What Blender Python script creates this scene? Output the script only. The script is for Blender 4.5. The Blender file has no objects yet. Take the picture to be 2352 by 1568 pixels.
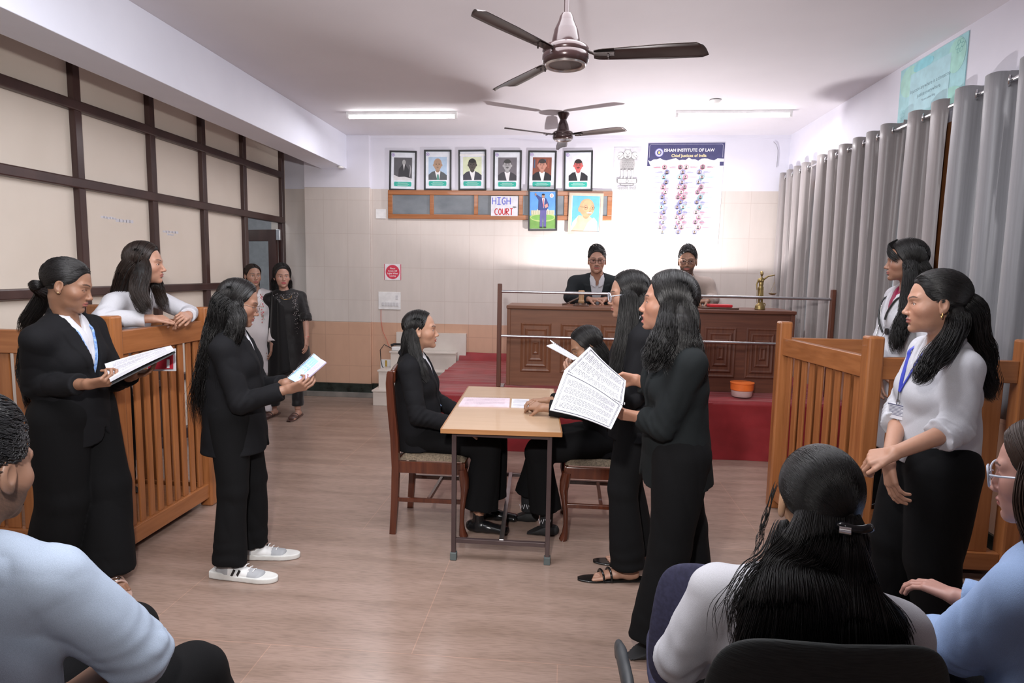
import bpy, math, random
import numpy as np
from mathutils import Vector, Matrix

S = bpy.context.scene
COL = S.collection
R_ = math.radians

# ------------------------------------------------------------------ camera
F_PX = 1450.0; CAM_H = 1.6; PCX, PCY = 1176.0, 784.0
dc = np.array([(1304 - PCX) / F_PX, -(625 - PCY) / F_PX, 1.0]); dc /= np.linalg.norm(dc)
hp = np.array([(304 - PCX) / F_PX, -((625 - 16.8) - PCY) / F_PX, 1.0])
uc = np.cross(dc, hp); uc /= np.linalg.norm(uc)
if uc[1] < 0: uc = -uc
xc = np.cross(dc, uc)
if xc[0] < 0: xc = -xc
MW = np.stack([xc, dc, uc])          # world = MW @ (right, up, forward)
CAMC = np.array([0.0, 0.0, CAM_H])
cam_d = bpy.data.cameras.new('camera'); cam = bpy.data.objects.new('camera', cam_d); COL.objects.link(cam)
cam_d.sensor_width = 36.0; cam_d.lens = 36.0 * F_PX / 2352.0
cam_d.clip_start = 0.05
rt, up_, fw = MW[:, 0], MW[:, 1], MW[:, 2]
cam.matrix_world = Matrix(((rt[0], up_[0], -fw[0], 0), (rt[1], up_[1], -fw[1], 0), (rt[2], up_[2], -fw[2], CAM_H), (0, 0, 0, 1)))
S.camera = cam

def P(x, y, Y):
    "the point of the room seen at photo position (x, y) at depth Y"
    r = MW @ np.array([(x - PCX) / F_PX, -(y - PCY) / F_PX, 1.0])
    return CAMC + r * ((Y - CAMC[1]) / r[1])

# ------------------------------------------------------------------ world, lights, exposure
W = bpy.data.worlds.new('world'); S.world = W; W.use_nodes = True
wn = W.node_tree.nodes; wn['Background'].inputs[0].default_value = (0.86, 0.9, 1.0, 1); wn['Background'].inputs[1].default_value = 0.9
S.view_settings.view_transform = 'Standard'; S.view_settings.look = 'None'
S.view_settings.exposure = 0.14; S.view_settings.gamma = 1.0
S.view_settings.use_curve_mapping = False

def light(name, typ, loc, target, power, color=(1, 1, 1), **kw):
    d = bpy.data.lights.new(name, typ); d.energy = power; d.color = color
    for k, v in kw.items(): setattr(d, k, v)
    o = bpy.data.objects.new(name, d); COL.objects.link(o); o.location = loc
    if target is not None:
        o.rotation_euler = (Vector(target) - Vector(loc)).to_track_quat('-Z', 'Y').to_euler()
    return o
# photographer's flash standing behind the desks between the two judges, aimed up at wall and ceiling
light('stage_flash', 'SPOT', (0.74, 6.74, 1.36), (0.75, 6.86, 2.36), 165, (1.0, 0.94, 0.95), shadow_soft_size=0.03, spot_size=R_(164), spot_blend=.2)
# added unseen area lamp: soft ceiling fill for the front half of the room
light('front_ceiling_fill', 'AREA', (-0.5, 2.5, 3.12), (-0.7, 3.0, 0), 125, (0.94, 0.95, 1.0), shape='RECTANGLE', size=4.0, size_y=1.2)
# flash held above the camera, aimed over the front row
light('camera_flash', 'SPOT', (-0.25, 0.1, 2.15), (-0.9, 4.5, 1.75), 310, (1.0, 0.97, 0.95), shadow_soft_size=0.06, spot_size=R_(104), spot_blend=.7)

# ------------------------------------------------------------------ materials
def nodes(name):
    m = bpy.data.materials.new(name); m.use_nodes = True
    nt = m.node_tree
    return m, nt, nt.nodes, nt.links, nt.nodes['Principled BSDF']

def setp(b, **k):
    for n, v in k.items():
        n = {'rough': 'Roughness', 'metal': 'Metallic', 'spec': 'Specular IOR Level', 'sheen': 'Sheen Weight', 'coat': 'Coat Weight',
             'sss': 'Subsurface Weight', 'trans': 'Transmission Weight', 'ior': 'IOR', 'alpha': 'Alpha'}[n]
        b.inputs[n].default_value = v

def coords(N, L, scale=(1, 1, 1), kind='Object'):
    tc = N.new('ShaderNodeTexCoord'); mp = N.new('ShaderNodeMapping'); mp.inputs['Scale'].default_value = scale
    L.new(tc.outputs[kind], mp.inputs[0]); return mp.outputs[0]

def noise_mat(name, c1, c2, scale=(8, 8, 8), detail=3, bump=0.0, bscale=None, nscale=1.0, lo=0.35, hi=0.65, **pk):
    m, nt, N, L, B = nodes(name)
    v = coords(N, L, scale)
    n = N.new('ShaderNodeTexNoise'); n.inputs['Scale'].default_value = nscale; n.inputs['Detail'].default_value = detail
    L.new(v, n.inputs['Vector'])
    r = N.new('ShaderNodeValToRGB'); r.color_ramp.elements[0].position = lo; r.color_ramp.elements[1].position = hi
    r.color_ramp.elements[0].color = (*c1, 1); r.color_ramp.elements[1].color = (*c2, 1)
    L.new(n.outputs[0], r.inputs[0]); L.new(r.outputs[0], B.inputs['Base Color'])
    if bump:
        src = n
        if bscale:
            v2 = coords(N, L, bscale); src = N.new('ShaderNodeTexNoise'); src.inputs['Scale'].default_value = 1.0; src.inputs['Detail'].default_value = 2
            L.new(v2, src.inputs['Vector'])
        b = N.new('ShaderNodeBump'); b.inputs['Strength'].default_value = bump; b.inputs['Distance'].default_value = 0.002
        L.new(src.outputs[0], b.inputs['Height']); L.new(b.outputs[0], B.inputs['Normal'])
    setp(B, **pk)
    return m

def plain(name, c, **pk):
    d = tuple(min(1, x * 1.08) for x in c); e = tuple(x * 0.94 for x in c)
    return noise_mat(name, e, d, (14, 14, 14), **pk)

def emit_mat(name, c, s):
    m, nt, N, L, B = nodes(name)
    B.inputs['Base Color'].default_value = (*c, 1); B.inputs['Emission Color'].default_value = (*c, 1); B.inputs['Emission Strength'].default_value = s
    return m

def tile_mat(name, base, mortar, w, h, var=0.03, rough=0.35, size=0.004, offset=0.0, axis='xz', streak=None):
    m, nt, N, L, B = nodes(name)
    tc = N.new('ShaderNodeTexCoord'); sx = N.new('ShaderNodeSeparateXYZ'); cx = N.new('ShaderNodeCombineXYZ')
    L.new(tc.outputs['Object'], sx.inputs[0])
    L.new(sx.outputs['X' if axis[0] == 'x' else 'Y'], cx.inputs[0]); L.new(sx.outputs['Z' if axis[1] == 'z' else 'Y'], cx.inputs[1])
    br = N.new('ShaderNodeTexBrick'); br.offset = offset; br.inputs['Scale'].default_value = 1
    br.inputs['Brick Width'].default_value = w; br.inputs['Row Height'].default_value = h; br.inputs['Mortar Size'].default_value = size
    br.inputs['Color1'].default_value = (*base, 1); br.inputs['Color2'].default_value = (*[c * (1 - var) for c in base], 1); br.inputs['Mortar'].default_value = (*mortar, 1)
    br.inputs['Mortar Smooth'].default_value = 0.3
    L.new(cx.outputs[0], br.inputs['Vector'])
    nz = N.new('ShaderNodeTexNoise'); nz.inputs['Scale'].default_value = 1.0; nz.inputs['Detail'].default_value = 4
    v = coords(N, L, streak or (9, 9, 3)); L.new(v, nz.inputs['Vector'])
    r = N.new('ShaderNodeMapRange'); r.inputs[3].default_value = 0.92; r.inputs[4].default_value = 1.06; L.new(nz.outputs[0], r.inputs[0])
    mx = N.new('ShaderNodeMix'); mx.data_type = 'RGBA'; mx.blend_type = 'MULTIPLY'; mx.inputs[0].default_value = 1
    L.new(br.outputs[0], mx.inputs[6]); L.new(r.outputs[0], mx.inputs[7]); L.new(mx.outputs[2], B.inputs['Base Color'])
    setp(B, rough=rough)
    return m

def wood_mat(name, c1, c2, axis='z', rough=0.3, coat=0.3, f=1.0):
    sc = {'z': (45, 45, 3), 'x': (3, 45, 45), 'y': (45, 3, 45)}[axis]
    return noise_mat(name, c1, c2, tuple(s * f for s in sc), detail=6, rough=rough, coat=coat, lo=0.25, hi=0.75)

def col_mat(name, rough=0.5, bump=0.0, bs=300, **pk):
    "colour attribute material (skin, prints)"
    m, nt, N, L, B = nodes(name)
    a = N.new('ShaderNodeAttribute'); a.attribute_name = 'Col'
    nz = N.new('ShaderNodeTexNoise'); nz.inputs['Scale'].default_value = 60.0; nz.inputs['Detail'].default_value = 3
    L.new(coords(N, L), nz.inputs['Vector'])
    r = N.new('ShaderNodeMapRange'); r.inputs[3].default_value = 0.94; r.inputs[4].default_value = 1.05; L.new(nz.outputs[0], r.inputs[0])
    mx = N.new('ShaderNodeMix'); mx.data_type = 'RGBA'; mx.blend_type = 'MULTIPLY'; mx.inputs[0].default_value = 1
    L.new(a.outputs['Color'], mx.inputs[6]); L.new(r.outputs[0], mx.inputs[7]); L.new(mx.outputs[2], B.inputs['Base Color'])
    if bump:
        n2 = N.new('ShaderNodeTexNoise'); n2.inputs['Scale'].default_value = bs; L.new(coords(N, L), n2.inputs['Vector'])
        b = N.new('ShaderNodeBump'); b.inputs['Strength'].default_value = bump; b.inputs['Distance'].default_value = 0.001
        L.new(n2.outputs[0], b.inputs['Height']); L.new(b.outputs[0], B.inputs['Normal'])
    setp(B, rough=rough, **pk)
    return m

MT = {}
MT['ceil'] = noise_mat('painted_ceiling', (.70, .68, .72), (.74, .72, .76), (1.2, 1.2, 1.2), rough=.75, bump=.2, bscale=(60, 60, 60))
MT['beam'] = noise_mat('painted_beam', (.76, .78, .88), (.80, .82, .92), (2, 2, 2), rough=.6, bump=.2, bscale=(50, 50, 50))
MT['upper'] = noise_mat('lavender_paint', (.70, .70, .78), (.75, .74, .82), (2, 2, 2), rough=.6)
MT['tile'] = tile_mat('cream_wall_tile', (.63, .57, .53), (.56, .49, .45), .30, .405, streak=(14, 14, 3))
MT['tiley'] = tile_mat('cream_wall_tile_side', (.63, .57, .53), (.56, .49, .45), .30, .405, axis='yz', streak=(14, 14, 3))
MT['pink'] = tile_mat('peach_wall_tile', (.60, .37, .26), (.50, .31, .22), .30, .39, streak=(12, 12, 6))
MT['pinky'] = tile_mat('peach_wall_tile_side', (.60, .37, .26), (.50, .31, .22), .30, .39, axis='yz', streak=(12, 12, 6))
MT['skirt'] = noise_mat('dark_green_marble', (.006, .010, .008), (.03, .04, .035), (9, 9, 9), detail=8, rough=.2)
MT['kerb'] = noise_mat('grey_marble', (.16, .15, .14), (.24, .22, .2), (6, 6, 6), detail=5, rough=.3)
MT['panel'] = noise_mat('cream_board', (.74, .66, .57), (.78, .70, .61), (2, 2, 2), rough=.45)
MT['mull'] = noise_mat('brown_metal', (.045, .022, .02), (.065, .032, .028), (6, 6, 2), rough=.32)
MT['dock'] = {a: wood_mat('orange_polished_wood_' + a, (.25, .085, .025), (.39, .150, .052), a, .34, .3) for a in 'xyz'}
MT['desk'] = {a: wood_mat('dark_polished_wood_' + a, (.080, .024, .014), (.14, .048, .025), a, .5, .08) for a in 'xyz'}
MT['chairw'] = wood_mat('mahogany', (.055, .014, .008), (.11, .03, .014), 'z', .2, .5)
MT['chrome'] = plain('chrome', (.75, .75, .76), metal=1.0, rough=.18)
MT['steel'] = plain('satin_steel', (.5, .5, .52), metal=1.0, rough=.32)
MT['white'] = plain('white_plastic', (.78, .78, .78), rough=.4)
MT['paper'] = plain('white_paper', (.66, .66, .71), rough=.7)
MT['ink'] = plain('printed_ink', (.08, .08, .1), rough=.7)
MT['black'] = plain('black_plastic', (.012, .012, .013), rough=.4)
MT['gold'] = plain('aged_brass', (.30, .22, .09), metal=.8, rough=.4)
MT['glass'] = None
m, nt, N, L, B = nodes('clear_glass'); setp(B, trans=1.0, rough=.02, ior=1.45); B.inputs['Base Color'].default_value = (.95, .97, .97, 1); MT['glass'] = m

# floor: pink-tan polished marble with streaks
m, nt, N, L, B = nodes('streaked_marble_floor')
def _n(sc, det, dist=0.0):
    n = N.new('ShaderNodeTexNoise'); n.inputs['Scale'].default_value = 1; n.inputs['Detail'].default_value = det; n.inputs['Distortion'].default_value = dist
    L.new(coords(N, L, sc), n.inputs['Vector']); return n
a = _n((1.6, 9, 1), 8, .4); b = _n((14, 120, 1), 6)
r = N.new('ShaderNodeValToRGB'); e = r.color_ramp.elements
e[0].position = .3; e[0].color = (.265, .185, .148, 1); e[1].position = .7; e[1].color = (.36, .258, .215, 1)
L.new(a.outputs[0], r.inputs[0])
r2 = N.new('ShaderNodeValToRGB'); e = r2.color_ramp.elements; e[0].position = .28; e[0].color = (.62, .6, .58, 1); e[1].position = .56; e[1].color = (1.05, 1.03, 1, 1)
L.new(b.outputs[0], r2.inputs[0])
mx = N.new('ShaderNodeMix'); mx.data_type = 'RGBA'; mx.blend_type = 'MULTIPLY'; mx.inputs[0].default_value = .55
L.new(r.outputs[0], mx.inputs[6]); L.new(r2.outputs[0], mx.inputs[7])
br = N.new('ShaderNodeTexBrick'); br.offset = .5; br.inputs['Scale'].default_value = 1; br.inputs['Brick Width'].default_value = 1.22; br.inputs['Row Height'].default_value = 1.22
br.inputs['Mortar Size'].default_value = .0022; br.inputs['Color1'].default_value = (1, 1, 1, 1); br.inputs['Color2'].default_value = (.93, .93, .93, 1); br.inputs['Mortar'].default_value = (1.25, 1.15, 1.1, 1)
L.new(coords(N, L), br.inputs['Vector'])
mx2 = N.new('ShaderNodeMix'); mx2.data_type = 'RGBA'; mx2.blend_type = 'MULTIPLY'; mx2.inputs[0].default_value = 1
L.new(mx.outputs[2], mx2.inputs[6]); L.new(br.outputs[0], mx2.inputs[7]); L.new(mx2.outputs[2], B.inputs['Base Color'])
setp(B, rough=.24, spec=.5)
MT['floor'] = m

# ------------------------------------------------------------------ mesh builder
class MB:
    def __init__(s): s.v = []; s.f = []; s.m = []; s.n = 0
    def add(s, vs, fs, mi=0):
        s.v.extend([tuple(map(float, p)) for p in vs]); s.f.extend([tuple(i + s.n for i in f) for f in fs]); s.m.extend([mi] * len(fs)); s.n += len(vs); return s
    def box(s, lo, hi, mi=0):
        x0, y0, z0 = lo; x1, y1, z1 = hi
        return s.add([(x0, y0, z0), (x1, y0, z0), (x1, y1, z0), (x0, y1, z0), (x0, y0, z1), (x1, y0, z1), (x1, y1, z1), (x0, y1, z1)],
                     [(0, 3, 2, 1), (4, 5, 6, 7), (0, 1, 5, 4), (1, 2, 6, 5), (2, 3, 7, 6), (3, 0, 4, 7)], mi)
    def obox(s, c, ax, ay, az, hx, hy, hz, mi=0):
        c = np.array(c, float); ax, ay, az = [np.array(a, float) for a in (ax, ay, az)]
        vs = [c + ax * hx * i + ay * hy * j + az * hz * k for i, j, k in ((-1, -1, -1), (1, -1, -1), (1, 1, -1), (-1, 1, -1), (-1, -1, 1), (1, -1, 1), (1, 1, 1), (-1, 1, 1))]
        return s.add(vs, [(0, 3, 2, 1), (4, 5, 6, 7), (0, 1, 5, 4), (1, 2, 6, 5), (2, 3, 7, 6), (3, 0, 4, 7)], mi)
    def tube(s, pts, rad, n=10, mi=0, caps=True, flat=1.0):
        pts = [np.array(p, float) for p in pts]; k = len(pts)
        rs = rad if hasattr(rad, '__len__') else [rad] * k
        vs = []; nrm = None
        for i, p in enumerate(pts):
            t = pts[min(i + 1, k - 1)] - pts[max(i - 1, 0)]; t /= (np.linalg.norm(t) + 1e-12)
            if nrm is None:
                a = np.array([0, 0, 1.0]) if abs(t[2]) < .9 else np.array([1.0, 0, 0])
                nrm = a - t * a.dot(t)
            else: nrm = nrm - t * nrm.dot(t)
            nrm /= (np.linalg.norm(nrm) + 1e-12); b = np.cross(t, nrm)
            for j in range(n):
                th = 2 * math.pi * j / n; vs.append(p + rs[i] * (math.cos(th) * nrm * flat + math.sin(th) * b))
        fs = [(i * n + j, i * n + (j + 1) % n, (i + 1) * n + (j + 1) % n, (i + 1) * n + j) for i in range(k - 1) for j in range(n)]
        if caps: fs += [tuple(range(n - 1, -1, -1)), tuple((k - 1) * n + j for j in range(n))]
        return s.add(vs, fs, mi)
    def lathe(s, prof, c=(0, 0, 0), n=32, mi=0, axis='z'):
        vs = []
        for r, h in prof:
            for j in range(n):
                th = 2 * math.pi * j / n; p = (r * math.cos(th), r * math.sin(th), h)
                if axis == 'y': p = (p[0], p[2], p[1])
                if axis == 'x': p = (p[2], p[0], p[1])
                vs.append((c[0] + p[0], c[1] + p[1], c[2] + p[2]))
        k = len(prof)
        fs = [(i * n + j, i * n + (j + 1) % n, (i + 1) * n + (j + 1) % n, (i + 1) * n + j) for i in range(k - 1) for j in range(n)]
        fs += [tuple(range(n - 1, -1, -1)), tuple((k - 1) * n + j for j in range(n))]
        return s.add(vs, fs, mi)
    def prism(s, poly, o, ax, ay, az, d, mi=0):
        "polygon (2D) in plane (ax, ay) at o extruded by d along az"
        o, ax, ay, az = [np.array(a, float) for a in (o, ax, ay, az)]; n = len(poly)
        vs = [o + ax * x + ay * y for x, y in poly] + [o + ax * x + ay * y + az * d for x, y in poly]
        fs = [tuple(range(n - 1, -1, -1)), tuple(range(n, 2 * n))] + [(i, (i + 1) % n, n + (i + 1) % n, n + i) for i in range(n)]
        return s.add(vs, fs, mi)
    def grid(s, fn, nu, nv, mi=0):
        vs = [fn(i / nu, j / nv) for i in range(nu + 1) for j in range(nv + 1)]
        w = nv + 1
        return s.add(vs, [(i * w + j, (i + 1) * w + j, (i + 1) * w + j + 1, i * w + j + 1) for i in range(nu) for j in range(nv)], mi)
    def build(s, name, mats, parent=None, smooth=None, bevel=0, solid=0, sub=0):
        me = bpy.data.meshes.new(name)
        org = Vector((0, 0, 0))
        q = parent
        while q is not None: org += q.location; q = q.parent
        me.from_pydata([(x - org[0], y - org[1], z - org[2]) for x, y, z in s.v], [], s.f)
        if not isinstance(mats, (list, tuple)): mats = [mats]
        for m in mats: me.materials.append(m)
        me.polygons.foreach_set('material_index', s.m)
        if smooth is not None:
            me.polygons.foreach_set('use_smooth', [True] * len(me.polygons))
            try: me.set_sharp_from_angle(angle=R_(smooth))
            except Exception: pass
        me.update()
        o = bpy.data.objects.new(name, me); COL.objects.link(o)
        if parent: o.parent = parent
        if solid: md = o.modifiers.new('thickness', 'SOLIDIFY'); md.thickness = solid
        if bevel: md = o.modifiers.new('bevel', 'BEVEL'); md.width = bevel; md.segments = 2; md.limit_method = 'ANGLE'; md.harden_normals = False
        if sub: md = o.modifiers.new('sub', 'SUBSURF'); md.levels = sub; md.render_levels = sub
        return o

def thing(name, label, cat, loc=(0, 0, 0), group=None, rotz=0):
    o = bpy.data.objects.new(name, None); COL.objects.link(o); o.location = [float(a) for a in loc]; o.rotation_euler = (0, 0, rotz)
    o.empty_display_size = .1; o['label'] = label; o['category'] = cat
    if group: o['group'] = group
    return o
def tag(o, label, cat, group=None):
    o['label'] = label; o['category'] = cat
    if group: o['group'] = group
    return o
def struct(o): o['kind'] = 'structure'; return o

def text_mesh(body, size, o, ax, ay, mb, mi=0, align='CENTER', bold=0.0, lift=.0006, spacing=1.0):
    "adds lettering as real faces to builder mb"
    cu = bpy.data.curves.new('lettering', 'FONT'); cu.body = body; cu.size = size; cu.align_x = align; cu.offset = bold; cu.space_character = spacing
    cu.resolution_u = 3
    ob = bpy.data.objects.new('lettering', cu); COL.objects.link(ob)
    dg = bpy.context.evaluated_depsgraph_get(); me = ob.evaluated_get(dg).to_mesh()
    o = np.array(o, float); ax = np.array(ax, float); ay = np.array(ay, float); az = np.cross(ax, ay)
    vs = [o + ax * v.co[0] + ay * v.co[1] + az * lift for v in me.vertices]; fs = [tuple(p.vertices) for p in me.polygons]
    if vs: mb.add(vs, fs, mi)
    ob.evaluated_get(dg).to_mesh_clear(); bpy.data.objects.remove(ob); bpy.data.curves.remove(cu)

def disc(mb, c, ax, ay, rx, ry, mi, n=24, lift=.0005, a0=0, a1=2 * math.pi):
    c, ax, ay = [np.array(a, float) for a in (c, ax, ay)]; az = np.cross(ax, ay)
    k = n
    vs = [c + az * lift + ax * rx * math.cos(a0 + (a1 - a0) * i / k) + ay * ry * math.sin(a0 + (a1 - a0) * i / k) for i in range(k)]
    mb.add(vs, [tuple(range(k))], mi)
def poly(mb, pts, o, ax, ay, mi, lift=.0005):
    o, ax, ay = [np.array(a, float) for a in (o, ax, ay)]; az = np.cross(ax, ay)
    mb.add([o + ax * x + ay * y + az * lift for x, y in pts], [tuple(range(len(pts)))], mi)
def rect(mb, x0, y0, x1, y1, o, ax, ay, mi, lift=.0005): poly(mb, [(x0, y0), (x1, y0), (x1, y1), (x0, y1)], o, ax, ay, mi, lift)
def stroke(mb, pts, w, o, ax, ay, mi, lift=.0006):
    for (x0, y0), (x1, y1) in zip(pts, pts[1:]):
        l = math.hypot(x1 - x0, y1 - y0) + 1e-9; nx, ny = -(y1 - y0) / l * w / 2, (x1 - x0) / l * w / 2
        poly(mb, [(x0 - nx, y0 - ny), (x1 - nx, y1 - ny), (x1 + nx, y1 + ny), (x0 + nx, y0 + ny)], o, ax, ay, mi, lift)
X_, Y_, Z_ = (1, 0, 0), (0, 1, 0), (0, 0, 1)
# ================================================================== the room
BW = 7.68   # back wall
def wallbox(name, lo, hi, mat): return struct(MB().box(lo, hi).build(name, mat))
wallbox('floor', (-6.2, -2.5, -.1), (3.0, 9.5, 0), MT['floor'])
# ceiling with a lumpy plaster patch
wallbox('ceiling', (-3.75, -2.5, 3.2), (2.8, 7.9, 3.3), MT['ceil'])
mb = MB(); mb.box((-3.02, -2.5, 2.8), (-2.70, 7.63, 3.2)); struct(mb.build('trim_1', MT['beam'], bevel=.004))
# back wall in three bands
for nm, x0, x1, yf in (('wall_back', -2.45, 2.8, BW),):
    mb = MB(); mb.box((x0, yf, 2.57), (x1, yf + .2, 3.2), 0); mb.box((x0, yf, .94), (x1, yf + .2, 2.57), 1); mb.box((x0, yf, 0), (x1, yf + .2, .94), 2)
    struct(mb.build(nm, [MT['upper'], MT['tile'], MT['pink']]))
mb = MB(); mb.box((-3.24, 7.63, 2.58), (-2.42, 7.9, 3.2), 0); mb.box((-3.24, 7.63, .94), (-2.42, 7.9, 2.58), 1); mb.box((-3.24, 7.63, 0), (-2.42, 7.9, .94), 2)
struct(mb.build('trim_2', [MT['upper'], MT['tile'], MT['pink']], bevel=.006))
mb = MB(); mb.box((-3.75, 7.8, 2.58), (-3.2, 7.9, 3.2), 0); mb.box((-3.75, 7.8, .0), (-3.2, 7.9, 2.58), 1)
struct(mb.build('wall_corner', [MT['upper'], MT['tile']]))
# small crack line under the ceiling
struct(MB().box((-2.42, BW - .012, 3.165), (2.5, BW, 3.2)).build('trim_3', MT['upper']))
# skirting and kerb
mb = MB(); mb.box((-3.26, 7.61, .06), (-2.40, 7.64, .17)); mb.box((-2.42, 7.655, .06), (2.5, 7.69, .17)); mb.box((-3.7, 7.78, .06), (-3.24, 7.81, .17)); struct(mb.build('baseboard_back', MT['skirt']))
mb = MB(); mb.box((-3.7, 7.57, 0), (-1.9, 7.64, .06)); struct(mb.build('trim_4', MT['kerb'], bevel=.003))
# right wall with two windows
XR = 2.5
wins = ((4.7, 7.3), (1.2, 4.36))
mb = MB()
def rw(y0, y1, z0, z1):
    for a, b, mi in ((0, .9, 2), (.9, 2.57, 1), (2.57, 3.2, 0)):
        lo, hi = max(z0, a), min(z1, b)
        if hi > lo: mb.box((XR, y0, lo), (XR + .2, y1, hi), mi)
rw(-2.5, 1.2, 0, 3.2); rw(4.36, 4.7, 0, 3.2); rw(7.3, 7.9, 0, 3.2)
for a, b in wins: rw(a, b, 0, .95); rw(a, b, 2.55, 3.2)
struct(mb.build('wall_right', [MT['upper'], MT['tiley'], MT['pinky']]))
mb = MB(); mb.box((XR - .02, -2.5, 0), (XR + .01, 7.68, .13)); struct(mb.build('baseboard_right', MT['skirt']))
for i, (a, b) in enumerate(wins):
    mb = MB(); t = .07
    mb.box((XR + .02, a, 1.02), (XR + .1, a + t, 2.48)); mb.box((XR + .02, b - t, 1.02), (XR + .1, b, 2.48)); mb.box((XR + .02, a, .95), (XR + .1, b, 1.02)); mb.box((XR + .02, a, 2.48), (XR + .1, b, 2.55))
    n = 3
    for k in range(1, n): y = a + (b - a) * k / n; mb.box((XR + .022, y - .04, 1.02), (XR + .098, y + .04, 2.48))
    w = mb.build('window_%d' % (i + 1), MT['dock']['z'], bevel=.004); struct(w)
    MB().box((XR + .055, a + .05, 1.0), (XR + .062, b - .05, 2.5)).build('pane', MT['glass'], w)
wallbox('trim_5', (XR - .03, 4.42, .95), (XR + .001, 4.56, 2.62), MT['dock']['z'])
# wall behind the camera
wallbox('wall_front', (-6.2, -2.7, 0), (3.0, -2.5, 3.2), MT['upper'])
# left partition
XL = -3.55
mb = MB(); mb.box((XL - .03, -2.5, 0), (XL - .01, 6.72, 3.2)); mb.box((XL - .03, 6.72, 2.18), (XL - .01, 7.8, 3.2)); struct(mb.build('wall_left', MT['panel']))
k = 2
mull = [(-2.0, 0), (-1.2, 0), (-.4, 0), (.4, 0), (1.2, 0), (2.0, 0), (2.8, 0), (3.58, 0), (4.375, 0), (5.196, 0), (5.955, 0), (6.735, 0), (7.66, 0)]
mb = MB()
for y, _ in mull: mb.box((XL - .035, y - .034, 0), (XL + .035, y + .034, 3.19))
struct(mb.build('trim_6', MT['mull'], bevel=.006))
mb = MB()
for z0, z1, y1 in ((2.685, 2.76, 7.66), (2.14, 2.215, 7.66), (1.365, 1.435, 6.735), (.55, .61, 6.735), (0, .1, 6.735)): mb.box((XL - .03, -2.5, z0), (XL + .045, y1, z1))
struct(mb.build('trim_7', MT['mull'], bevel=.01))
# torn paper and tape remains on the boards
rnd = random.Random(3)
for (yc, zc, w, h) in ((4.68, 1.96, .16, .02), (4.86, 1.95, .2, .024), (5.45, 1.90, .22, .02), (5.45, 1.875, .1, .015)):
    mb = MB()
    for q in range(5):
        y = yc + (q - 2) * w / 5; mb.box((XL - .011, y - w / 9, zc - h * rnd.uniform(.3, .6)), (XL - .009, y + w / 9, zc + h * rnd.uniform(.3, .6)))
    tag(mb.build('tape_strip', MT['paper']), {4.68: 'torn white tape strip on the partition board, leftmost of the tape remains', 4.86: 'torn white tape strip just right of the leftmost one', 5.45: 'white tape strip on the partition board above the witness, '}[yc] + ({1.90: 'upper one', 1.875: 'short lower one'}.get(zc, '')), 'tape', 'tape remains on the partition')
# doorway: corridor behind, leaf standing open
cor = plain('corridor_paint', (.42, .44, .46), rough=.6)
wallbox('wall_corridor', (-5.4, 3.5, 0), (-5.3, 9.5, 3.2), cor)
wallbox('wall_corridor_end', (-5.4, 9.4, 0), (-3.5, 9.5, 3.2), cor)
wallbox('ceiling_corridor', (-5.4, 3.5, 3.2), (-3.5, 9.5, 3.3), MT['ceil'])
light('corridor_light', 'AREA', (-4.4, 6.8, 3.1), (-4.4, 6.8, 0), 14, (.93, .97, 1), shape='RECTANGLE', size=.6, size_y=2.2)
d = struct(thing('door_1', '', '', (XL - .02, 7.56, 0))); 
for kk in ('label', 'category'): del d[kk]
def dbox(lo, hi, name, mat, bev=.004): return MB().box(lo, hi).build(name, mat, d, bevel=bev)
# leaf swung out into the corridor, along +Y/-X diagonal
ang = R_(162); ux, uy = math.cos(ang), math.sin(ang); nx, ny = -uy, ux
def leaf(u0, u1, z0, z1, th, name, mat, off=0):
    c = (XL - .02 + ux * (u0 + u1) / 2 + nx * off, 7.56 + uy * (u0 + u1) / 2 + ny * off, (z0 + z1) / 2)
    return MB().obox(c, (ux, uy, 0), (nx, ny, 0), (0, 0, 1), (u1 - u0) / 2, th / 2, (z1 - z0) / 2).build(name, mat, d, bevel=.003)
leaf(0, .12, .02, 2.06, .04, 'stile', MT['mull']); leaf(.72, .84, .02, 2.06, .04, 'stile', MT['mull'])
leaf(.12, .72, 1.92, 2.06, .04, 'rail', MT['mull']); leaf(.12, .72, .02, .25, .04, 'rail', MT['mull']); leaf(.12, .72, 1.0, 1.08, .04, 'rail', MT['mull'])
leaf(.12, .72, .25, 1.92, .006, 'pane', MT['glass'])
mb = MB(); mb.box((XL - .01, 7.52, 1.93), (XL + .04, 7.56, 2.06)); mb.build('door_closer', MT['steel'], d, bevel=.004)
# notice board and window seen through the doorway
nb = thing('notice_board', 'grey framed notice board with white sheets on the corridor wall beyond the door', 'notice board', (-5.29, 7.8, 1.2))
mb = MB(); mb.box((-5.29, 6.7, 1.15), (-5.27, 8.9, 2.0)); mb.build('board', plain('board_grey', (.25, .27, .3), rough=.5), nb, bevel=.004)
mb = MB()
for i in range(7): mb.box((-5.268, 6.85 + i * .28, 1.35 + .1 * (i % 2)), (-5.262, 7.03 + i * .28, 1.62 + .1 * (i % 3)))
mb.build('notice_sheets', MT['paper'], nb)['label'] = 'white notice sheets'
mb = MB(); mb.box((-5.299, 6.9, 2.1), (-5.28, 8.5, 2.5)); struct(mb.build('window_4', emit_mat('bright_corridor_window', (.8, .88, .85), .9)))

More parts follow.
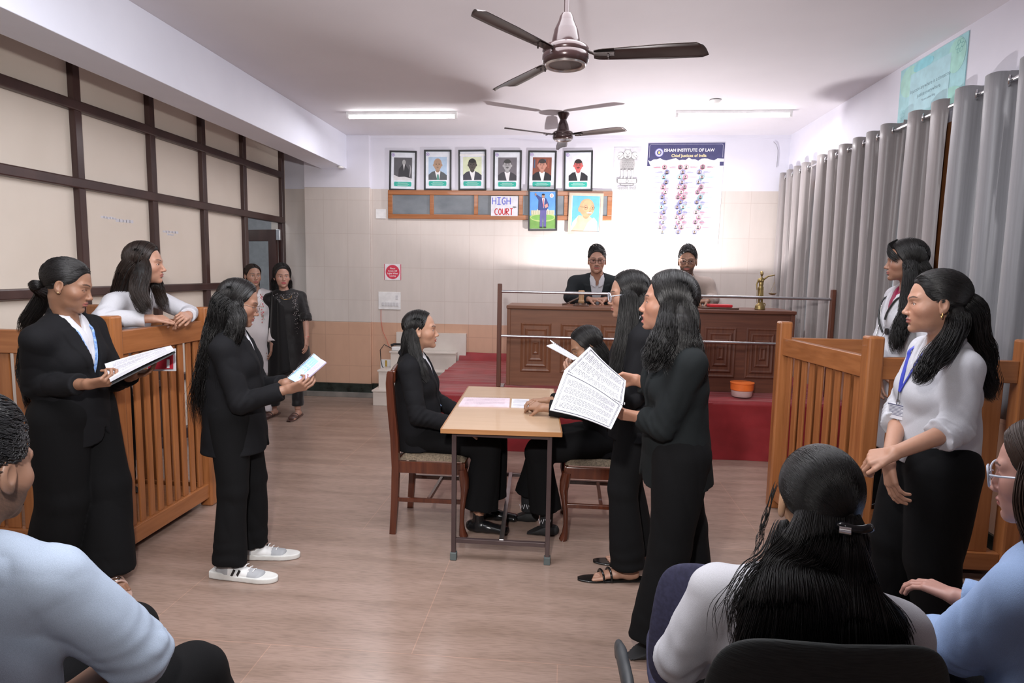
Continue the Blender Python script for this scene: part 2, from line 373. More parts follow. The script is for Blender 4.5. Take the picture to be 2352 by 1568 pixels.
# high borrowed-light window in the back wall
fx0, fx1, fz0, fz1 = -2.2, .5, 2.215, 2.555
mb = MB(); t = .055; y0 = BW - .03
woodx = MT['dock']['x']
mb.box((fx0, y0, fz0), (fx1, BW + .01, fz0 + t)); mb.box((fx0, y0, fz1 - t), (fx1, BW + .01, fz1)); mb.box((fx0, y0, fz0 + t), (fx0 + t, BW + .01, fz1 - t)); mb.box((fx1 - t, y0, fz0 + t), (fx1, BW + .01, fz1 - t))
n = 5; pw = (fx1 - fx0) / n
for i in range(1, n): mb.box((fx0 + pw * i - .025, y0, fz0 + t), (fx0 + pw * i + .025, BW + .01, fz1 - t))
wf = struct(mb.build('window_3', woodx, bevel=.005))
bl = noise_mat('dusty_dark_pane', (.13, .15, .17), (.21, .23, .25), (3, 3, 5), detail=4, rough=.35)
for i in range(n): MB().box((fx0 + pw * i + .02, y0 + .016, fz0 + t - .01), (fx0 + pw * (i + 1) - .02, y0 + .022, fz1 - t + .01)).build('pane', bl, wf)

# tube lights
tm = emit_mat('lit_tube', (1, .98, .98), 14.0)
for i, (x0, x1) in enumerate(((-2.31, -1.16), (1.02, 2.13))):
    t_ = thing('tube_light', ['lit tube light on the ceiling left of the far fan, beside the beam', 'lit tube light on the bright ceiling above the curtains, right of the far fan'][i], 'tube light', ((x0 + x1) / 2, 6.55, 3.2), 'ceiling tube lights')
    mb = MB(); mb.box((x0, 6.53, 3.17), (x1, 6.57, 3.2)); mb.box((x0, 6.535, 3.135), (x0 + .025, 6.565, 3.17)); mb.box((x1 - .025, 6.535, 3.135), (x1, 6.565, 3.17))
    mb.build('fitting', MT['white'], t_)
    MB().tube([(x0 + .025, 6.55, 3.148), (x1 - .025, 6.55, 3.148)], .013, 12).build('tube', tm, t_, smooth=60)
light('tube_glow_left', 'AREA', (-1.73, 6.5, 3.11), (-1.73, 6.2, 0), 16, (1, .97, 1), shape='RECTANGLE', size=1.1, size_y=.04)
light('tube_glow_right', 'AREA', (1.57, 6.5, 3.11), (1.57, 6.2, 0), 16, (1, .97, 1), shape='RECTANGLE', size=1.1, size_y=.04)
tag(MB().lathe([(.002, 0), (.05, -.004), (.055, -.012), (.035, -.03), (.002, -.032)], (1.31, 6.16, 3.2), 24).build('ceiling_rose', MT['white'], smooth=40), 'small round white ceiling rose on the bright ceiling', 'ceiling rose')

# ceiling fans
fanm = noise_mat('brown_enamel', (.032, .016, .017), (.055, .03, .03), (5, 5, 5), rough=.22, metal=.3, coat=.3)
bladm = noise_mat('dusty_brown_blade', (.045, .032, .032), (.085, .068, .066), (3, 9, 9), detail=5, rough=.33, metal=.35)
ringm = plain('pale_metal_ring', (.55, .5, .48), metal=.9, rough=.25)
def ceiling_fan(c, zc, angs, label, rod, blade_len=.6, droop=0.0):
    x, y, z = c
    f = thing('ceiling_fan', label, 'ceiling fan', (x, y, z), 'ceiling fans')
    MB().lathe([(.012, zc - z), (.058, zc - z), (.062, zc - z - .012), (.04, zc - z - .05), (.022, zc - z - .085), (.014, zc - z - .09)], c, 28).build('ceiling_canopy', fanm, f, smooth=40)
    MB().tube([(x, y, zc - .06), (x, y, z + .1)], .0115, 14).build('rod', fanm, f, smooth=60)
    MB().lathe([(.013, .19), (.022, .188), (.03, .175), (.034, .16), (.036, .155), (.05, .125), (.053, .118), (.06, .085), (.064, .06), (.062, .05)], c, 32).build('lower_canopy', fanm, f, smooth=40)
    MB().lathe([(.03, .062), (.07, .058), (.098, .045), (.104, .036), (.104, .02), (.101, .015), (.104, .01), (.104, -.012), (.098, -.024), (.09, -.03), (.088, -.03)], c, 40).build('motor', fanm, f, smooth=40)
    MB().lathe([(.088, -.024), (.092, -.03), (.089, -.037), (.083, -.037), (.079, -.031), (.07, -.029), (.01, -.028)], c, 40).build('motor_cap', ringm, f, smooth=40)
    for a in angs:
        a = R_(a); u = np.array([math.cos(a), math.sin(a), 0]); w = np.array([-math.sin(a), math.cos(a), 0]); c0 = np.array(c)
        mb = MB(); mb.tube([c0 + u * .09 + np.array([0, 0, .03]), c0 + u * .13 + np.array([0, 0, .012])], .012, 10, flat=.6)
        mb.obox(c0 + u * .17 + np.array([0, 0, .008]), u, w, Z_, .045, .022, .002)
        for q in (-.012, .012): mb.tube([c0 + u * .19 + w * q + np.array([0, 0, .004]), c0 + u * .19 + w * q + np.array([0, 0, -.008])], .004, 8)
        mb.build('blade_bracket', bladm, f, smooth=40)
        L0, L1 = .125, blade_len
        def bl_(s, t):
            l = L0 + (L1 - L0) * s; wd = .042 + .018 * min(1, s * 1.6); endr = 1.0
            if s > .93: endr = math.sqrt(max(0, 1 - ((s - .93) / .07) ** 2)) * .45 + .55
            if s < .06: endr = .6 + .4 * math.sqrt(s / .06)
            v = (t - .5) * 2
            zz = .010 + v * wd * -.20 - droop * s + .010 * (1 - v * v)
            return c0 + u * (l + (0.02 * v if s > .9 else 0)) + w * v * wd * endr + np.array([0, 0, zz])
        mb = MB(); mb.grid(bl_, 22, 8)
        mb.build('blade', bladm, f, smooth=60, solid=.003)
    return f
ceiling_fan((-.035, 2.95, 2.55), 3.2, (236, -6, 124), 'dark brown three-bladed ceiling fan hanging nearest, at the top of the picture', .5)
ceiling_fan((-.085, 6.62, 2.965), 3.2, (212, -28, 92), 'small-looking brown ceiling fan farther back, hanging in front of the framed portraits', .1, .66)

# wall clip ring by the beam, cable
mb = MB(); c = P(703, 410, 7.75); mb.tube([c + np.array([.03 - .05 * math.cos(a), 0, .085 * math.sin(a)]) for a in np.linspace(-1.4, 1.4, 12)], .006, 8)
tag(mb.build('conduit_loop', MT['steel'], smooth=60), 'grey curved conduit loop on the wall corner under the beam', 'conduit')
mb = MB(); c = P(786, 396, 7.5); mb.lathe([(.002, 0), (.035, 0), (.035, -.02), (.002, -.025)], (c[0], 7.45, 2.8), 16)
tag(mb.build('smoke_detector', MT['white'], smooth=40), 'tiny white ceiling fitting under the end of the beam', 'fitting')

# curtains, rod
tag(MB().tube([(2.42, 7.62, 2.70), (2.42, 1.9, 2.70)], .0125, 12).build('curtain_rod', MT['chrome'], smooth=60), 'long chrome curtain rod along the right wall', 'curtain rod')
curm = []
for i, c in enumerate(((.27, .245, .24), (.235, .215, .215), (.25, .25, .265))):
    curm.append(noise_mat('taupe_satin_%d' % i, tuple(a * .92 for a in c), tuple(a * 1.06 for a in c), (90, 90, 2), detail=3, rough=.42, sheen=.3, bump=.15, bscale=(250, 250, 6)))
curd = [(7.62, 6.72, 8, 0, .045, 'pale pinkish-grey eyelet curtain nearest the back wall'),
        (6.52, 5.78, 6, 0, .05, 'grey eyelet curtain second from the back wall, right of the dark gap'),
        (5.74, 5.02, 6, 1, .055, 'taupe eyelet curtain left of the bright window gap, under the quote poster'),
        (4.88, 4.44, 3, 1, .05, 'narrow flat taupe curtain between the window gap and the wooden frame strip'),
        (4.30, 3.45, 6, 2, .07, 'grey eyelet curtain right of the quote poster, behind the woman in the white shirt'),
        (3.40, 2.0, 8, 2, .075, 'nearest grey eyelet curtain at the right edge of the picture')]
for ci, (ya, yb, nf, mi, amp, lab) in enumerate(curd):
    cu = thing('curtain', lab, 'curtain', (2.42, (ya + yb) / 2, .8), 'grey eyelet curtains along the right wall')
    rr = random.Random(ci + 5); ph = [rr.uniform(-.25, .25) for _ in range(nf + 3)]
    zb = .84
    def cf(s, t, ya=ya, yb=yb, nf=nf, amp=amp, ph=ph):
        y = ya + (yb - ya) * s; z = 2.755 + (zb - 2.755) * t
        k = s * nf; j = int(k); fr = k - j; p = ph[j] * (1 - fr) + ph[j + 1] * fr
        a = math.pi * 2 * (k * .5 + .25 * p * t + .04 * math.sin(3 * t + j))
        w = math.sin(a); w = math.copysign(abs(w) ** .7, w)
        A = amp * (1 - .15 * t + .12 * math.sin(j * 2.1 + 2 * t))
        yy = y + .018 * math.sin(2 * a) + .015 * t * math.sin(j * 1.7)
        return (2.42 - A * w, yy, z + .004 * math.sin(a))
    mb = MB(); mb.grid(cf, nf * 14, 18); mb.build('curtain_cloth', curm[mi], cu, smooth=80, solid=.0025)
    for j in range(nf):
        yy = ya + (yb - ya) * (j + .5) / nf
        s = .5 + j; g = 1 if (j % 2 == 0) else -1
        yc = ya + (yb - ya) * (j + 0.02) / nf
        mb = MB(); ring = []
        for a in np.linspace(0, 2 * math.pi, 21):
            ring.append((2.42 - .004 + .026 * math.cos(a) * .55, yc + .026 * math.cos(a) * .8, 2.70 + .026 * math.sin(a)))
        mb.tube(ring, .006, 8, caps=False); mb.build('eyelet', MT['chrome'], cu, smooth=60)
# ================================================================== furniture
def wpart(name, lo, hi, mats, parent, bev=.004, ax='z'):
    return MB().box(lo, hi).build(name, mats[ax] if isinstance(mats, dict) else mats, parent, bevel=bev)
D_ = MT['dock']
def dock(label, loc, posts, panels, zp, zr, hr, floor_poly):
    d = thing('witness_dock', label, 'witness dock', loc, 'slatted wooden witness docks')
    for (x, y) in posts:
        mb = MB(); h = .042
        mb.box((x - h, y - h, 0), (x + h, y + h, zp)); mb.build('post', D_['z'], d, bevel=.012)
    for (A, B, sw, gap) in panels:
        A = np.array([*A, 0.]); B = np.array([*B, 0.]); L = np.linalg.norm(B - A); u = (B - A) / L; w = np.array([-u[1], u[0], 0])
        horiz = 'x' if abs(u[0]) > abs(u[1]) else 'y'
        a, b = .042, L - .042
        def bx(name, s0, s1, z0, z1, th, ax):
            mid = A + u * (s0 + s1) / 2 + np.array([0, 0, (z0 + z1) / 2])
            MB().obox(mid, u, w, Z_, (s1 - s0) / 2, th / 2, (z1 - z0) / 2).build(name, D_[ax], d, bevel=.004)
        bx('top_rail', a, b, zr - hr, zr, .05, horiz); bx('bottom_rail', a, b, .06, .155, .05, horiz)
        n = max(1, int(round((b - a + gap) / (sw + gap)))); g = (b - a - n * sw) / (n + 1)
        for i in range(n):
            s0 = a + g + i * (sw + g); bx('slat', s0, s0 + sw, .155, zr - hr, .014, 'z')
    mb = MB(); mb.prism(floor_poly, (0, 0, .02), X_, Y_, Z_, .12); mb.build('floor_board', D_['x'], d, bevel=.003)
    return d
dock('orange-brown slatted wooden dock at left, with the white-shirted woman leaning on its rail', (-2.75, 3.5, 0),
     [(-2.375, 3.09), (-2.375, 3.94), (-3.12, 3.94), (-3.40, 3.09)],
     [((-2.375, 3.09), (-2.375, 3.94), .046, .040), ((-3.40, 3.09), (-2.375, 3.09), .075, .035), ((-3.12, 3.94), (-2.375, 3.94), .06, .04)],
     1.335, 1.25, .125, [(-3.35, 3.15), (-2.42, 3.15), (-2.42, 3.88), (-3.1, 3.88)])
pf = P(1803, 738, 4.4)
dock('slatted wooden dock at right, with the woman in the white coat standing inside', (2.0, 3.9, 0),
     [(1.605, 3.44), (pf[0], 4.4), (2.36, 4.4), (2.36, 3.44)],
     [((pf[0], 4.4), (1.605, 3.44), .055, .044), ((1.605, 3.44), (2.36, 3.44), .10, .065), ((pf[0], 4.4), (2.36, 4.4), .07, .05)],
     1.295, 1.185, .115, [(1.66, 3.5), (2.33, 3.5), (2.33, 4.34), (pf[0] + .06, 4.34)])

# stage and its red carpet
ZS = .5
redm = noise_mat('red_carpet_cloth', (.20, .008, .012), (.27, .014, .020), (5, 5, 5), detail=4, rough=.5, sheen=.15, bump=.2, bscale=(300, 300, 300))
st = thing('stage', 'low stage platform covered with red cloth, carrying the judges desks', 'stage', (.6, 6.6, 0))
MB().box((-1.27, 5.53, 0), (2.47, 7.67, ZS - .012)).build('platform', MT['kerb'], st)
def carpet(s, t):
    x = -1.30 + (2.46 + 1.30) * s
    L1 = .5; L2 = 2.15
    q = t * (L1 + L2)
    wr = .006 * math.sin(7 * x + 3 * math.sin(2.1 * q)) * math.sin(5 * q + x) + .005 * math.sin(31 * q + 2 * math.sin(1.7 * x)) * (1 if q > L1 else .3)
    if q < L1:
        zz = q + .001; return (x, 5.505 - .02 * (1 - q / L1) * abs(math.sin(4 * x)) - abs(wr), min(zz, ZS + .004))
    y = 5.505 + (q - L1); up = 0
    if y > 7.55: up = (y - 7.55) * .8
    rim = -.006 * max(0, 1 - (q - L1) / .03)
    fold = .016 * math.exp(-((y - 6.05 - .05 * x) / .022) ** 2) * (1 if x < .2 else .3) + .012 * math.exp(-((y - 6.7) / .03) ** 2)
    return (x, min(y, 7.66), ZS + .008 + abs(wr) + up + rim + fold)
mb = MB(); mb.grid(carpet, 120, 150); mb.build('red_carpet', redm, st, smooth=50)
mb = MB(); mb.grid(lambda s, t: (-1.30 - .012 * t * abs(math.sin(5 * s * 2)), 5.505 + 2.15 * s, (ZS + .008) * (1 - t)), 60, 10); mb.build('carpet_side', redm, st, smooth=50)
# marble steps at the left of the stage
sp = thing('marble_steps', 'cream marble steps between the wall and the red stage', 'steps', (-1.75, 7.4, 0))
cm = noise_mat('cream_marble', (.60, .54, .49), (.68, .63, .58), (3, 3, 3), detail=6, rough=.25)
for nm, x0, y0, z1 in (('step', -2.26, 7.14, .185), ('step', -2.24, 7.30, .40), ('step', -2.14, 7.47, .61)):
    mb = MB(); mb.box((x0 + .012, y0 + .012, 0), (-1.32, 7.60, z1 - .02)); mb.box((x0, y0, z1 - .02), (-1.32, 7.60, z1)); mb.build(nm, cm, sp, bevel=.003)
wallbox('trim_8', (-2.09, 7.61, .0), (-1.22, 7.675, .83), cm)

# judges' desks
def desk(x0, x1, woods, label):
    y0, y1, z0, z1 = 5.98, 6.46, ZS + .012, 1.28
    d = thing('judges_desk', label, 'desk', ((x0 + x1) / 2, 6.3, z0), 'panelled judges desks on the stage')
    wpart('desk_top', (x0 - .01, y0 - .03, z1 - .032), (x1 + .01, y1 + .02, z1), woods, d, .006, 'x')
    mb = MB(); mb.box((x0, y0, z0), (x1, y0 + .02, z1 - .032)); mb.box((x0, y0 + .02, z0), (x0 + .02, y1, z1 - .032)); mb.box((x1 - .02, y0 + .02, z0), (x1, y1, z1 - .032)); mb.build('body', woods['x'], d)
    mb = MB(); mb.box((x0 - .005, y0 - .012, z0), (x0 + .03, y0, z1 - .032)); mb.build('edge_strip', woods['z'], d, bevel=.004)
    mb = MB(); mb.box((x1 - .03, y0 - .012, z0), (x1 + .005, y0, z1 - .032)); mb.build('edge_strip', woods['z'], d, bevel=.004)
    n = 3; sp_ = .378
    for i in range(n):
        cx = (x0 + x1) / 2 + (i - 1) * sp_ ; cz = z0 + .37
        mb = MB()
        for (w, h, dpt) in ((.145, .235, .010), (.105, .185, .020), (.068, .125, .030), (.030, .060, .040)):
            # chamfered raised rectangle
            o = .012
            vs = [(cx - w, y0, cz - h), (cx + w, y0, cz - h), (cx + w, y0, cz + h), (cx - w, y0, cz + h)]
            vf = [(cx - w, y0 - dpt + .004, cz - h), (cx + w, y0 - dpt + .004, cz - h), (cx + w, y0 - dpt + .004, cz + h), (cx - w, y0 - dpt + .004, cz + h)]
            vi = [(cx - w + o, y0 - dpt - .003, cz - h + o), (cx + w - o, y0 - dpt - .003, cz - h + o), (cx + w - o, y0 - dpt - .003, cz + h - o), (cx - w + o, y0 - dpt - .003, cz + h - o)]
            vj = [(cx - w + 2.2 * o, y0 - dpt + .003, cz - h + 2.2 * o), (cx + w - 2.2 * o, y0 - dpt + .003, cz - h + 2.2 * o), (cx + w - 2.2 * o, y0 - dpt + .003, cz + h - 2.2 * o), (cx - w + 2.2 * o, y0 - dpt + .003, cz + h - 2.2 * o)]
            fs = []
            for a in range(3):
                for k in range(4): fs.append((a * 4 + k, a * 4 + (k + 1) % 4, (a + 1) * 4 + (k + 1) % 4, (a + 1) * 4 + k))
            fs.append((12, 13, 14, 15)); mb.add(vs + vf + vi + vj, fs)
        mb.build('raised_panel', woods['z'], d)
    return d
desk(-.56, .745, {a: wood_mat('brown_desk_wood_' + a, (.14, .050, .022), (.20, .078, .036), a, .5, .08) for a in 'xyz'}, 'brown panelled desk on the stage at left, with the gavel and the dark-jacketed judge')
desk(.775, 2.08, MT['desk'], 'darker reddish panelled desk on the stage at right, with the brass statue')
# railing in front of the desks
rl = thing('stage_railing', 'railing of two chrome bars between thin wooden posts in front of the desks', 'railing', (.9, 5.86, ZS))
for x in (-.625, 2.36): MB().box((x - .02, 5.84, ZS + .014), (x + .02, 5.88, 1.485)).build('post', MT['desk']['z'], rl, bevel=.006)
for z, z2 in ((1.413, 1.40), (.997, .985)): MB().tube([(-.61, 5.86, z), (2.35, 5.86, z2)], .0125, 14).build('rail', MT['steel'], rl, smooth=60)
MB().box((-.62, 5.86, ZS + .014), (-.575, 5.96, ZS + .03)).build('foot_bracket', MT['steel'], rl)

# things on the desks
lw = wood_mat('light_turned_wood', (.34, .2, .1), (.48, .3, .16), 'z', .4, .1); dw = wood_mat('dark_turned_wood', (.06, .028, .016), (.11, .05, .03), 'x', .3, .3)
g0 = P(1335, 690, 6.1)
sb = thing('sound_block', 'dark wooden sounding block under the gavel on the desk edge', 'sound block', (g0[0], 6.1, 1.2805))
MB().lathe([(.002, 0), (.075, 0), (.078, .006), (.075, .012), (.06, .016), (.058, .026), (.002, .028)], (g0[0], 6.1, 1.2805), 32).build('block', dw, sb, smooth=35)
gv = thing('gavel', 'wooden gavel standing on its head with the handle slanting left', 'gavel', (g0[0], 6.1, 1.309))
c = (g0[0], 6.1, 1.309)
MB().lathe([(.002, 0), (.026, 0), (.03, .006), (.03, .02), (.026, .024), (.024, .05), (.026, .056), (.026, .064), (.024, .07), (.026, .096), (.03, .1), (.03, .114), (.026, .12), (.002, .121)], c, 24).build('gavel_head', lw, gv, smooth=35)
MB().tube([(c[0] - .02, 6.1, 1.36), (c[0] - .07, 6.1, 1.335), (c[0] - .13, 6.09, 1.303), (c[0] - .18, 6.08, 1.292)], [.007, .008, .007, .011], 12).build('handle', dw, gv, smooth=60)
r0 = P(1650, 703, 6.12)
MB_ = MB(); tr = tag(MB().box((r0[0] - .17, 6.03, 1.2805), (r0[0] + .17, 6.27, 1.296)).build('desk_tray', dw, bevel=.004), 'dark flat writing tray under the red folder on the right desk', 'tray')
tag(MB().box((r0[0] - .09, 6.07, 1.2965), (r0[0] + .12, 6.22, 1.322)).build('red_folder', plain('red_vinyl', (.55, .02, .03), rough=.35), bevel=.006), 'small bright red folder lying on the dark tray', 'folder')

# table with steel frame
tb = thing('court_table', 'light laminate table with brown tube frame between the two seated women', 'table', (-.36, 3.9, 0))
lam = wood_mat('beech_laminate', (.45, .30, .19), (.50, .345, .225), 'x', .35, .2, .6)
edge = wood_mat('table_edge', (.34, .15, .055), (.42, .2, .08), 'x', .35, .2)
TZ = .752
tp = [(-.655, 3.285), (-.012, 3.30), (-.085, 4.56), (-.705, 4.55)]
MB().prism([(x * 1.0, y) for x, y in tp], (0, 0, TZ - .024), X_, Y_, Z_, .024).build('tabletop', lam, tb, bevel=.002)
mb = MB()
for a, b in ((0, 1), (1, 2), (2, 3), (3, 0)):
    (x0, y0), (x1, y1) = tp[a], tp[b]; u = np.array([x1 - x0, y1 - y0, 0]); L = np.linalg.norm(u); u /= L; w = np.array([u[1], -u[0], 0])
    mb.obox(np.array([(x0 + x1) / 2, (y0 + y1) / 2, TZ - .0125]) + w * .003, u, w, Z_, L / 2 + .003, .003, .0122)
mb.build('edge_banding', edge, tb)
fr = plain('brown_tube_paint', (.075, .05, .05), rough=.35, metal=.3)
legs = [(-.592, 3.325), (-.072, 3.33), (-.64, 4.5), (-.12, 4.5)]
for x, y in legs:
    l = MB().box((x - .0125, y - .0125, .03), (x + .0125, y + .0125, TZ - .026)).build('leg', fr, tb, bevel=.002)
    MB().box((x - .018, y - .018, 0), (x + .018, y + .018, .045)).build('rubber_foot', plain('grey_rubber', (.09, .11, .11), rough=.6), l, bevel=.004)
wpart('apron', (-.59, 3.315, TZ - .048), (-.075, 3.335, TZ - .026), fr, tb, .002); wpart('apron', (-.64, 4.49, TZ - .048), (-.12, 4.51, TZ - .026), fr, tb, .002)
wpart('crossbar', (-.58, 3.315, .10), (-.085, 3.34, .125), fr, tb, .002); wpart('crossbar', (-.63, 4.488, .10), (-.13, 4.512, .125), fr, tb, .002)
MB().obox((-.352, 3.91, .128), (-.045, 1, 0), (1, .045, 0), Z_, .59, .013, .004).build('centre_bar', MT['steel'], tb, bevel=.002)

# carved dining chairs
cw = MT['chairw']; cush = noise_mat('woven_brown_upholstery', (.10, .075, .05), (.20, .15, .10), (120, 120, 120), detail=2, rough=.9, bump=.4)
def wooden_chair(loc, rot, label):
    c = thing('wooden_chair', label, 'chair', (0, 0, 0), 'carved wooden court chairs')
    hw = .215
    for s in (-1, 1):
        y = s * hw
        pts = [(-.225, y, 0), (-.212, y, .2), (-.205, y, .42), (-.212, y, .6), (-.232, y, .8), (-.24, y, .93), (-.236, y, 1.0)]
        mb = MB()
        prev = None
        for i, (x, yy, z) in enumerate(pts): pass
        def pr_(s_, t_, y=y, pts=pts):
            k = s_ * (len(pts) - 1); j = min(int(k), len(pts) - 2); f = k - j
            x = pts[j][0] * (1 - f) + pts[j + 1][0] * f; z = pts[j][2] * (1 - f) + pts[j + 1][2] * f
            a = 2 * math.pi * t_ + math.pi / 4; q = .0175 + .004 * math.sin(3.1 * s_)
            cx_, cy_ = math.cos(a), math.sin(a); m_ = max(abs(cx_), abs(cy_)); e = (1 / m_) ** .75
            tp_ = 1 if s_ < .97 else .8
            return (x + cx_ * e * q * 1.15 * tp_, y + cy_ * e * q * tp_, z)
        mb.grid(pr_, 24, 16); mb.add([pr_(1, i / 8) for i in range(8)], [tuple(range(8))]); mb.build('back_post', cw, c, smooth=50)
        # cabriole front leg
        prof = [(.215, 0, .024), (.205, .02, .026), (.2, .05, .019), (.198, .1, .014), (.2, .17, .015), (.208, .25, .019), (.214, .31, .026), (.21, .36, .03), (.2, .42, .028)]
        MB().tube([(x, y, z) for x, z, r in prof], [r for x, z, r in prof], 14).build('front_leg', cw, c, smooth=60)
        mb = MB(); mb.box((-.21, y - .011, .205), (.2, y + .011, .23)); mb.build('stretcher', cw, c, bevel=.003)
        mb = MB(); mb.prism([(-.21, .385), (.205, .385), (.205, .455), (-.21, .455)], (0, y - .012, 0), X_, Z_, Y_, .024); mb.build('side_rail', cw, c, bevel=.004)
    mb = MB(); mb.box((.19, -hw, .385), (.215, hw, .455)); mb.build('front_rail', cw, c, bevel=.004)
    mb = MB(); mb.box((-.225, -hw, .385), (-.2, hw, .455)); mb.build('rear_rail', cw, c, bevel=.004)
    mb = MB(); mb.box((-.02, -hw, .205), (0.002, hw, .228)); mb.build('cross_stretcher', cw, c, bevel=.003)
    def cf(s, t):
        x = -.19 + .40 * s; y = -.2 + .4 * t; e = min(1, 12 * s, 12 * (1 - s)) * min(1, 12 * t, 12 * (1 - t))
        return (x, y, .458 + .032 * e ** .5 + .006 * math.sin(math.pi * s) * math.sin(math.pi * t))
    MB().grid(cf, 24, 24).build('seat_cushion', cush, c, smooth=60)
    mb = MB(); mb.grid(lambda s, t: (-.238 - .014 * math.sin(math.pi * t), -hw + .43 * t, .93 + .07 * s + .02 * s * math.sin(math.pi * t)), 4, 16); mb.build('crest_rail', cw, c, smooth=60, solid=.028)
    mb = MB(); mb.grid(lambda s, t: (-.216 - .03 * s, -.07 + .14 * t, .5 + .45 * s), 8, 4); mb.build('back_splat', cw, c, smooth=60, solid=.014)
    c.location = loc; c.rotation_euler = (0, 0, rot)
    return c
wooden_chair((-.795, 3.84, 0), 0, 'dark polished wooden chair at left of the table, its tall back post nearest the camera')
wooden_chair((.225, 3.87, 0), math.pi, 'dark polished wooden chair at right of the table, half hidden by standing women')

# office chairs
ofm = noise_mat('black_ribbed_mesh', (.008, .010, .010), (.016, .018, .018), (30, 30, 400), detail=2, rough=.75, bump=.5)
nvm = noise_mat('navy_chair_fabric', (.018, .018, .045), (.028, .028, .065), (90, 90, 90), detail=2, rough=.85)
def office_chair(loc, yaw, label, mat, w=.26, top=.80, zseat=.44, arms=(1, -1), armin=0.0, roundness=2.2, halfback=.25):
    "faces local +Y; loc is the seat centre on the floor"
    c = thing('office_chair', label, 'office chair', (0, 0, 0), 'office chairs of the front row')
    def shell(yb, th):
        def f(s, t):
            a = 2 * math.pi * t; n = 5.0
            cx_ = math.copysign(abs(math.cos(a)) ** (2 / n), math.cos(a)); cz_ = math.copysign(abs(math.sin(a)) ** (2 / n), math.sin(a))
            k = min(1, s * 1.6) if s < .5 else min(1, (1 - s) * 1.6 + .2)
            r = math.sin(math.pi * s) ** .35 if 0 < s < 1 else 0
            x = w * cx_ * r; z = (top + .42) / 2 + (top - .42) / 2 * cz_ * r - (.01 if False else 0)
            if cz_ > 0: x *= 1 - .10 * (z - .6) / (top - .6) if z > .6 else 1
            return (x, yb + th * (s - .5) - .05 * (x / w) ** 2 * -1 - .06 * (z - .5), z)
        return f
    MB().grid(shell(-.23, .07), 24, 64).build('backrest', mat, c, smooth=70)
    def seatf(s, t):
        a = 2 * math.pi * t; n = 4.0
        cx_ = math.copysign(abs(math.cos(a)) ** (2 / n), math.cos(a)); cy_ = math.copysign(abs(math.sin(a)) ** (2 / n), math.sin(a)); r = math.sin(math.pi * s) ** .35 if 0 < s < 1 else 0
        return (.245 * cx_ * r, .01 + .235 * cy_ * r, zseat - .07 * (1 - s))
    MB().grid(seatf, 18, 48).build('seat', mat, c, smooth=70)
    MB().tube([(0, 0, .1), (0, 0, zseat - .06)], .03, 16).build('gas_column', MT['black'], c, smooth=60)
    MB().tube([(0, -.12, zseat - .07), (0, -.25, zseat - .07), (0, -.275, zseat), (0, -.275, .56)], .022, 10).build('back_bracket', MT['black'], c, smooth=60)
    for k in range(5):
        a = 2 * math.pi * k / 5 + .3; u = (math.cos(a), math.sin(a))
        l = MB().tube([(0, 0, .12), (u[0] * .15, u[1] * .15, .1), (u[0] * .28, u[1] * .28, .07)], [.03, .024, .018], 10).build('base_arm', MT['black'], c, smooth=60)
        MB().lathe([(.002, -.012), (.026, -.012), (.028, 0), (.026, .012), (.002, .012)], (u[0] * .28, u[1] * .28, .03), 16, axis='y').build('caster', MT['black'], l, smooth=50)
    for s in arms:
        mb = MB(); x = s * (.285 - armin)
        mb.tube([(x, -.1, zseat - .03), (x + s * .01, -.11, .6), (x, -.08, .66), (x, 0, .675), (x, .12, .67), (x, .17, .655), (x, .19, .62)], [.014, .014, .02, .024, .024, .02, .012], 12, flat=.6)
        mb.build('armrest', noise_mat('dark_grey_rubber', (.035, .04, .045), (.05, .055, .06), (20, 20, 20), rough=.5), c, smooth=60)
        mb = MB(); mb.box((min(x, s * .2), -.11, zseat - .055), (max(x, s * .2), -.07, zseat - .035)); mb.build('arm_bracket', MT['black'], c)
    c.location = loc; c.rotation_euler = (0, 0, yaw)
    return c
office_chair((.50, 1.37, 0), R_(2), 'black ribbed office chair nearest the camera, under the white-shirted woman', ofm, w=.245, top=.945, arms=(-1,), armin=-.055)
office_chair((.52, 1.86, 0), R_(-6), 'navy office chair with a dark grey armrest, beyond the black one', nvm, w=.25, top=.84, arms=())
office_chair((1.20, 1.46, 0), R_(22), 'black office chair at the right edge under the woman in the blue shirt', ofm, w=.25, top=.96, arms=())
office_chair((-1.22, 1.22, 0), R_(-35), 'grey office chair under the man at the left edge', plain('grey_black_fabric', (.03, .03, .035), rough=.8), w=.25, top=.78, arms=())

